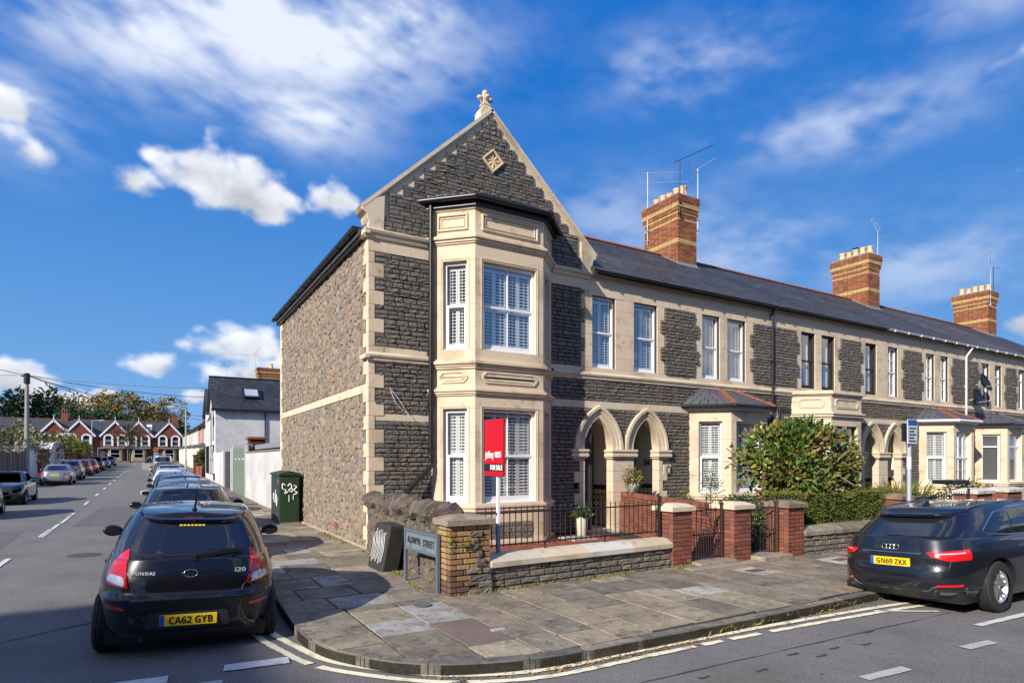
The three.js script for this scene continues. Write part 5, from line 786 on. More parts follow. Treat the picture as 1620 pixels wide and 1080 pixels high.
// capped brick pillar
function capStone(x0, x1, z0, z1, y, m, parent, name = 'cap', hip = .13) { const o = .05, a = [x0 - o, x1 + o, z0 - o, z1 + o], v = [], hx = (x1 - x0) * .28, hz = (z1 - z0) * .28, q = (A, B, C, D) => v.push(...A, ...B, ...C, ...A, ...C, ...D), P = (i, j, yy, dx = 0, dz = 0) => [i ? a[1] - dx : a[0] + dx, yy, j ? a[3] - dz : a[2] + dz]; const y1 = y + .075, y2 = y + hip;
  for (const [i, j, k, l] of [[0, 1, 1, 1], [1, 1, 1, 0], [1, 0, 0, 0], [0, 0, 0, 1]]) { q(P(i, j, y), P(k, l, y), P(k, l, y1), P(i, j, y1)); q(P(i, j, y1), P(k, l, y1), P(k, l, y2, hx, hz), P(i, j, y2, hx, hz)); } q(P(0, 1, y2, hx, hz), P(1, 1, y2, hx, hz), P(1, 0, y2, hx, hz), P(0, 0, y2, hx, hz)); q(P(0, 0, y), P(1, 0, y), P(1, 1, y), P(0, 1, y));
  const g = new THREE.BufferGeometry(); g.setAttribute('position', new THREE.Float32BufferAttribute(v, 3)); g.computeVertexNormals(); return M(name, g, m, parent); }
function pillar(label, x, z, w, d, h, o = {}) {
  const t = thing('brick_pillar', label, 'pillar', x, 0, z, 0, WF), r = rng(Math.round(x * 97)), list = [];
  M('mortar', box(.018, w - .018, .02, h, -d + .018, -.018), o.mortar ?? MAT.mortar, t); brickPier(list, 0, w, -d, 0, .08, h, r, { gap: o.gap, tone: o.tone, bl: o.bl }); pieces(list, t, 'brick', o.mats ?? redMats, o.pal ?? REDB, brickStuff, o.most ?? 300);
  capStone(0, w, -d, 0, h, o.cap ?? MAT.ashlar2, t); return t;
}
const weatheredCap = std([.26, .2, .15], .9, { map: rep(slabMap, 1.4), ...bump(rough, 2, .01) }), greyCap = std([.34, .29, .23], .9, { map: rep(slabMap, 1.2), ...bump(rough, 2, .008) });
{ // yellow brick pillar at the corner with grey stones bonded in
  const t = pillar('yellow brick corner pillar with grey stones let in and a grey cap', 3.52, -7.6, .65, .42, 1.09, { mats: [...yelMats, std([.16, .09, .06], .9, { map: rep(mottle, 3) })], pal: [...YELB, [.16, .09, .06]], tone: (k) => (k < 3 ? 4 : k < 5 && R0() < .5 ? 4 : Math.floor(R0() * 4)), cap: greyCap, mortar: MAT.darkmortar, gap: .017 });
  const list = [], r = rng(12); for (const [x0, x1, y0, y1] of [[.3, .5, .92, 1.0], [.34, .44, .84, .91], [.3, .46, .74, .83], [.42, .5, .62, .73], [.4, .56, .5, .61], [.26, .5, .4, .49], [.3, .65, .3, .39], [.24, .46, .24, .3], [.44, .66, .2, .3], [.3, .5, .08, .19], [.5, .66, .08, .2], [.52, .66, .4, .48]]) list.push({ m: MX((x0 + x1) / 2, (y0 + y1) / 2, -.02, x1 - x0 - .012, y1 - y0 - .01, .06), geo: ROCKS[Math.floor(r() * 8)], t: Math.floor(r() * 4), a: .2 });
  pieces(list, t, 'stone', gardenMats, GARDEN, gardenStuff);
  foliage('moss', t, 160, (i, q) => { const k = i < 90; return [k ? rr(q, -.03, .1) : rr(q, .15, .4), k ? rr(q, .72, .98) : rr(q, .78, .84), k ? rr(q, -.05, .03) : .03, rr(q, .015, .04), [rr(q, .05, .12), rr(q, .12, .2), .02], [-.3, 0, 1]]; }, 5, { mat: LEAFD });
}
pillar('red brick pillar with pale stone cap at the end of the black railing', 7.85, -7.7, .48, .44, 1.09);
pillar('red brick pillar with pale stone cap between the two iron gates', 9.26, -7.55, .49, .48, 1.08);
pillar('red brick pillar with rounded weathered brown cap beside the hedge', 10.57, -7.35, .51, .5, 1.07, { cap: weatheredCap });
pillar('red brick pillar with brown cap at the far end of the hedge', 14.55, -7.3, .45, .45, 1.1, { cap: weatheredCap, most: 0 });
pillar('red brick pillar with white painted cap before the palm like plant', 18.2, -7.3, .9, .5, 1.12, { cap: std([.55, .52, .48], .9, { map: rep(weather, 1) }), most: 0 });
pillar('red brick pillar with white painted cap at the right edge of the photo', 20.0, -7.3, .9, .5, 1.12, { cap: std([.55, .52, .48], .9, { map: rep(weather, 1) }), most: 0 });
// stone garden wall with coping
function stoneWall(label, x0, z0, x1, z1, h, o = {}) {
  const L = Math.hypot(x1 - x0, z1 - z0), t = thing('garden_wall', label, 'garden wall', x0, 0, z0, Math.atan2(-(z1 - z0), x1 - x0), WF), r = rng(Math.round(x0 * 31)), list = [];
  M('wall_core', box(0, L, 0, h, -.28, -.03), MAT.mortar, t); courses(list, 0, L, .08, h, -.035, r, { h: .105, w0: .14, w1: .36, depth: .055, gap: .016, tones: 4 }); pieces(list, t, 'stone', gardenMats, GARDEN, gardenStuff, o.most ?? 300);
  const n = o.n ?? 4, w = L / n; for (let i = 0; i < n; i++) { const g = ext([[.05, 0], [.05, .075], [-.12, .16], [-.3, .17], [-.33, 0]], w - .008, .006).rotateY(Math.PI / 2); const P = g.attributes.position; for (let k = 0; k < P.count; k++) { const X = P.getX(k); P.setX(k, X); P.setZ(k, -P.getZ(k)); } const q = ext([[-.05, 0], [-.05, .075], [.12, .16], [.3, .17], [.33, 0]], w - .008, .006).rotateY(Math.PI / 2).translate(i * w, h, 0); M('coping_stone', q, o.cop?.[i % o.cop.length] ?? MAT.ashlar2, t); }
  return t;
}
stoneWall('low grey stone wall with sloping pale coping below the black railing', 4.17, -7.62, 7.86, -7.74, .46, { cop: [std([.5, .45, .36], .85, { map: rep(weather, .8) }), std([.56, .47, .34], .85, { map: rep(weather, .9) }), std([.56, .54, .48], .85, { map: rep(weather, .7) }), std([.5, .42, .31], .85, { map: rep(weather, 1) })] });
stoneWall('low rough stone wall with brown coping under the clipped hedge', 11.08, -7.36, 14.55, -7.2, .5, { cop: [greyCap, weatheredCap], n: 3, most: 120 });
stoneWall('low stone wall under the farther railing', 15.0, -7.3, 18.2, -7.3, .5, { most: 0 });
function railing(label, x0, z0, x1, z1, yb, yt, pitch, cat = 'railing') {
  const L = Math.hypot(x1 - x0, z1 - z0), t = thing('iron_railing', label, cat, x0, 0, z0, Math.atan2(-(z1 - z0), x1 - x0)); const n = Math.round(L / pitch);
  M('rail', box(0, L, yt - .105, yt - .085, -.015, .015), MAT.iron, t); M('rail', box(0, L, yb + .02, yb + .04, -.015, .015), MAT.iron, t);
  const bar = merged([rod([0, yb - .0, 0], [0, yt - .02, 0], .0085, 6), rod([0, yt - .02, 0], [0, yt + .012, 0], .0085, 6, .001)]); for (let i = 0; i <= n; i++) { const m = new THREE.Mesh(bar, MAT.iron); m.name = 'bar'; m.position.x = i * L / n; m.castShadow = true; t.add(m); }
  for (const u of [.02, L * .3, L * .64]) M('support', rod([u, yb - .1, 0], [u, yb + .03, 0], .014, 6), MAT.iron, t); M('post', rbox(L - .04, L + .01, yb - .08, yt + .06, -.025, .025, .006), MAT.iron, t); return t;
}
railing('black iron railing of plain bars on the corner garden wall', 4.22, -7.86, 7.8, -7.96, .7, 1.3, .105);
railing('farther black iron railing in front of the spiky plant', 15.05, -7.45, 18.15, -7.45, .66, 1.2, .13);
// gates
function gate(label, x0, z0, w, ry, flip) {
  const t = thing('iron_gate', label, 'gate', x0, 0, z0, ry, 'front garden gates'); const B = (a, b, r_ = .009) => rod(a, b, r_, 6); const n = 6;
  for (let i = 0; i <= n; i++) { const x = .04 + (w - .08) * i / n; M('bar', B([x, .2, 0], [x, i % 2 ? 1.12 : 1.2, 0]), MAT.iron, t); if (i < n) M('bar', B([x + (w - .08) / n / 2, .2, 0], [x + (w - .08) / n / 2, .72, 0]), MAT.iron, t); }
  for (const y of [.2, .62, 1.06]) M('rail', box(.03, w - .03, y, y + .025, -.01, .01), MAT.iron, t);
  M('brace', [B([w * .25, .66, 0], [w * .5, 1.06, 0]), B([w * .75, .66, 0], [w * .5, 1.06, 0])], MAT.iron, t);
  for (const [x, y, s] of [[w * .42, 1.0, 1], [w * .58, 1.0, -1], [w * .42, .7, 1], [w * .58, .7, -1], [w * .45, 1.13, 1], [w * .55, 1.13, -1]]) { const p = []; for (let k = 0; k <= 14; k++) { const a = k / 14 * 7, q = .045 * (1 - k / 18); p.push([x + s * Math.cos(a) * q, y + Math.sin(a) * q, 0]); } M('scroll', tube(p, .007, 5, 24), MAT.iron, t); }
  M('finial', [B([w * .5, 1.06, 0], [w * .5, 1.3, 0]), new THREE.OctahedronGeometry(.025).translate(w * .5, 1.3, 0)], MAT.iron, t);
  const hx = flip ? .0 : w; const p = []; for (let k = 0; k <= 12; k++) { const a = k / 12 * 5; p.push([hx + (flip ? 1 : -1) * (.03 - Math.cos(a) * .03), 1.2 + Math.sin(a) * .035, 0]); } M('gate_post', [rbox(hx - .025, hx + .025, .08, 1.2, -.025, .025, .006), tube(p, .014, 6, 20)], MAT.rust, t); return t;
}
gate('black iron gate with scrolls, hung between the first two red pillars', 8.36, -7.78, .84, 0);
gate('rusty iron gate standing ajar left of the brown capped pillar', 10.5, -7.55, .72, Math.PI * .78, true);
{ const t = thing('gate_steps', 'worn stone threshold slabs below the iron gates', 'step'); M('slab', rbox(8.33, 9.3, .0, .17, -8.1, -7.5, .02), greyCap, t); M('slab', rbox(9.74, 10.58, .0, .2, -8.0, -7.25, .02), greyCap, t); M('slab', rbox(7.9, 10.5, 0, .135, -7.5, -7.28, .02), greyCap, t); }
// dividing brick wall between the two yards
{ const a = [9.62, -8.03], b = [11.0, -12.4], L = Math.hypot(b[0] - a[0], b[1] - a[1]), t = thing('brick_wall', 'red brick wall dividing the corner yard from its neighbour', 'garden wall', a[0], 0, a[1], Math.atan2(-(b[1] - a[1]), b[0] - a[0])), list = [], r = rng(66);
  M('mortar', box(.02, L - .02, .02, 1.0, -.2, -.02), MAT.mortar, t); brickPier(list, 0, L, -.22, 0, .08, 1.02, r, {}); for (let x = 0; x < L - .05; x += .11) list.push({ m: MX(x + .055, 1.08, -.11, .1, .11, .225), geo: BUNIT[0], t: Math.floor(r() * 5), a: .3 }); const inv = new THREE.Matrix4().makeTranslation(9.62, 0, -8.03); for (const q of list) q.a *= 1; pieces(list, t, 'brick', redMats, REDB, brickStuff, 300, 'bricks'); }
// old rubble wall beside the house corner
{ const a = [3.6, -8.0], b = [3.86, -12.44], t = thing('rubble_wall', 'old weathered rubble wall with jagged upright coping between pillar and house', 'garden wall', a[0], 0, a[1], Math.atan2(-(b[0] - a[0]), -(b[1] - a[1]))), L = Math.hypot(b[0] - a[0], b[1] - a[1]), r = rng(55), list = [];
  M('wall_core', box(.035, .36, 0, 1.16, -L, 0), std([.22, .185, .15], .95, { map: rep(mottle, 1), ...bump(rough, 2, .02) }), t); rubble(list, -L, 0, .06, 1.18, .17, .13, r, 0);
  const dk = RUB.map((c) => c.map((v) => v * .55)); pieces(list, t, 'rubble_stone', dk.map((c) => std(c, .95, { map: rep(mottle, 3), ...bump(rough, 4, .03) })), dk, RUB_S, 300, 'rubble_stones');
  const rockM = [std([.17, .14, .115], .95, { map: rep(mottle, 3), ...bump(rough, 4, .03) }), std([.13, .115, .105], .95, { map: rep(mottle, 3), ...bump(rough, 4, .03) }), std([.16, .115, .11], .95, { map: rep(mottle, 3), ...bump(rough, 4, .03) })];
  let z = -.05; while (z > -L + .05) { const w = rr(r, .09, .2), hh = rr(r, .13, .3), g = new THREE.IcosahedronGeometry(1, 1), P = g.attributes.position; const sd = r() * 99; for (let k = 0; k < P.count; k++) { const f = .55 + vnoise3(P.getX(k) * 2.1 + sd, P.getY(k) * 2.1, P.getZ(k) * 2.1) * .85; P.setXYZ(k, P.getX(k) * f * .24, P.getY(k) * f * hh * .75, P.getZ(k) * f * w * .62); } g.computeVertexNormals(); g.rotateX((r() - .5) * .9); g.translate(.16 + (r() - .5) * .06, 1.17 + (-z / L) * -.02, z - w / 2); M('cope_stone', g, rockM[Math.floor(r() * 3)], t); z -= w * .8; }
  foliage('moss', t, 500, (i, q) => { const k = Math.floor(q() * 6), zz = -[.5, 1.0, 1.5, 2.3, 3.0, .25][k] + (q() - .5) * .25; return [.02 + (q() - .5) * .1, [1.12, 1.2, 1.24, 1.1, 1.28, 1.2][k] + (q() - .5) * .12, zz, rr(q, .015, .04), [rr(q, .06, .16), rr(q, .1, .17), .02], [-1, .3, 0]]; }, 15); }
// street name plate on two posts
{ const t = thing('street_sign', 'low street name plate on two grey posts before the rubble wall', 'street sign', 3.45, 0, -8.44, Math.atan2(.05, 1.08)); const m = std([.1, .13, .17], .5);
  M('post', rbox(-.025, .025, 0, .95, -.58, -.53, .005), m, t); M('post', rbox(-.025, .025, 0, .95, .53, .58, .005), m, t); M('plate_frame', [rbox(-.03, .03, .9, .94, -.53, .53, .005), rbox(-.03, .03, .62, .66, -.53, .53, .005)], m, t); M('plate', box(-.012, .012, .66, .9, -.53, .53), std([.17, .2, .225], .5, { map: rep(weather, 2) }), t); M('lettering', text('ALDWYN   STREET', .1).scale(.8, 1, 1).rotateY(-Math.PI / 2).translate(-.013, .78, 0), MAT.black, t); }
// for-sale board
{ const t = thing('sale_board', 'red estate agent sale board on a white post by the corner pillar', 'sale board', 4.4, 0, -7.92), red = std([.5, .0, .006], .4);
  M('post', rbox(.016, .06, .55, 2.55, .03, .075, .004), MAT.whitepaint, t); M('post_shade', rbox(.012, .064, .55, 1.06, .026, .079, .004), std([.2, .25, .42], .5), t); M('panel', rbox(-.014, -.006, 1.76, 2.6, -.28, .3, .002), red, t); M('panel', rbox(.006, .014, 1.76, 2.6, -.28, .3, .002), red, t); M('black_band', box(-.017, -.0145, 1.83, 1.94, -.28, .3), MAT.black, t);  // lower post is bluish: shade on the white post, put into its colour
  const W = std([.85, .85, .85], .5); M('agent_name', [text('Jeffrey', .1).scale(.56, 1, 1).rotateY(-Math.PI / 2).translate(-.0175, 2.06, -.115), text('ROSS', .085).scale(.66, 1, 1).rotateY(-Math.PI / 2).translate(-.0175, 2.075, .15)], W, t); M('sale_words', text('FOR SALE', .075).scale(.8, 1, 1).rotateY(-Math.PI / 2).translate(-.0185, 1.885, .1), W, t); }
// utility cabinets
const bubble = (pts, r_ = .018) => tube(pts, r_, 5, pts.length * 5);
{ const t = thing('utility_cabinet', 'tall dark green utility cabinet with white graffiti against the side wall', 'utility cabinet', 3.53, .1, -19.5), g = std([.018, .045, .02], .5, { map: rep(weather, 1.2) }), gd = std([.03, .05, .038], .5);
  M('body', rbox(-.28, .28, .06, 1.44, -.7, .7, .012), g, t); M('lid', ext([[-.33, 0], [.33, 0], [.31, .06], [0, .13], [-.31, .06]], 1.48, .01).translate(0, 1.44, -.74), g, t); M('plinth', box(-.29, .29, -.02, .06, -.71, .71), MAT.mortar, t);
  for (const z of [-.35, .35]) M('door', rbox(-.292, -.28, .1, 1.4, z - .33, z + .33, .004), gd, t); M('panel', rbox(-.25, .25, .1, 1.4, .7, .706, .002), g, t);
  M('graffiti', [bubble([[-.12, 1.15, .715], [-.2, 1.2, .715], [-.2, 1.05, .715], [-.1, 1.0, .715], [-.14, .9, .715], [-.05, .95, .715]]), bubble([[-.06, 1.12, .715], [.02, 1.2, .715], [.06, 1.08, .715], [-.03, 1.0, .715], [.06, .95, .715], [.09, 1.05, .715]]), bubble([[.1, 1.15, .715], [.2, 1.1, .715], [.12, 1.0, .715], [.22, .92, .715], [.1, .86, .715]]), bubble([[-.02, .86, .715], [-.02, .66, .715]], .012), bubble([[.1, .84, .715], [.1, .72, .715]], .012)], MAT.whitepaint, t);
  M('sticker', [box(-.294, -.29, 1.2, 1.32, .45, .55), box(-.294, -.29, .55, .8, .1, .25)], std([.5, .12, .05], .6), t); M('scrawl', [bubble([[-.298, 1.0, .1], [-.298, .6, .15], [-.298, .9, .25], [-.298, .5, .3], [-.298, .8, .5]], .012), bubble([[-.298, .7, -.3], [-.298, .9, -.2], [-.298, .6, -.1]], .012)], MAT.whitepaint, t); }
{ const t = thing('utility_cabinet', 'small dark utility box leaning on the rubble wall, scrawled with white paint', 'utility cabinet', 3.47, .1, -10.25), d = std([.022, .021, .018], .6, { map: rep(weather, 2) }), lean = new THREE.Matrix4().makeShear(0, 0, .2, 0, 0, 0); const B = (g) => g.applyMatrix4(new THREE.Matrix4().set(1, .2, 0, 0, 0, 1, 0, 0, 0, 0, 1, 0, 0, 0, 0, 1));
  M('body', [B(rbox(-.15, .15, 0, .78, -.38, .38, .02))], std([.035, .031, .026], .7, { map: rep(weather, 2) }), t); M('door', B(rbox(-.13, .13, .04, .73, .375, .395, .006)), d, t); const s = []; const r = rng(4); for (let k = 0; k < 9; k++) { const z = -.3 + k * .07; s.push(B(bubble([[-.158, .1 + r() * .1, z], [-.158, .35 + r() * .1, z + .03], [-.158, .5 + r() * .15, z - .02], [-.158, .62 + r() * .08, z + .05]], .006))); } M('graffiti', s, MAT.whitepaint, t); }
// parking sign by the estate car
{ const t = thing('parking_sign', 'slim grey post with a blue and white parking plate', 'parking sign', 10.72, .1, -5.25); M('post', rod([0, 0, 0], [0, 2.5, 0], .035, 12), MAT.galv, t); M('post_band', rod([0, 1.75, 0], [0, 1.95, 0], .0365, 12), std([.6, .62, .66], .5), t); M('plate', rbox(-.15, .15, 2.16, 2.56, .045, .053, .003), std([.62, .68, .74], .45), t); M('plate_head', box(-.14, .14, 2.46, 2.55, .0535, .056), std([.02, .1, .45], .4), t); M('lettering', [text('P', .08).translate(.06, 2.505, .0565), ...[0, 1, 2, 3, 4].map((k) => box(-.11, .11 - (k % 2) * .05, 2.4 - k * .052, 2.425 - k * .052, .0535, .0555))], std([.04, .05, .08], .5), t); M('back_plate', rbox(-.12, .12, 2.2, 2.5, -.06, -.052, .003), MAT.frameblack, t); }
// pots and plants
{ const t = thing('plant_pot', 'tall cream pot with a leafy green plant left of the porch', 'potted plant', 9.22, .12, -12.1); M('pot', lathe([[0, 0], [.12, 0], [.15, .44], [.16, .46], [.13, .46], [.12, .4], [0, .4]], 20), std([.55, .55, .46], .6), t); foliage('leaves', t, 130, (i, r) => { const a = r() * 6.28; return [Math.cos(a) * .06 * r(), .42, Math.sin(a) * .06 * r(), rr(r, .22, .36), mixc([.03, .08, .015], [.1, .17, .03], r()), [Math.cos(a) * .8, .9, Math.sin(a) * .8]]; }, 6, { wide: .35, mat: LEAFM }); }
{ const t = thing('hanging_basket', 'wire cone hanging basket of autumn plants on the porch pier', 'hanging basket', 10.98, 0, -12.16); M('basket', lathe([[0, 1.0], [.03, 1.02], [.16, 1.34], [.17, 1.36], [.15, 1.36], [.02, 1.04]], 18), std([.45, .46, .5], .5), t); for (let k = 0; k < 4; k++) M('weave', new THREE.TorusGeometry(.05 + k * .032, .007, 5, 18).rotateX(Math.PI / 2).translate(0, 1.08 + k * .075, 0), MAT.galv, t); M('bracket', [rod([0, 1.75, -.3], [0, 1.75, .05], .01), rod([0, 1.5, -.3], [0, 1.75, -.05], .008), rod([0, 1.75, 0], [0, 1.38, 0], .004)], MAT.iron, t);
  foliage('leaves', t, 420, inBlobs([[0, 1.5, 0, .27, .2, .25], [-.16, 1.28, .05, .12, .2, .12], [.05, 1.62, 0, .16, .14, .14]], .075, [[.1, .11, .03], [.2, .16, .05], [.26, .12, .06], [.07, .09, .02]], { freq: 6, cut: .2 }), 16, { wide: .8 }); }
{ const t = thing('garden_tree', 'broad leafy evergreen tree with pale crooked branches in front of the third house', 'tree', 12.75, 0, -8.75); const bark = std([.3, .25, .2], .9, { map: rep(mottle, 3), ...bump(rough, 5, .01) }), r = rng(41);
  const br = [rod([0, 0, 0], [.05, .95, .02], .075, 8, .06)], tips = []; for (let k = 0; k < 13; k++) { const a = k / 13 * 6.28 + r() * .4, R = rr(r, .8, 1.4), y = rr(r, 1.2, 2.5); const p1 = [Math.cos(a) * R * .35, .95 + r() * .35, Math.sin(a) * R * .35 + .0], p2 = [Math.cos(a) * R * .7, lerp(1.1, y, .5) + (r() - .5) * .2, Math.sin(a) * R * .7], p3 = [Math.cos(a) * R, y, Math.sin(a) * R]; br.push(tube([[.03, .75, 0], p1, p2, p3], .022, 6, 14)); for (let q = 0; q < 2; q++) br.push(tube([p2, [p2[0] + (r() - .5) * .5, p2[1] + r() * .4, p2[2] + (r() - .5) * .5], [p3[0] + (r() - .5) * .7, p3[1] + r() * .3, p3[2] + (r() - .5) * .7]], .012, 5, 10)); } M('trunk', br, bark, t);
  foliage('crown', t, 8200, inBlobs([[0, 2.0, 0, 1.4, .85, 1.2], [-.75, 1.75, .5, .8, .6, .7], [.7, 1.8, .3, .85, .75, .8], [.3, 2.35, 0, 1.0, .55, .9], [-.5, 2.3, .1, .8, .5, .8], [.95, 1.5, .4, .5, .45, .5], [-1.0, 1.4, .5, .5, .4, .5], [1.35, 2.05, .2, .45, .4, .5], [1.25, 2.45, 0, .35, .3, .4], ...[[-1.5, 2.0, .3], [-1.35, 1.35, .7], [-.9, 2.6, .2], [-.2, 2.72, .1], [.5, 2.78, -.1], [1.1, 2.62, .1], [1.7, 1.7, .3], [1.5, 1.2, .5], [.2, 1.15, .9], [-.6, 1.05, .8], [.8, 1.1, .8], [-1.2, 2.5, .1]].map(([a, b, c]) => [a, b, c, .2, .18, .2])], .125, [[.05, .085, .018], [.075, .12, .022], [.11, .15, .03], [.2, .19, .035], [.13, .075, .03], [.06, .1, .02]], { freq: 2.2, cut: .42, pow: .3, fuzz: .3 }), 42, { mat: LEAFM, wide: .85 }); }
{ const t = thing('clipped_hedge', 'clipped box hedge above the low stone wall', 'hedge', 0, 0, 0); M('hedge_core', rbox(11.3, 15.3, .15, 1.24, -8.45, -7.72, .1), std([.012, .018, .006], 1), t); const r0 = rng(3);
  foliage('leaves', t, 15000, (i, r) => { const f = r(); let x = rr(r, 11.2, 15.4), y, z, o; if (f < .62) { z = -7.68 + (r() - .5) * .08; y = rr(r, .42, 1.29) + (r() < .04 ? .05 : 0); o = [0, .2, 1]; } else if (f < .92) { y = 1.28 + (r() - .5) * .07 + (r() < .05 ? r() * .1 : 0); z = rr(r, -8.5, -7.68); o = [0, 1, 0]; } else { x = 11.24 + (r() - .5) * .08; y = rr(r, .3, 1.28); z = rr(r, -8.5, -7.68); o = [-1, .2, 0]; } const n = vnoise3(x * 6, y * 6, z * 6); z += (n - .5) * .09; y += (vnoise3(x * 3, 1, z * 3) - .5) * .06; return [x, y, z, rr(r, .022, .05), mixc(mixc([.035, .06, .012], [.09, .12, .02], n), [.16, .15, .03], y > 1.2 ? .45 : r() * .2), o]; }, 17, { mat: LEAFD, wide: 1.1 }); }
{ const t = thing('garden_bush', 'dark shrub filling the garden behind the second gate', 'shrub', 10.95, .1, -8.7); M('stem', [rod([0, 0, 0], [.05, .6, 0], .03), rod([0, .1, 0], [-.3, .6, .1], .02)], MAT.wood, t); foliage('leaves', t, 2200, inBlobs([[0, .55, 0, .55, .6, .6], [-.4, .35, .4, .45, .4, .4], [.2, .75, -.2, .5, .4, .5]], .065, [[.03, .055, .012], [.05, .08, .015], [.08, .1, .02]], { freq: 4, cut: .3 }), 18); }
{ const t = thing('olive_tree', 'slender potted olive tree before the first slate roofed bay', 'tree', 10.7, .1, -9.35); M('stem', tube([[0, 0, 0], [.02, .6, .01], [-.01, 1.05, 0], [.02, 1.5, 0]], .013, 6, 12), MAT.wood, t); M('pot', lathe([[0, 0], [.13, 0], [.17, .3], [.15, .3], [0, .26]], 14), MAT.terracotta, t); foliage('crown', t, 620, inBlobs([[0, 1.38, 0, .27, .34, .27], [-.15, 1.25, .1, .2, .25, .2], [.15, 1.2, 0, .2, .3, .2]], .055, [[.09, .12, .07], [.14, .17, .1], [.07, .1, .05]], { freq: 7, cut: .4, pow: .4 }), 19, { wide: .45 }); }
{ const t = thing('garden_bush', 'small conical green bush just above the first red pillar', 'shrub', 10.2, .1, -9.6); M('stem', rod([0, 0, 0], [0, .8, 0], .03), MAT.wood, t); foliage('leaves', t, 1300, inBlobs([[0, .6, 0, .25, .5, .25], [0, .95, 0, .16, .22, .16]], .035, [[.05, .1, .02], [.09, .15, .03]], { freq: 8, cut: .15 }), 20); }
{ const t = thing('spiky_plant', 'spiky palm like plant behind the farther railing', 'plant', 16.9, .1, -8.3); M('stem', rod([0, 0, 0], [0, .75, 0], .06), MAT.wood, t); foliage('leaves', t, 260, (i, r) => { const a = r() * 6.28, e = rr(r, -.1, 1.1), k = i % 3 - 1; return [k * .6, .75, 0, rr(r, .5, .85), mixc([.07, .1, .02], [.2, .2, .05], r()), [Math.cos(a) * 1.4, e, Math.sin(a) * 1.4]]; }, 21, { geo: BLADE, mat: LEAFD }); }
{ const t = thing('garden_bush', 'leafy shrub over a black bin top by the white capped pillars', 'shrub', 20.6, .1, -8.6); M('bin_top', rbox(-1.2, -.3, 1.2, 1.32, -.3, .3, .03), MAT.black, t); foliage('leaves', t, 1300, inBlobs([[0, .8, 0, .9, .5, .5], [.8, .9, 0, .7, .4, .5]], .07, [[.05, .09, .02], [.1, .14, .03], [.25, .2, .05]], { freq: 4, cut: .3 }), 22); }
// ---------- cars: body as stacked plan outlines, details laid onto its surface ----------
const tab = (t, x) => { if (x <= t[0][0]) return t[0][1]; for (let i = 1; i < t.length; i++) if (x <= t[i][0]) { const p0 = t[Math.max(0, i - 2)], p1 = t[i - 1], p2 = t[i], p3 = t[Math.min(t.length - 1, i + 1)], s = (x - p1[0]) / (p2[0] - p1[0]), m1 = p0 === p1 ? (p2[1] - p1[1]) : (p2[1] - p0[1]) / (p2[0] - p0[0]) * (p2[0] - p1[0]), m2 = p3 === p2 ? (p2[1] - p1[1]) : (p3[1] - p1[1]) / (p3[0] - p1[0]) * (p2[0] - p1[0]); const a = s * s, b = a * s; return (2 * b - 3 * a + 1) * p1[1] + (b - 2 * a + s) * m1 + (-2 * b + 3 * a) * p2[1] + (b - a) * m2; } return t[t.length - 1][1]; };
function squircle(a, b, n) { const k = Math.pow(Math.pow(Math.abs(a), n) + Math.pow(Math.abs(b), n), -1 / n); return [a * k, b * k]; }
function perimeter(nx, nz) { const P = []; for (let i = 0; i < nx; i++) P.push([-1 + 2 * i / nx, 1]); for (let i = 0; i < nz; i++) P.push([1, 1 - 2 * i / nz]); for (let i = 0; i < nx; i++) P.push([1 - 2 * i / nx, -1]); for (let i = 0; i < nz; i++) P.push([-1, -1 + 2 * i / nz]); return P; }
function roundPoly(pts, r, n = 4) { const out = [], N = pts.length; for (let i = 0; i < N; i++) { const p = pts[i], a = pts[(i + N - 1) % N], b = pts[(i + 1) % N], da = Math.hypot(a[0] - p[0], a[1] - p[1]), db = Math.hypot(b[0] - p[0], b[1] - p[1]), q = Math.min(r, da * .45, db * .45), s = [p[0] + (a[0] - p[0]) * q / da, p[1] + (a[1] - p[1]) * q / da], e = [p[0] + (b[0] - p[0]) * q / db, p[1] + (b[1] - p[1]) * q / db]; for (let k = 0; k <= n; k++) { const t = k / n; out.push([lerp(lerp(s[0], p[0], t), lerp(p[0], e[0], t), t), lerp(lerp(s[1], p[1], t), lerp(p[1], e[1], t), t)]); } } return out; }
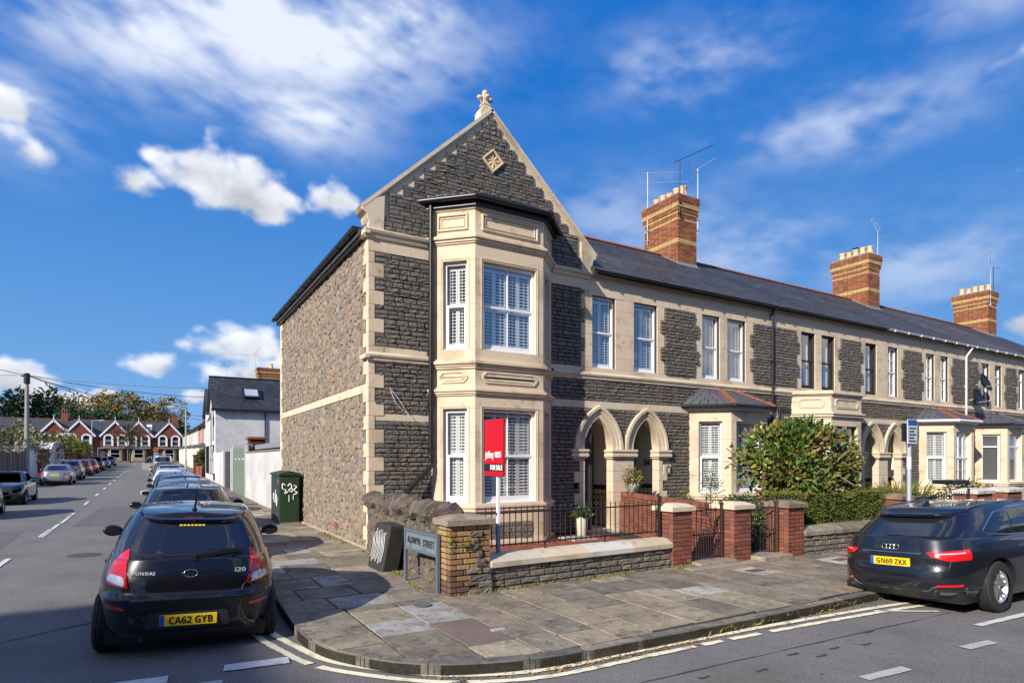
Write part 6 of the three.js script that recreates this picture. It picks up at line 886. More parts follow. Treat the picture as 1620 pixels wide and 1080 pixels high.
function carModel(S, q) { // q: resolution
  const hb = S.hb, b0 = S.bottom ?? .2, gb = hb - .035;
  const B = (z) => { const t = clamp((-z - S.cowl) / (S.nose - S.cowl)); const tr = clamp((z - S.deck) / (S.tail - S.deck)); return hb - (hb - S.hf) * Math.pow(t, 1.7) - (S.drop ?? 0) * tr * tr; };
  const low = (a, b, h) => { const [sx, sz] = squircle(a, b, S.n ?? 4.4), x = sx * tab(S.w, h), z = sz > 0 ? sz * tab(S.zr, h) : sz * tab(S.zf, h); const m = .46; return new THREE.Vector3(x, h < m ? h : m + (h - m) * (B(z) - m) / (hb - m), z); };
  const R = (z) => S.hr - (S.arc ?? .04) * Math.pow((z - (S.roofC ?? .1)) / 1.2, 2);
  const gh = (a, b, k) => { const [sx, sz] = squircle(a, b, S.gn ?? 5.2), z = sz > 0 ? sz * tab(S.gzr, k) : sz * tab(S.gzf, k); return new THREE.Vector3(sx * tab(S.gw, k), lerp(Math.min(gb, B(z) - .03), R(z), k), z); };
  const shell = (fn, hs, cap, P) => {
    const v = [], ix = [], n = P.length; for (const h of hs) for (const [a, b] of P) v.push(...fn(a, b, h).toArray());
    const add = (s, dy) => { for (const [a, b] of P) { const p = fn(a, b, hs[hs.length - 1]); v.push(p.x * s, p.y + dy, p.z * (1 - (1 - s) * .05)); } };
    for (const [s, dy] of cap) add(s, dy); const rows = hs.length + cap.length;
    for (let j = 0; j < rows - 1; j++) for (let i = 0; i < n; i++) { const a = j * n + i, b = j * n + (i + 1) % n; ix.push(a, b, b + n, a, b + n, a + n); }
    const c0 = v.length / 3; v.push(0, fn(0, 1, hs[0]).y, 0); for (let i = 0; i < n; i++) ix.push(c0, (i + 1) % n, i);
    const g = new THREE.BufferGeometry(); g.setAttribute('position', new THREE.Float32BufferAttribute(v, 3)); g.setIndex(ix); return g;
  };
  const P = perimeter(Math.round(18 * q), Math.round(34 * q)), hs = [], nh = Math.round(18 * q); for (let i = 0; i <= nh; i++) hs.push(lerp(b0, hb, i / nh));
  const bodyG = shell(low, hs, [[.985, .006], [.95, .014], [.85, .024], [.6, .034], [.3, .04], [.02, .042]], P); bodyG.computeVertexNormals(); bodyG.setAttribute('uv', new THREE.Float32BufferAttribute(new Float32Array(bodyG.attributes.position.count * 2), 2));
  const ks = []; const nk = Math.round(9 * q); for (let i = 0; i <= nk; i++) ks.push(i / nk);
  const topG = shell(gh, ks, [[.985, .008], [.95, .017], [.85, .028], [.6, .042], [.3, .05], [.02, .052]], P); topG.computeVertexNormals();
  let cut = new Brush(bodyG); cut.updateMatrixWorld(); const ev = new Evaluator(); ev.attributes = ['position', 'normal', 'uv']; ev.useGroups = true; cut.material = [S.paint]; cut.material = S.paint;
  for (const z of S.wheels) for (const s of [-1, 1]) { const c = new THREE.CylinderGeometry(S.wr + .05, S.wr + .05, .5, Math.round(22 * q)); c.rotateZ(Math.PI / 2); const br = new Brush(c, MAT.black); br.position.set(s * (tab(S.w, .5) - .0), S.wr, z); br.updateMatrixWorld(); cut = ev.evaluate(cut, br, SUBTRACTION); }
  const cg = cut.geometry, mats = [].concat(cut.material), idx = cg.index, parts = [[], []];
  for (const gr of cg.groups) { const k = mats[gr.materialIndex] === MAT.black ? 1 : 0; for (let i = gr.start; i < gr.start + gr.count; i++) parts[k].push(idx ? idx.getX(i) : i); }
  const sub = (list) => { const g = new THREE.BufferGeometry(), p = new Float32Array(list.length * 3), n = new Float32Array(list.length * 3); list.forEach((i, k) => { for (let c = 0; c < 3; c++) { p[k * 3 + c] = cg.attributes.position.getComponent(i, c); n[k * 3 + c] = cg.attributes.normal.getComponent(i, c); } }); g.setAttribute('position', new THREE.BufferAttribute(p, 3)); g.setAttribute('normal', new THREE.BufferAttribute(n, 3)); return g; };
  const rear = (u, h) => (h <= hb - .005 ? wrapped((a, b) => low(a, b, h), u) : wrapped((a, b) => gh(a, b, clamp((h - gb) / (S.hr - gb))), u)), front = (u, h) => low(u, -1, h);
  const wrapped = (f, u) => { const e = Math.abs(u) - 1; return e <= 0 ? f(u, 1) : f(Math.sign(u), 1 - e * .42); };
  return { R, body: sub(parts[0]), arches: sub(parts[1]), top: topG, low, gh, rear, front, side: (s) => (b, h) => low(s, -b, h), glassR: (u, k) => gh(u, 1, k), glassF: (u, k) => gh(u, -1, k), glassS: (s) => (b, k) => gh(s, -b, k) };
}
// a convex outline laid on a surface P(u, v), raised by off
function patch(P, poly, off, nu = 14, nv = 8, skirt = .012) {
  const pl = areaOf(poly) > 0 ? poly : [...poly].reverse(); let u0 = 1e9, u1 = -1e9, v0 = 1e9, v1 = -1e9; for (const p of pl) { u0 = Math.min(u0, p[0]); u1 = Math.max(u1, p[0]); v0 = Math.min(v0, p[1]); v1 = Math.max(v1, p[1]); }
  const e = 1e-3, N = (u, v) => { const a = P(u + e, v).sub(P(u - e, v)), b = P(u, v + e).sub(P(u, v - e)), n = a.cross(b).normalize(), p = P(u, v); if (n.x * p.x + n.z * p.z * .4 + n.y * (p.y - .8) < 0) n.negate(); return n; };
  const pos = [], nor = [], put = (p) => { const n = N(p[0], p[1]), q = P(p[0], p[1]).addScaledVector(n, off); pos.push(q.x, q.y, q.z); nor.push(n.x, n.y, n.z); };
  for (let j = 0; j < nv; j++) for (let i = 0; i < nu; i++) { const a0 = lerp(u0, u1, i / nu), a1 = lerp(u0, u1, (i + 1) / nu), b_0 = lerp(v0, v1, j / nv), b_1 = lerp(v0, v1, (j + 1) / nv); let c = [[a0, b_0], [a1, b_0], [a1, b_1], [a0, b_1]]; for (let k = 0; k < pl.length && c.length > 2; k++) { const s = pl[k], t = pl[(k + 1) % pl.length]; if (Math.hypot(s[0] - t[0], s[1] - t[1]) > 1e-6) c = clipHalf(c, s[0], s[1], t[0], t[1]); } if (c.length < 3) continue; for (let k = 1; k < c.length - 1; k++) { put(c[0]); put(c[k]); put(c[k + 1]); } }
  const rim = []; for (let k = 0; k < pl.length; k++) { const s = pl[k], t = pl[(k + 1) % pl.length], m = Math.max(1, Math.ceil(Math.hypot(s[0] - t[0], s[1] - t[1]) / .12)); for (let q = 0; q < m; q++) rim.push([lerp(s[0], t[0], q / m), lerp(s[1], t[1], q / m)]); }
  for (let k = 0; k < rim.length; k++) { const a = rim[k], b = rim[(k + 1) % rim.length], na = N(...a), nb = N(...b), A = P(...a), Bq = P(...b), A1 = A.clone().addScaledVector(na, off), A0 = A.addScaledVector(na, off - skirt), B1 = Bq.clone().addScaledVector(nb, off), B0 = Bq.addScaledVector(nb, off - skirt); for (const q of [A0, B0, B1, A0, B1, A1]) pos.push(q.x, q.y, q.z); const o = B1.clone().sub(A1).cross(na).normalize(); for (let z = 0; z < 6; z++) nor.push(o.x, o.y, o.z); }
  const g = new THREE.BufferGeometry(); g.setAttribute('position', new THREE.Float32BufferAttribute(pos, 3)); g.setAttribute('normal', new THREE.Float32BufferAttribute(nor, 3)); return g;
}
const line = (P, pts, r = .004, off = 0) => tube(pts.map(([u, v]) => P(u, v).toArray()), r, 5, pts.length * 6);
const CARGLASS = phy([.012, .015, .018], .03, { ior: 1.75, specularIntensity: 1 }), RUBBER = std([.018, .018, .019], .75, bump(grit, 6, .004)), RIM = std([.5, .51, .53], .3, { metalness: .85 }), CHROME = std([.62, .63, .65], .12, { metalness: 1 }), BADGE = std([.62, .62, .66], .35, { metalness: .3 }), PLATEY = std([.85, .55, .012], .45), PLATEW = std([.75, .75, .72], .45), REDL = phy([.55, .008, .012], .12, { clearcoat: 1, clearcoatRoughness: .05 }), CLEARL = phy([.7, .7, .72], .08, { clearcoat: 1, metalness: .4 }), ORANGE = phy([.6, .2, .02], .15, { clearcoat: 1 }), TRIM = std([.02, .02, .022], .55), EUBLUE = std([.02, .08, .4], .45);
const paint = (c, metal = .35) => phy(c, .28, { metalness: metal, clearcoat: 1, clearcoatRoughness: .03 });
const wheelGeos = new Map();
function spoiler(m, k, len, th, drop = 0) { const v = [], ix = [], n = 24; for (let i = 0; i <= n; i++) { const a = lerp(-.9, .9, i / n), p = m.glassR(a, k), e = Math.pow(Math.abs(a) / .9, 6), L = len * (1 - e * .6); v.push(p.x * .99, p.y + .012 + th * .5, p.z - .16, p.x, p.y + .014 - drop * .5, p.z + L * .5, p.x, p.y + .004 - drop, p.z + L, p.x, p.y - th - drop, p.z + L - .012, p.x, p.y - th, p.z - .03); if (i) for (let q = 0; q < 5; q++) { const b = (i - 1) * 5 + q, c = (i - 1) * 5 + (q + 1) % 5; ix.push(b, b + 5, c, c, b + 5, c + 5); } } ix.push(0, 1, 2, 0, 2, 3, 0, 3, 4); const o = n * 5; ix.push(o, o + 2, o + 1, o, o + 3, o + 2, o, o + 4, o + 3); const g = new THREE.BufferGeometry(); g.setAttribute('position', new THREE.Float32BufferAttribute(v, 3)); g.setIndex(ix); return g.toNonIndexed(); }
function wheel(parent, x, z, r, s, fine) {
  const w = part('wheel', parent, x, r, z, s > 0 ? Math.PI / 2 : -Math.PI / 2), key = r + (fine ? 'f' : 'c'); let G = wheelGeos.get(key);
  if (!G) { const W = .1, rim = r * .66; const tyre = lathe([[rim, -W], [r - .03, -W], [r - .008, -W * .82], [r, -W * .55], [r, W * .55], [r - .008, W * .82], [r - .03, W], [rim, W]], fine ? 40 : 20).rotateX(Math.PI / 2); const sp = [lathe([[0, W * .55], [.045, W * .55], [.06, W * .45], [rim * .3, W * .35]], 16).rotateX(Math.PI / 2), lathe([[rim - .035, W * .2], [rim - .02, W * .8], [rim + .004, W * .9], [rim + .004, -W * .8]], fine ? 36 : 18).rotateX(Math.PI / 2)]; const n = fine ? 10 : 5; for (let k = 0; k < n; k++) { const a = (fine ? Math.floor(k / 2) / 5 * 6.283 + (k % 2 ? .2 : -.2) : k / n * 6.283); sp.push(new THREE.BoxGeometry(fine ? .03 : .07, rim * .8, .03).translate(0, rim * .52, W * .5).rotateZ(a)); } const treads = fine ? [-.6, -.2, .2, .6].map((t) => new THREE.TorusGeometry(r - .001, .006, 4, 40).translate(0, 0, t * W)) : []; G = { tyre: merged([tyre]), rim: merged([sp]), disc: merged([lathe([[0, 0], [rim, 0], [rim, .01]], 18).rotateX(Math.PI / 2)]), tread: treads.length ? merged([treads]) : null }; wheelGeos.set(key, G); }
  for (const [n, g, m] of [['tyre', G.tyre, RUBBER], ['rim', G.rim, RIM], ['brake_disc', G.disc, TRIM], ['tread', G.tread, MAT.black]]) if (g) { const o = new THREE.Mesh(g, m); o.name = n; o.castShadow = o.receiveShadow = true; w.add(o); }
}
function plate(parent, str, P, u, h, yel, tilt = 0) { // number plate standing on the surface point P(u, h)
  const c = P(u, h), s = Math.sign(c.z), g = part('number_plate', parent, c.x, c.y, c.z + s * .012, s > 0 ? 0 : Math.PI); g.rotation.x = tilt; M('plate', rbox(-.26, .26, -.056, .056, -.012, .004, .006), yel ? PLATEY : PLATEW, g); if (str) { M('country_band', box(-.259, -.215, -.055, .055, .0042, .0062), EUBLUE, g); M('characters', text(str, .068).scale(str.length > 7 ? .92 : 1, 1.05, 1).translate(.022, 0, .0042), MAT.black, g); } return g;
}
function mirror(parent, m, s, x, y, z, mat) { const g = new THREE.SphereGeometry(1, 14, 10).scale(.115, .075, .07); const P = g.attributes.position; for (let i = 0; i < P.count; i++) if (P.getZ(i) > .03) P.setZ(i, .03); g.computeVertexNormals(); M('mirror', [g.translate(x + s * .1, y, z), rod([x - s * .04, y - .05, z - .01], [x + s * .05, y - .03, z], .022, 6)], mat, parent); M('mirror_glass', new THREE.SphereGeometry(1, 12, 8).scale(.1, .062, .004).translate(x + s * .1, y, z + .032), CARGLASS, parent); }
function makeCar(S, q, o = {}) { // a Group standing on the ground, facing -z
  const c = new THREE.Group(), m = carModel(S, q), sm = S.paint, fine = q > 1.2;
  M('body', [m.body, m.top], sm, c); M('wheel_arches', m.arches, TRIM, c);
  M('underside', box(-tab(S.w, .3) + .12, tab(S.w, .3) - .12, .16, .3, -S.nose + .3, S.tail - .25), MAT.black, c);
  const nu = Math.round(10 * q), nv = Math.round(6 * q);
  M('rear_window', patch(m.glassR, roundPoly(S.rw, .09), .006, nu * 1.5 | 0, nv), CARGLASS, c);
  M('windscreen', patch(m.glassF, roundPoly(S.fw ?? [[-.84, .1], [.84, .1], [.8, .93], [-.8, .93]], .06), .006, nu * 1.5 | 0, nv), CARGLASS, c);
  for (const s of [-1, 1]) for (const w of S.sw) M('side_window', patch(m.glassS(s), roundPoly(w, .035), .006, nu, nv), CARGLASS, c);
  const lights = (P, list, mat, name) => { for (const s of [-1, 1]) for (const l of list) M(name, patch(P, roundPoly(l.map(([u, h]) => [s * u, h]), .04), .008, nu, nv), mat, c); };
  lights(m.rear, S.tl, REDL, 'tail_light'); if (S.tc) lights(m.rear, S.tc, CLEARL, 'lamp_lens'); if (S.hl) lights(m.front, S.hl, CLEARL, 'headlight'); if (S.refl) lights(m.rear, S.refl, REDL, 'reflector');
  M('grille', patch(m.front, roundPoly(S.gr ?? [[-.4, .5], [.4, .5], [.45, .66], [-.45, .66]], .05), .008, nu, nv), TRIM, c); M('lower_grille', patch(m.front, roundPoly([[-.5, .26], [.5, .26], [.55, .42], [-.55, .42]], .04), .008, nu, nv), TRIM, c);
  M('rear_skirt', patch(m.rear, roundPoly(S.skirt ?? [[-.8, .2], [.8, .2], [.8, .3], [-.8, .3]], .03), .006, nu, 4), TRIM, c);
  for (const z of S.wheels) for (const s of [-1, 1]) wheel(c, s * (tab(S.w, .35) - .105), z, S.wr, s, fine);
  for (const s of [-1, 1]) mirror(c, m, s, s * (tab(S.gw, 0) + .07), S.hb + .06, -(S.mirz ?? .62), o.mirMat ?? sm);
  // door seams and handles
  const seams = []; for (const s of [-1, 1]) { const P = m.side(s); for (const b of S.seams ?? [-.28, .25]) { seams.push(line(P, [[b, .3], [b, .6], [b, S.hb - .02]])); } } M('seams', seams, MAT.black, c);
  for (const s of [-1, 1]) for (const b of S.handles ?? [.05, -.42]) { const p = m.side(s)(b, S.hb - .13); M('handle', rbox(p.x - .015, p.x + .015, p.y - .012, p.y + .012, p.z - .09, p.z + .09, .01), sm, c); }
  if (o.front) plate(c, o.front, m.front, 0, S.fp ?? .45, false); if (o.plate) plate(c, o.plate, m.rear, 0, S.rp ?? .5, true, S.rpt ?? 0); else plate(c, '', m.rear, 0, S.rp ?? .5, true, S.rpt ?? 0);
  if (o.extra) o.extra(c, m, S); return c;
}
// --- the nearest hatchback ---
const HATCH = { paint: phy([.004, .004, .006], .3, { clearcoat: .8, clearcoatRoughness: .02, specularIntensity: .5 }), hb: 1.0, hr: 1.44, hf: .74, cowl: .85, nose: 1.96, tail: 1.97, deck: 3, wr: .305, wheels: [1.29, -1.235], n: 4.2, gn: 4.2, arc: .035, roofC: .2,
  w: [[.2, .81], [.34, .875], [.55, .89], [.75, .885], [.92, .84], [1.0, .805]], zr: [[.2, 1.84], [.28, 1.94], [.45, 1.97], [.6, 1.972], [.64, 1.968], [.67, 1.925], [.8, 1.905], [1.0, 1.85]], zf: [[.2, 1.8], [.35, 1.94], [.5, 1.96], [.75, 1.9], [1.0, 1.8]],
  gw: [[0, .797], [.5, .73], [.9, .635], [1, .6]], gzr: [[0, 1.85], [.2, 1.79], [.85, 1.47], [.94, 1.43], [1, 1.38]], gzf: [[0, 1.2], [.9, .46], [1, .36]],
  rw: [[-.88, .23], [.88, .23], [.83, .9], [-.83, .9]], sw: [[[-.74, .14], [-.3, .14], [-.3, .88], [-.34, .88]].map(([b, k]) => [-b, k]), [[.26, .14], [-.24, .14], [-.24, .88], [.22, .88]], [[-.28, .16], [-.6, .2], [-.5, .86], [-.28, .88]]],
  tl: [[[.8, 1.12], [1.0, 1.02], [1.1, .86], [1.08, .78], [.62, .735], [.74, .98]]], tc: [[[.97, .86], [1.04, .8], [.67, .75], [.72, .84]]], hl: [[[.6, .72], [.98, .86], [1.0, .7], [.7, .62]]], refl: [[[.66, .55], [.98, .565], [.98, .535], [.66, .525]]], rp: .42, seams: [.28, -.26, -.62] };
const lowHatch = (c, o = {}) => ({ ...HATCH, paint: paint(c, .5), ...o });
function rearExtras(c, m, S) {
  const seam = []; // hatch shut line and bumper joint
  seam.push(line(m.rear, [[-.58, .735], [-.56, .68], [-.5, .65], [0, .642], [.5, .65], [.56, .68], [.58, .735]], .006), line(m.rear, [[-.76, .98], [-.68, .86], [-.6, .735]], .005), line(m.rear, [[.76, .98], [.68, .86], [.6, .735]], .005), line(m.rear, [[-1.0, .62], [-.9, .63], [-.6, .635], [0, .63], [.6, .635], [.9, .63], [1.0, .62]], .004)); M('shut_line', seam, MAT.black, c);
  M('rear_window_rim', patch(m.glassR, roundPoly([[-.91, .18], [.91, .18], [.87, .93], [-.87, .93]], .1), .003, 24, 12), MAT.black, c);
  M('brake_light', patch(m.glassR, [[-.14, .935], [.14, .935], [.14, .965], [-.14, .965]], .02, 6, 2), REDL, c);
  M('spoiler', spoiler(m, .97, .1, .03, .01), S.paint, c);
  const wp = m.glassR(.02, .12), we = m.glassR(.62, .24); M('wiper', [beam([wp.x, wp.y + .02, wp.z + .035], [we.x, we.y + .02, we.z + .03], .018, .035), beam([we.x - .5, we.y + .015, we.z + .035], [we.x + .08, we.y + .03, we.z + .028], .01, .018), rod([wp.x, wp.y, wp.z], [wp.x, wp.y + .01, wp.z + .05], .03, 10)], MAT.black, c);
  const bd = m.rear(0, .87); M('badge', [new THREE.TorusGeometry(.045, .007, 8, 24).scale(1.35, .85, .6).translate(bd.x, bd.y, bd.z + .012), beam([bd.x - .028, bd.y - .028, bd.z + .012], [bd.x - .012, bd.y + .03, bd.z + .012], .009, .006, [0, 0, 1]), beam([bd.x + .012, bd.y - .03, bd.z + .012], [bd.x + .028, bd.y + .028, bd.z + .012], .009, .006, [0, 0, 1]), beam([bd.x - .02, bd.y, bd.z + .012], [bd.x + .02, bd.y, bd.z + .012], .006, .009, [0, 0, 1])], CHROME, c); M('badge_well', new THREE.SphereGeometry(1, 16, 10).scale(.1, .06, .012).translate(bd.x, bd.y - .02, bd.z - .004), S.paint, c);
  const t1 = m.rear(-.52, .88), t2 = m.rear(.56, .89); M('maker_name', text('HYUNDAI', .032, .003).scale(1.25, 1, 1).rotateY(-.16).translate(t1.x, t1.y, t1.z + .012), BADGE, c); M('model_name', text('i20', .045, .003).scale(1.3, 1, 1).rotateY(.2).translate(t2.x, t2.y, t2.z + .012), BADGE, c);
  const ap = [0, 1.49, 1.2]; M('antenna', [new THREE.SphereGeometry(.035, 8, 6).scale(.8, .7, 1.4).translate(0, 1.478, 1.16), tube([[0, 1.49, 1.16], [.01, 1.6, 1.24], [.02, 1.74, 1.42]], .005, 5, 8)], MAT.black, c);
  for (const s of [-1, 1]) M('roof_strip', tube([1.2, .9, .6, .3, 0, -.2].map((z) => [s * .52, m.R(z) + .018, z]), .008, 5, 20), MAT.black, c);
  M('plate_recess', patch(m.rear, roundPoly([[-.44, .34], [.44, .34], [.4, .5], [-.4, .5]], .04), .004, 12, 4), TRIM, c);
  M('sun_strip', [0, 1, 2, 3, 4, 5, 6].map((i) => patch(m.glassR, [[-.2 + i * .055, .8], [-.2 + i * .055 + .04, .8], [-.2 + i * .055 + .04, .835], [-.2 + i * .055, .835]], .008, 2, 2)), std([.6, .45, .03], .5), c);
  M('exhaust', rod([-.42, .24, 1.7], [-.42, .24, 1.93], .03, 10), RUBBER, c);
}
function place(c, name, label, x, z, ry, group = 'cars parked along the streets', roll = 0) { c.name = numbered(name); c.position.set(x, gy(z), z); c.rotation.order = 'YXZ'; c.rotation.y = ry; if (roll) { c.rotation.z = roll; c.position.y -= Math.abs(roll) * .82; } if (z < -28) c.rotation.x = Math.cos(ry) * .0125; tag(c, label, 'car', group, 'thing'); scene.add(c); return c; }
place(makeCar(HATCH, 2.1, { plate: 'CA62 GYB', extra: rearExtras }), 'parked_car', 'nearest black hatchback with yellow rear plate, parked at the street corner', .45, -8.93, -.07, undefined, -.04);
// --- the dark estate on the right ---
const ESTATE = { paint: paint([.010, .0115, .018], .3), hb: .97, hr: 1.385, hf: .72, cowl: 1.0, nose: 2.37, tail: 2.38, deck: 4, wr: .335, wheels: [1.43, -1.39], n: 4.6, gn: 4.6, arc: .045, roofC: .2,
  w: [[.2, .84], [.34, .9], [.55, .923], [.75, .918], [.88, .88], [.97, .85]], zr: [[.2, 2.22], [.28, 2.33], [.42, 2.38], [.56, 2.37], [.66, 2.34], [.74, 2.345], [.97, 2.27]], zf: [[.2, 2.2], [.35, 2.35], [.5, 2.37], [.75, 2.3], [.97, 2.2]],
  gw: [[0, .84], [.5, .775], [.9, .67], [1, .635]], gzr: [[0, 2.27], [.2, 2.17], [.85, 1.76], [.95, 1.74], [1, 1.68]], gzf: [[0, 1.15], [.9, .3], [1, .2]],
  rw: [[-.84, .2], [.84, .2], [.8, .88], [-.8, .88]], sw: [[[.36, .16], [-.05, .16], [-.05, .86], [.02, .86]], [[-.09, .16], [-.4, .17], [-.4, .84], [-.09, .86]], [[-.43, .18], [-.76, .3], [-.6, .76], [-.43, .83]]].map((p, i) => p),
  tl: [[[.42, .78], [.42, .80], [1.08, .855], [1.14, .79], [1.12, .72], [.62, .70], [.56, .75]]], tc: [[[.62, .795], [.98, .815], [.98, .80], [.62, .782]]], hl: [[[.55, .68], [.98, .8], [1.0, .68], [.65, .6]]], refl: [[[.62, .40], [.95, .415], [.95, .385], [.62, .375]]], rp: .665, skirt: [[-.92, .2], [.92, .2], [.94, .345], [-.94, .345]], seams: [.3, -.1, -.46], handles: [-.02, -.36], mirz: .6 };
function estateExtras(c, m, S) {
  M('chrome_strip', line(m.rear, [[-.42, .79], [0, .79], [.42, .79]], .008), CHROME, c);
  const b = m.rear(0, .86); M('badge', [0, 1, 2, 3].map((i) => new THREE.TorusGeometry(.036, .006, 8, 22).translate(-.078 + i * .052, b.y, b.z + .012)), CHROME, c);
  const t1 = m.rear(-.74, .66), t2 = m.rear(.6, .64); M('model_name', text('A4', .05, .003).scale(1.2, 1, 1).rotateY(-.15).translate(t1.x, t1.y, t1.z + .012), CHROME, c); M('engine_name', text('35 TDI', .03, .003).scale(1.3, 1, 1).rotateY(.14).translate(t2.x, t2.y, t2.z + .012), CHROME, c);
  M('shut_line', [line(m.rear, [[-.82, .8], [-.76, .6], [-.6, .555], [0, .55], [.6, .555], [.76, .6], [.82, .8]], .005), line(m.rear, [[-1.1, .5], [-.9, .5], [0, .49], [.9, .5], [1.1, .5]], .004), line(m.rear, [[.62, .7], [.6, .8]], .004)], MAT.black, c);
  M('spoiler', spoiler(m, .95, .12, .03, .015), S.paint, c); M('brake_light', patch(m.glassR, [[-.2, .9], [.2, .9], [.2, .92], [-.2, .92]], .02, 6, 2), REDL, c);
  const wp = m.glassR(-.1, .14), we = m.glassR(.45, .17); M('wiper', [beam([wp.x, wp.y + .01, wp.z + .03], [we.x, we.y + .01, we.z + .03], .018, .03)], MAT.black, c);
  for (const s of [-1, 1]) M('roof_rail', tube([[1.5, 0], [1.4, .03], [.9, .045], [.3, .045], [-.12, .03], [-.22, 0]].map(([z, u]) => [s * .57, m.R(z) + .005 + u * .8, z]), .013, 8, 30), std([.3, .32, .36], .3, { metalness: .9 }), c);
  M('roof_fin', ext([[0, 0], [.16, 0], [.03, .07]], .03, .006).rotateY(-Math.PI / 2).translate(.015, m.R(1.3) + .04, 1.3), S.paint, c);
  for (const s of [-1, 1]) { const P = m.glassS(s); M('window_trim', line(P, [[.38, .12], [-.1, .11], [-.45, .13], [-.72, .24], [-.77, .34], [-.64, .76], [-.58, .84], [-.3, .9], [0, .92]], .011), CHROME, c); M('bumper_blade', [line(m.rear, [[s * .05, .3], [s * .5, .31], [s * .6, .37], [s * 1.0, .36]], .012), line(m.rear, [[s * .6, .26], [s * .95, .27], [s * 1.0, .33], [s * .62, .33], [s * .6, .26]], .01)], std([.07, .072, .078], .5), c); M('exhaust_trim', patch(m.rear, roundPoly([[s * .66, .275], [s * .92, .285], [s * .92, .315], [s * .66, .31]], .02), .012, 6, 2), CHROME, c); }
}
place(makeCar(ESTATE, 1.8, { plate: 'GN69 ZKX', extra: estateExtras }), 'parked_car', 'dark grey estate car with roof rails and yellow rear plate, at the right edge', 11.03, -4.4 + .02, -Math.PI / 2 - .035, undefined, .055);
// --- the rest of the rows, simpler ---
const SUVP = { hb: 1.08, hr: 1.58, hf: .92, rw: HATCH.rw, bottom: .24, wr: .34, w: [[.24, .8], [.4, .87], [.6, .885], [.85, .88], [1.0, .84], [1.08, .81]], gw: [[0, .808], [.5, .745], [.9, .66], [1, .62]], arc: .03 };
const SALOON = { ...HATCH, hb: .94, hr: 1.36, hf: .72, cowl: .95, nose: 2.2, tail: 2.2, deck: 1.1, drop: .03, wheels: [1.4, -1.38], zr: [[.2, 2.05], [.3, 2.17], [.5, 2.2], [.75, 2.17], [.94, 2.12]], zf: [[.2, 2.02], [.35, 2.17], [.5, 2.2], [.75, 2.12], [.94, 2.0]], w: [[.2, .8], [.34, .86], [.55, .88], [.75, .87], [.88, .83], [.94, .8]], gw: [[0, .795], [.5, .72], [.9, .62], [1, .58]], gzr: [[0, 1.75], [.9, 1.02], [1, .9]], gzf: [[0, 1.1], [.9, .35], [1, .25]], tl: [[[.66, .86], [1.02, .88], [1.06, .72], [.72, .7]]], tc: null, hl: [[[.5, .7], [.96, .84], [1.0, .68], [.6, .58]]], refl: null, rp: .72 };
const Q = .8;
const rowCars = [
  ['second black hatchback, just ahead of the nearest one', makeCar(lowHatch([.008, .008, .01], { hr: 1.45 }), 1.1), .66, -14.15, -.06],
  ['blue grey hatchback third in the right hand row', makeCar(lowHatch([.12, .16, .22]), Q, { mirMat: std([.7, .7, .72], .3) }), .82, -19.4, -.02],
  ['dark blue hatchback fourth in the right hand row', makeCar(lowHatch([.02, .035, .08]), Q), .92, -24.9, -.02],
  ['black estate with its rear window in view, fifth in the right hand row', makeCar({ ...ESTATE, paint: paint([.012, .012, .015], .3) }, Q), .95, -31.2, -.02],
  ['white topped estate with roof bars, sixth in the right hand row', makeCar({ ...ESTATE, paint: paint([.6, .6, .62], .1) }, Q, { extra: (c) => M('roof_bar', [box(-.62, .62, 1.5, 1.53, .5, .56), box(-.62, .62, 1.5, 1.53, -.3, -.24), ...[-.6, .6].map((x) => rod([x, 1.48, 1.2], [x, 1.48, -.5], .015))], MAT.black, c) }), .95, -38.5, -.02],
  ['pale silver hatchback seventh in the right hand row', makeCar(lowHatch([.42, .43, .45]), Q), 1.0, -45.5, 0],
  ['dark hatchback just in front of the silver van', makeCar(lowHatch([.05, .06, .07]), Q), 1.0, -56, 0],
];
for (const [label, c, x, z, ry] of rowCars) place(c, 'parked_car', label, x, z, ry);
{ const V = { ...HATCH, paint: paint([.5, .5, .52], .5), hb: 1.15, hr: 1.86, hf: 1.0, cowl: 1.5, nose: 2.2, tail: 2.2, wheels: [1.4, -1.4], gzr: [[0, 2.16], [1, 2.05]], gzf: [[0, 1.6], [1, .7]], zr: [[.2, 2.1], [.4, 2.2], [1.15, 2.16]], zf: [[.2, 2.1], [.4, 2.2], [1.15, 2.05]], w: [[.2, .82], [.5, .9], [1.15, .88]], gw: [[0, .875], [1, .78]], tl: [[[.86, 1.1], [1.02, 1.1], [1.02, .75], [.86, .75]]], tc: null, hl: null, rp: .7, arc: .02 };
  const c = makeCar(V, Q); M('open_door', [ext([[0, .35], [.95, .4], [.95, 1.1], [.8, 1.15], [.35, 1.72], [.06, 1.78], [0, 1.1]], .06, .012).rotateY(Math.PI - .25).translate(-.86, 0, -.75)], V.paint, c); M('door_window', ext([[.08, 1.14], [.78, 1.16], [.36, 1.64], [.1, 1.7]], .005).rotateY(Math.PI - .25).translate(-.86, 0, -.675), CARGLASS, c); place(c, 'parked_van', 'silver van with its driver door swung open into the road', 1.0, -72, 0); c.userData.category = 'van'; delete c.userData.group; }
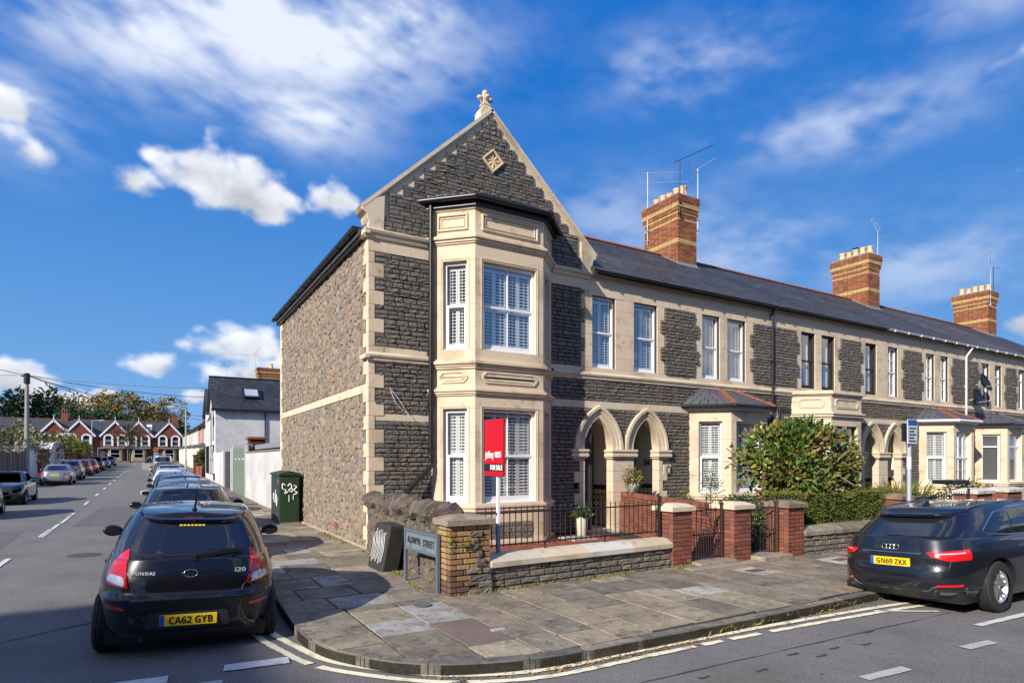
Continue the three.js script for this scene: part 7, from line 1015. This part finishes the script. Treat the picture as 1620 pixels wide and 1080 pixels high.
const leftCars = [
  ['dark car cut by the left edge of the photo', makeCar(lowHatch([.012, .012, .014]), 1, {}), -5.55, -27.7, Math.PI],
  ['black saloon facing the camera with pale headlights, behind the car at the left edge', makeCar({ ...SALOON, paint: paint([.02, .024, .034], .4) }, 1.1, {}), -5.5, -34.9, Math.PI],
  ['silver saloon with red tail lights and yellow plate on the left side of the road', makeCar({ ...SALOON, paint: paint([.34, .35, .38], .6) }, 1.1, {}), -5.48, -52.2, 0],
  ['grey hatchback parked beyond the silver saloon', makeCar(lowHatch([.2, .21, .22], SUVP), Q), -5.55, -60.5, 0],
  ['dark maroon hatchback two cars beyond the silver saloon', makeCar(lowHatch([.05, .012, .016]), Q), -5.6, -69.5, 0],
  ['bright red hatchback on the left side of the road', makeCar(lowHatch([.5, .01, .015]), Q), -5.6, -77.5, 0],
  ['black off road car beyond the red hatchback', makeCar(lowHatch([.02, .022, .03], SUVP), Q), -5.6, -86.5, Math.PI],
  ['blue hatchback facing down the street beyond the black off road car', makeCar(lowHatch([.06, .11, .2]), Q), -5.5, -97, Math.PI],
  ['last dark blue car of the left hand row', makeCar(lowHatch([.02, .03, .07]), Q), -5.4, -110, Math.PI],
];
for (const [label, c, x, z, ry] of leftCars) place(c, 'parked_car', label, x, z, ry);
// ---------- the side street: white house, garages, far terraces, trees, poles ----------
const pxX = (px, z) => { const u = (px - 810) / F, S = Math.sin(HEAD), C = Math.cos(HEAD), d = -z / (C - u * S); return d * (S + u * C); };   // layout aid: where a sight line meets a plane z
const DARKGLASS = phy([.02, .025, .03], .05, { ior: 1.7 });
function plainWindow(parent, w, h, x, y, z, ry, o = {}) { const g = part('window', parent, x, y, z, ry), f = o.f ?? .07; M('frame', [box(-w / 2, -w / 2 + f, 0, h, -.05, .03), box(w / 2 - f, w / 2, 0, h, -.05, .03), box(-w / 2 + f, w / 2 - f, h - f, h, -.05, .03), box(-w / 2 + f, w / 2 - f, 0, f, -.05, .03), box(-w / 2 + f, w / 2 - f, h * .5 - f / 2, h * .5 + f / 2, -.05, .025)], o.m ?? MAT.white, g); M('pane', box(-w / 2 + f, w / 2 - f, f, h - f, -.04, -.02), DARKGLASS, g); if (o.sur) M('surround', o.sur, o.surM ?? MAT.whitepaint, g); return g; }
const flatSlate = std([.06, .065, .08], .6, { map: rep(mottle, .5), ...bump(rough, 1, .006) });
function gableRoof(parent, name, x0, x1, z0, z1, yE, yR, mat) { // ridge along x
  const zm = (z0 + z1) / 2, r = part(name, parent); M('slope', [ext([[-z1, yE], [-zm, yR], [-zm, yR - .1], [-z1, yE - .1]].map(([a, b]) => [a, b]), x1 - x0).rotateY(Math.PI / 2).translate(x0, 0, 0), ext([[-zm, yR], [-z0, yE], [-z0, yE - .1], [-zm, yR - .1]], x1 - x0).rotateY(Math.PI / 2).translate(x0, 0, 0)], mat, r); M('ridge', box(x0, x1, yR - .03, yR + .07, zm - .1, zm + .1), MAT.terracotta, r); return r; }
{
  const g0 = .25, h = thing('white_house', 'white rendered end house with steep dark slate roof and skylight behind the corner house', 'house'), W = MAT.render, x0 = 4, x1 = 15;
  const gab = (za, zb, ye, yr) => [[za, g0 - .3], [zb, g0 - .3], [zb, ye], [(za + zb) / 2, yr], [za, ye]].map(([z, y]) => [-z, y]);
  M('wall', [ext(gab(-53.4, -48.5, 5.75, 8.2), .3).rotateY(Math.PI / 2).translate(x0, 0, 0), ext(gab(-58.3, -53.4, 5.75, 7.7), .3).rotateY(Math.PI / 2).translate(x0 + .04, 0, 0), box(x0 + .3, x1, g0 - .3, 5.75, -48.8, -48.5), box(x1 - .3, x1, g0 - .3, 5.75, -58, -48.8)], W, h);
  const rf = slateRoof(h, 'roof', x0 - .25, x1, -48.2, 5.66, -50.95, 8.25, std([.035, .04, .055], .55, { map: rep(mottle, 1) }), { seed: 6, ex: .26, w: .32, ridge: false }); M('ridge', box(x0 - .25, x1, 8.22, 8.32, -51.05, -50.85), MAT.frameblack, rf); gableRoof(h, 'rear_roof', x0 - .2, x1, -58.6, -53.2, 5.6, 7.75, flatSlate);
  M('gutter', [box(x0 - .25, x1, 5.5, 5.68, -48.3, -48.12), box(x0 - .28, x0 - .2, 5.5, 5.7, -48.5, -48.1)], MAT.frameblack, h); M('downpipe', rod([7.35, .3, -48.42], [7.35, 5.5, -48.42], .05, 8), MAT.frameblack, h);
  const s = part('skylight', h, 6.5, 6.95, -49.42); s.rotation.x = -(Math.PI / 2 - Math.atan2(2.59, 2.75)); M('frame', [box(-.62, .62, -.55, .55, .02, .12)], MAT.frameblack, s); M('pane', box(-.46, .46, -.4, .4, .12, .14), phy([.5, .55, .6], .05, { metalness: .6 }), s);
  for (const [z, y, w, hh] of [[-50.2, 3.4, .5, 2.4], [-52, 3.1, .5, 2.6], [-49.7, 2.6, .5, .5], [-51.0, 2.4, .35, .35]]) plainWindow(h, w, hh, x0 - .0, y, z, -Math.PI / 2, { m: MAT.frameblack });
  for (const z of [-50.6, -52.4, -55, -56.4]) plainWindow(h, 1.0, 2.2, x0 - .0, .9, z, -Math.PI / 2, { m: MAT.frameblack });
  chimney(h, 8.2, 10.6, -59.2, -58.2, 7.2, 10.2, 91, 2); M('chimney_pot', [6.3, 6.85, 7.4, 7.9].map((x) => lathe([[.16, 0], [.13, .6], [.17, .7], [.1, .7]], 10).translate(x, 7.9, -53.2)), MAT.terracotta, h);
  M('meter_pipes', [box(x0 - .1, x0, .5, 1.0, -49.2, -48.9)], MAT.frameblack, h);
}
dish('round satellite dish high on the white house wall facing the street', 4.0, 5.0, -49.6, -Math.PI / 2, .42, MAT.leadcoat, 'lone dish');
aerial('thin aerial above the roof of the white house, left one', [5.2, 7.9, -53], 9.9, [[0, [.8, -.3, .3], 1.4, 8, .2], [-.5, [-.9, 0, .2], 1.3, 8, .2]]); aerial('forked aerial beside the far brick chimney over the white house roof', [8.0, 8.5, -58], 11.2, [[0, [-.95, .0, .2], 2.2, 10, .2], [.2, [.3, .5, .3], .8, 5, .3]]);
{ const t = thing('garage_wall', 'long whitewashed wall of the garage between the corner house and the green doors', 'wall'); const r = rng(4); M('wall', [box(4.0, 4.25, -.1, 2.32, -32.2, -22.6)], std([.6, .61, .63], .9, { map: rep(mottle, .25), ...bump(rough, 1, .01) }), t); M('coping', rbox(3.97, 4.3, 2.32, 2.4, -32.2, -22.6, .01), MAT.mortar, t); M('flat_roof', [box(4.4, 12, 2.5, 2.72, -33, -22.7), box(4.35, 12, 2.2, 2.5, -22.75, -22.7)], MAT.leadcoat, t); }
{ const t = thing('garage_gate', 'tall sage green double garage doors of upright boards', 'gate'); const m = std([.15, .2, .15], .6, { map: rep(weather, .8) }); for (let i = 0; i < 8; i++) M('board', rbox(3.97, 4.03, .1, 2.62, -37.4 + i * .65, -37.4 + i * .65 + .62, .01), m, t); M('frame', [box(3.95, 4.1, .1, 2.75, -32.2, -32.05), box(3.95, 4.1, .1, 2.75, -37.6, -37.42)], MAT.render, t); M('lintel', box(4, 4.3, 2.62, 2.78, -37.5, -32.1), MAT.leadcoat, t); M('hinge', [-36, -34.5, -33].map((z) => box(3.94, 3.97, 2.0, 2.06, z, z + .3)), MAT.whitepaint, t); }
{ const t = thing('brick_stack', 'short red brown brick stack rising behind the green doors', 'chimney', 5.0, 0, -36); M('core', box(-.36, .36, 0, 3.1, -.36, .36), MAT.mortar, t); const l = []; brickPier(l, -.4, .4, -.4, .4, .1, 3.1, rng(2), {}); pieces(l, t, 'brick', redMats, REDB.map((c) => c.map((v) => v * .5)), brickStuff, 0, 'bricks'); M('cap', rbox(-.5, .5, 3.1, 3.25, -.5, .5, .03), MAT.terracotta, t); }
{ const t = thing('yard_gate', 'dark grey yard gate with white posts next to the green doors', 'gate'); for (let i = 0; i < 6; i++) M('board', rbox(4.0, 4.05, .1, 2.5, -42 + i * .68, -42 + i * .68 + .65, .01), std([.035, .04, .05], .6), t); M('post', rbox(3.9, 4.12, .1, 2.6, -42.4, -42.05, .01), MAT.render, t); M('post', rbox(3.9, 4.12, .1, 2.6, -37.95, -37.7, .01), MAT.render, t); M('return_wall', box(4.0, 4.2, .1, 2.5, -48.4, -42.4), MAT.render, t); }
// the row beyond the white house on the right
const SIDE_COL = [[.5, .42, .32], [.33, .1, .06], [.6, .57, .52], [.45, .36, .26], [.58, .52, .42], [.4, .3, .2]];
[['first house of the far right hand row, just past the hedge', 0], ['second house of the far right hand row with pale bay', 1], ['third house of the far right hand row', 2], ['fourth house of the far right hand row', 3], ['fifth house of the far right hand row, near the cross street', 4], ['last house of the far right hand row, brick gabled end', 5]].forEach(([label, i]) => {
  const z1 = -72 - i * 11.5, z0 = z1 - 11.3, b = gy(z1), h = thing('row_house', label, 'house'), x = 5.6, wm = std(SIDE_COL[i], .9, { map: rep(weather, .4) });
  M('wall', [box(x, x + 8, b - 1, b + 5.6, z0, z1)], wm, h); const r = part('roof', h); M('slope', [ext([[x - .3, b + 5.5], [x + 4, b + 8.6], [x + 4, b + 8.48], [x - .3, b + 5.38]], 11.3).translate(0, 0, z0), ext([[x + 4, b + 8.6], [x + 8.2, b + 5.5], [x + 8.2, b + 5.38], [x + 4, b + 8.48]], 11.3).translate(0, 0, z0)], flatSlate, r); M('chimney', box(x + 3.6, x + 4.4, b + 8, b + 10.1, z0 + .1, z0 + 1.3), redMats[1], r);
  M('gutter', box(x - .38, x - .28, b + 5.4, b + 5.5, z0, z1), MAT.frameblack, h);
  for (const k of [0, 1]) { const zc = z1 - 2.9 - k * 5.6; const bay = part('bay', h); M('bay_wall', prism([[x, zc + 1.4], [x - .7, zc + .8], [x - .7, zc - .8], [x, zc - 1.4]], b, b + 2.9), std([.6, .55, .45], .9), bay); M('bay_roof', prism([[x, zc + 1.6], [x - .9, zc + .9], [x - .9, zc - .9], [x, zc - 1.6]], b + 2.9, b + 3.2), flatSlate, bay); plainWindow(bay, 1.2, 1.7, x - .71, b + .9, zc, -Math.PI / 2); plainWindow(h, 1.1, 1.7, x - .01, b + 3.5, zc, -Math.PI / 2); plainWindow(h, .8, 1.6, x - .01, b + 3.5, zc - 2.2, -Math.PI / 2); M('door', rbox(x - .06, x, b, b + 2.1, zc - 2.6, zc - 1.8, .01), i % 2 ? MAT.green : MAT.bluegrey, h); }
});
{ const t = thing('far_hedge', 'rounded dark hedge over a red brick wall past the white house', 'hedge', 3.9, gy(-64), -63); M('front_wall', box(-.1, .15, -.3, 1.0, -4, 4), redMats[0], t); M('gate_pier', [rbox(-.3, .3, -.2, 1.9, -4.9, -4.3, .02), rbox(-.36, .36, 1.9, 2.05, -4.95, -4.25, .02)], redMats[1], t); M('stem', rod([.8, 0, 0], [.8, 1, 0], .08), MAT.wood, t); foliage('leaves', t, 2600, inBlobs([[.8, 1.5, 0, .9, 1.1, 3.4], [.6, 1.6, -1.5, .8, 1.0, 1.8]], .2, [[.03, .05, .015], [.05, .07, .02], [.07, .08, .02]], { freq: 1.5, cut: .25 }), 31); }
// red brick terrace closing the street
{
  const zf = -152, b = 1.55, ym = std([.2, .06, .042], .9, { map: rep(mottle, .4) });
  const archW = (parent, cx, y, z, w, hh) => { const o = archPts(cx, w / 2 + .28, y + hh - w / 2, w / 2 + .28, 6), i = archPts(cx, w / 2, y + hh - w / 2, w / 2, 6); plainWindow(parent, w, hh - .1, cx, y, z + .02, 0, { f: .09, sur: [ext([[cx - w / 2 - .28, y - .1], ...o, [cx + w / 2 + .28, y - .1], [cx + w / 2, y - .1], ...i.slice().reverse(), [cx - w / 2, y - .1]], .1).translate(-cx, -y, .01)] }); };
  const G = [[8, 'far left red brick house of the end terrace', 'n'], [46, 'red brick house behind the telegraph pole in the end terrace', 'p'], [85, 'red brick gabled house with twin arched windows, left of the lamp', 'g'], [125, 'red brick gabled house with pointed white bargeboards behind the left lamp', 'g'], [182, 'red brick gabled house half hidden by the bare tree', 'g'], [219, 'red brick gabled house with skylights at the end of the road', 'g'], [267, 'last red brick gabled house on the right of the end terrace', 'g']];
  const edges = [-20, 27, 66, 105, 153, 200, 243, 283].map((p) => pxX(p, zf));
  G.forEach(([px, label, kind], i) => {
    const h = thing('brick_house', label, 'house'), x0 = edges[i], x1 = edges[i + 1], cx = pxX(px, zf), hw = 2.5;
    M('wall', box(x0, x1 - .02, b - 1, b + 5.2, zf - 8, zf), ym, h); const r = gableRoof(h, 'roof', x0, x1 - .02, zf - 8.3, zf + .4, b + 5.1, b + 8.9, flatSlate); if (i === 2 || i === 6) M('chimney', [box(x1 - 1.3, x1 - .1, b + 7.5, b + 10.2, zf - 4.6, zf - 3.4), ...[0, 1, 2].map((k) => rod([x1 - 1.1 + k * .4, b + 10.4, zf - 4], [x1 - 1.1 + k * .4, b + 11, zf - 4], .13, 8))], redMats[0], r);
    if (kind === 'g') { M('gable', ext([[cx - hw, b + 4.9], [cx + hw, b + 4.9], [cx + hw, b + 5.5], [cx, b + 8.3], [cx - hw, b + 5.5]], .4).translate(0, 0, zf + .05), ym, h); M('gable_roof', [beam([cx - hw - .3, b + 5.3, zf - 1.6], [cx, b + 8.45, zf - 1.6], 4, .12, [0, 1, 0]), beam([cx + hw + .3, b + 5.3, zf - 1.6], [cx, b + 8.45, zf - 1.6], 4, .12, [0, 1, 0])], flatSlate, r); M('bargeboard', [beam([cx - hw - .25, b + 5.25, zf + .55], [cx, b + 8.4, zf + .55], .2, .32, [0, 1, 0]), beam([cx + hw + .25, b + 5.25, zf + .55], [cx, b + 8.4, zf + .55], .2, .32, [0, 1, 0]), rod([cx, b + 8.2, zf + .5], [cx, b + 9.5, zf + .5], .12, 6, .03)], MAT.whitepaint, h); for (const s of [-1, 1]) archW(h, cx + s * 1.2, b + 3.4, zf + .45, 1.2, 2.1); const bay = part('bay', h); M('bay_wall', prism([[cx - 1.5, zf], [cx - 1.1, zf + 1.0], [cx + 1.1, zf + 1.0], [cx + 1.5, zf]], b, b + 2.8), std([.34, .26, .16], .9), bay); M('bay_roof', box(cx - 2.2, cx + 2.2, b + 2.8, b + 3.1, zf, zf + 1.3), MAT.leadcoat, bay); plainWindow(bay, 1.7, 1.8, cx, b + .8, zf + 1.02, 0); }
    const side = [lerp(x0, x1, .12), lerp(x0, x1, .9)]; for (const x of side) if (Math.abs(x - cx) > hw + .6 || kind !== 'g') archW(h, x, b + 3.3, zf, 1.1, 1.9); M('porch', [box(x0 + .1, x0 + 1.5, b + 2.7, b + 2.95, zf, zf + 1.2), rod([x0 + .2, b, zf + 1.1], [x0 + .2, b + 2.7, zf + 1.1], .08)], MAT.leadcoat, h); M('door', box(x0 + .4, x0 + 1.3, b, b + 2.1, zf, zf + .06), MAT.bluegrey, h);
  });
  { const t = thing('skylight', 'pair of white skylights in the slate roof of the end terrace', 'skylight', pxX(222, zf) + 1.6, b + 6.9, zf - 1.6); t.rotation.x = -(Math.PI / 2 - .75); M('frame', [box(-.5, .5, -.5, .5, .02, .1), box(-.5, .5, .9, 1.7, .02, .1)], MAT.white, t); }
  for (const [x, lab] of [[-46, 'grey roofed house at the far left beyond the pole'], [-57, 'blue grey roofed house at the left edge of the photo']]) { const h = thing('far_house', lab, 'house'); M('wall', box(x, x + 9.5, b - 1, b + 6, zf + 18, zf + 26), MAT.render, h); gableRoof(h, 'roof', x - .2, x + 9.7, zf + 17.6, zf + 26.4, b + 5.8, b + 8.6, flatSlate); M('gable_trim', box(x + 9.5, x + 9.7, b + 5.8, b + 8, zf + 21, zf + 23), MAT.white, h); plainWindow(h, 1.2, 1.4, x + 3, b + 3.6, zf + 26.02, 0); }
}
// trees beyond
const CON = [[0.026, 0.057, 0.031], [0.04, 0.075, 0.04], [0.057, 0.092, 0.044], [0.022, 0.044, 0.026]], AUT = [[0.228, 0.162, 0.038], [0.323, 0.19, 0.048], [0.152, 0.142, 0.038], [0.399, 0.247, 0.057], [0.114, 0.123, 0.034]], GRN = [[0.08, 0.11, 0.03], [0.12, 0.14, 0.04], [0.18, 0.16, 0.044], [0.07, 0.09, 0.028]];
function bigTree(label, px, z, topPx, halfW, pal, seed, o = {}) {
  const x = pxX(px, z), S = Math.sin(HEAD), C = Math.cos(HEAD), d = x * S - z * C, top = 2 + (727 - topPx) / F * d, b = 1.65, H = top - b, t = thing(o.name ?? 'autumn_tree', label, 'tree', x, b, z), r = rng(seed), br = [rod([0, -.3, 0], [0, H * .55, 0], .32, 8, .16)], blobs = [];
  if (o.cone) for (let k = 0; k < 9; k++) { const q = k / 8; blobs.push([(r() - .5) * .6, H * (.12 + q * .8), (r() - .5) * .6, halfW * (1.05 - q * .82), H * .09, halfW * (1.05 - q * .82)]); }
  else { blobs.push([0, H * .55, 0, halfW * .75, H * .34, halfW * .6]); for (let k = 0; k < 12; k++) { const a = r() * 6.283, e = r(), R = halfW * rr(r, .35, .75); const p = [Math.cos(a) * R, H * lerp(.34, .84, e), Math.sin(a) * R * .8]; blobs.push([...p, halfW * rr(r, .25, .42), H * rr(r, .1, .17), halfW * rr(r, .25, .42)]); br.push(rod([0, H * rr(r, .25, .5), 0], p, .1, 5, .03)); } }
  M('trunk', br, MAT.wood, t); foliage('crown', t, Math.round((o.n ?? 3400) * 1.5), inBlobs(blobs, (o.size ?? .85) * .75, pal, { freq: .32, cut: o.cut ?? .36, pow: .3, fuzz: .35 }), seed + 1, { wide: .9 });
}
bigTree('tall dark conifer left of the telegraph pole', 22, -176, 612, 7.5, CON, 501, { cone: 1, name: 'conifer_tree', n: 4200, size: 1.1 }); bigTree('tall dark conifer right of the telegraph pole', 72, -178, 612, 8.5, CON, 503, { cone: 1, name: 'conifer_tree', n: 4600, size: 1.1 });
bigTree('broad rusty autumn tree over the brick terrace', 122, -182, 610, 10, AUT, 505, { n: 5200 }); bigTree('dark evergreen tree low behind the terrace roofs', 150, -172, 636, 8, CON, 507, { name: 'evergreen_tree', n: 3600 }); bigTree('thin half bare autumn tree in the gap of the tree line', 182, -190, 618, 6.5, AUT, 509, { n: 1700, cut: .47 });
bigTree('large golden brown tree above the end of the road', 232, -180, 618, 9.5, [...GRN, ...AUT], 511, { n: 5200 }); bigTree('small orange tree near the right of the tree line', 274, -182, 650, 5.5, AUT, 513, { n: 1900 }); bigTree('low green brown tree at the far left edge', -6, -170, 650, 6, GRN, 515, { n: 2200 }); bigTree('yellowing tree tucked under the golden brown tree', 205, -172, 652, 5, GRN, 517, { n: 1800 });
{ const x = pxX(205, -140), t = thing('bare_tree', 'bare twiggy street tree before the brick terrace', 'tree', x, 1.4, -140), r = rng(61), br = [rod([0, 0, 0], [0, 2.4, 0], .16, 7, .12)]; const grow = (p, d, L, w, k) => { const e = [p[0] + d[0] * L, p[1] + d[1] * L, p[2] + d[2] * L]; br.push(rod(p, e, w, 4, w * .6)); if (k > 0) for (let q = 0; q < 3; q++) grow(e, [d[0] + (r() - .5) * 1.3, d[1] * .9 + r() * .35, d[2] + (r() - .5) * 1.3].map((v, i, a) => v / Math.hypot(...a)), L * .72, w * .6, k - 1); }; for (let q = 0; q < 5; q++) grow([0, 2.2, 0], [(r() - .5) * 1.2, .9, (r() - .5) * 1.2], 2.0, .09, 4); M('trunk', br, std([.06, .045, .04], .9), t); foliage('crown', t, 900, inBlobs([[0, 5, 0, 3, 2.6, 3]], .3, [[.08, .06, .03], [.1, .07, .02]], { freq: .6, cut: .3, pow: .6 }), 62); }
// left hand boundary: hedges, fences, sheds
function shrub(label, x, z, w, h, d, pal, seed, o = {}) { const b = gy(z), t = thing('roadside_shrub', label, 'shrub', x, b, z), r = rng(seed), blobs = []; for (let k = 0; k < 9; k++) blobs.push([(r() - .5) * w, h * rr(r, .25, .72), (r() - .5) * d, w * .28, h * .27, d * .28]); M('stem', [rod([0, 0, 0], [0, h * .6, 0], .08), rod([0, 0, d * .3], [0, h * .5, d * .25], .06), rod([0, 0, -d * .3], [0, h * .5, -d * .25], .06)], MAT.wood, t); foliage('leaves', t, o.n ?? 2600, inBlobs(blobs, o.size ?? .2, pal, { freq: .9, cut: .3 }), seed + 1); }
const WILD = [[0.048, 0.072, 0.019], [0.096, 0.12, 0.032], [0.16, 0.16, 0.048], [0.08, 0.064, 0.024], [0.32, 0.288, 0.192]];
shrub('tall wild hedge with pale flower heads at the left edge', -11.2, -56, 4, 5.0, 9, WILD, 701, { n: 3800 }); shrub('overgrown hedge with pale flowers right of the telegraph pole', -11.4, -70, 4, 5.6, 8, WILD, 703, { n: 3600 }); shrub('green tree like bush between the sheds on the left', -11, -93, 4.5, 5.6, 8, GRN, 705, { n: 2800, size: .28 }); shrub('yellow green bush by the left street lamp', -9.8, -104, 3.5, 4.6, 6, [[.16, .17, .02], [.1, .12, .02], [.07, .08, .02]], 707, { size: .28 }); shrub('rusty brown bush over the garage roofs', -11, -82, 4, 4.2, 7, [[.12, .07, .02], [.07, .06, .02], [.15, .1, .03]], 709, { size: .25 });
shrub('dark bush before the brick terrace at the left', -13, -122, 6, 5.5, 14, GRN, 711, { size: .35 });
{ const t = thing('board_fence', 'weathered upright board fence on the left pavement', 'fence'); const m = [[.16, .12, .1], [.2, .16, .14], [.12, .09, .075]].map((c) => std(c, .9, { map: rep(weather, 1) })), r = rng(8); for (let z = -64; z < -47; z += .5) M('board', rbox(-8.95, -8.88, gy(z), gy(z) + rr(r, 2.1, 2.35), z, z + .46, .01), m[Math.floor(r() * 3)], t); for (const z of [-64.2, -60.5, -57]) M('post', [rbox(-9.1, -8.8, gy(z), gy(z) + 2.7, z - .2, z + .2, .02), new THREE.SphereGeometry(.2, 10, 8).translate(-8.95, gy(z) + 2.85, z)], std([.25, .2, .17], .9), t); }
for (const [z0, z1, h, lab] of [[-70, -65.5, 2.5, 'white garage door right of the telegraph pole'], [-78, -72, 2.3, 'dark timber garage doors beyond the white one']]) { const t = thing('street_garage', lab, 'garage'), dk = z0 < -75; M('wall', box(-11.5, -8.95, gy(z0) - .3, gy(z0) + h, z0, z1), dk ? redMats[1] : MAT.render, t); M('door', [0, 1, 2, 3].map((k) => rbox(-8.95, -8.9, gy(z0), gy(z0) + h - .25, lerp(z0 + .3, z1 - .3, k / 4) + .03, lerp(z0 + .3, z1 - .3, (k + 1) / 4), .01)), dk ? MAT.wood : MAT.whitepaint, t); M('roof', box(-11.7, -8.8, gy(z0) + h, gy(z0) + h + .15, z0 - .1, z1 + .1), MAT.leadcoat, t); }
{ const t = thing('garden_shed', 'pale shed with curved gable on the left pavement', 'shed', 0, gy(-88), 0); M('wall', ext([[79, 0], [91, 0], [91, 2.2], [89, 2.9], [85, 3.2], [81, 2.9], [79, 2.2]], 2.2).rotateY(Math.PI / 2).translate(-11.2, 0, 0), MAT.render, t); M('door', rbox(-8.99, -8.94, 0, 2.1, -84, -82, .01), MAT.bluegrey, t); M('coping', tube([[-8.95, 2.25, -79], [-8.95, 2.95, -81], [-8.95, 3.25, -85], [-8.95, 2.95, -89], [-8.95, 2.25, -91]], .1, 6, 16), MAT.ashlar2, t); }
{ const t = thing('boundary_wall', 'dark red brick wall running on to the end of the street at the left', 'wall'); for (let k = 0; k < 5; k++) { const z = -92 - k * 9; M('wall', box(-9, -8.75, gy(z) - .3, gy(z) + 2, z - 8.8, z), redMats[k % 5], t); } }
{ const t = thing('telegraph_pole', 'tall timber telegraph pole on the left pavement', 'telegraph pole', -7.95, gy(-57.5), -57.5); M('pole', rod([0, 0, 0], [0, 8.1, 0], .17, 12, .12), std([.3, .29, .25], .85, { map: rep(weather, 1) }), t); M('head', [rod([0, 7.3, 0], [0, 8.05, 0], .2, 10), box(-.35, .35, 7.8, 7.88, -.05, .05), box(-.05, .05, 7.55, 7.62, -.35, .35)], MAT.frameblack, t); M('steps', [...Array(8)].map((_, i) => rod([-.28, 3 + i * .5, 0], [.28, 3 + i * .5, 0], .015, 5)), MAT.galv, t); M('notice', box(.13, .16, 2.6, 3.2, -.1, .1), MAT.frameblack, t); }
{ const t = thing('overhead_wire', 'dark overhead wires strung from the telegraph pole across the street', 'wire'), a = [-7.95, 8.3, -57.5]; const w = (b, sag) => { const p = []; for (let k = 0; k <= 8; k++) { const q = k / 8; p.push([lerp(a[0], b[0], q), lerp(a[1], b[1], q) - sag * 4 * q * (1 - q), lerp(a[2], b[2], q)]); } M('wire', tube(p, .022, 5, 24), MAT.black, t); }; w([4.3, 7.3, -49.8], .25); w([4.6, 7.1, -55.5], .3); w([-30, 9.5, -70], .4); w([5.6, 6.6, -73], .5); w([5.6, 6.9, -84], .5); w([5.6, 6.4, -96], .5); w([-14, 8.6, -40], .2); }
function lamp(label, x, z, h, arm) { const t = thing('street_lamp', label, 'street lamp', x, gy(z), z); M('column', [rod([0, 0, 0], [0, 1.6, 0], .1, 10, .09), rod([0, 1.6, 0], [0, h - .5, 0], .06, 10, .05), tube([[0, h - .6, 0], [0, h - .15, 0], [arm * .25, h, 0], [arm, h + .03, 0]], .045, 8, 18)], std([.3, .42, .48], .5), t); M('lantern', [new THREE.SphereGeometry(1, 12, 8).scale(.42, .1, .16).translate(arm * 1.25, h + .02, 0)], std([.4, .45, .48], .5), t); M('lens', new THREE.SphereGeometry(1, 12, 8).scale(.3, .08, .13).translate(arm * 1.25, h - .04, 0), std([.7, .72, .7], .2), t); }
lamp('street lamp with curved arm on the left pavement', -7.0, -102, 6.5, .9); lamp('street lamp with arm reaching left, by the far right hand houses', 2.55, -58.4, 6.0, -.8);
{ const t = thing('kiosk_sign', 'orange and blue warning sign at the far end of the road', 'sign', pxX(246, -140), 1.4, -140); M('post', rod([0, 0, 0], [0, 2.2, 0], .06), MAT.galv, t); M('disc', lathe([[0, 0], [.5, 0], [.5, .04], [0, .04]], 20).rotateX(Math.PI / 2).translate(0, 2.6, 0), std([.6, .2, .03], .5), t); M('board', box(-.4, .4, 1.2, 2.0, 0, .05), std([.3, .45, .6], .5), t); }
// ---------- out of the frame: the houses facing the terrace, mirrored by cars and panes, and an added tall block, sized and placed to throw shade on the junction ----------
{ const wm = std([.12, .085, .065], .9), gm = std([.2, .165, .125], .9);
  for (let i = 0; i < 9; i++) { const x = -9 + i * 6.5, h = thing('opposite_house', `house facing the terrace across the street, ${['first', 'second', 'third', 'fourth', 'fifth', 'sixth', 'seventh', 'eighth', 'ninth'][i]} from the junction`, 'house'); M('wall', box(x, x + 6.46, -.1, 6.9, 10.5, 18), i % 2 ? wm : gm, h); gableRoof(h, 'roof', x, x + 6.46, 10.2, 18.4, 6.8, 9.6, flatSlate); for (const [u, y] of [[1.6, 1], [4.8, 1], [1.6, 4.2], [4.8, 4.2]]) plainWindow(h, 1.2, 1.9, x + u, y, 10.48, Math.PI); M('front_wall', box(x, x + 6.46, 0, 1, 6.2, 6.5), redMats[i % 5], h); }
  const t = thing('added_shade_block', 'added flat roofed brick block out of view, sized to shade the road', 'building'); M('wall', box(-62, -33.6, -.1, 20.4, 4, 16), wm, t); M('parapet', box(-62.2, -33.5, 20.4, 20.7, 3.8, 16.2), MAT.mortar, t); for (let k = 0; k < 6; k++) for (let j = 0; j < 6; j++) plainWindow(t, 1.6, 1.8, -59 + k * 4.6, 1.2 + j * 3.1, 3.98, Math.PI);
}
renderer.render(scene, camera);
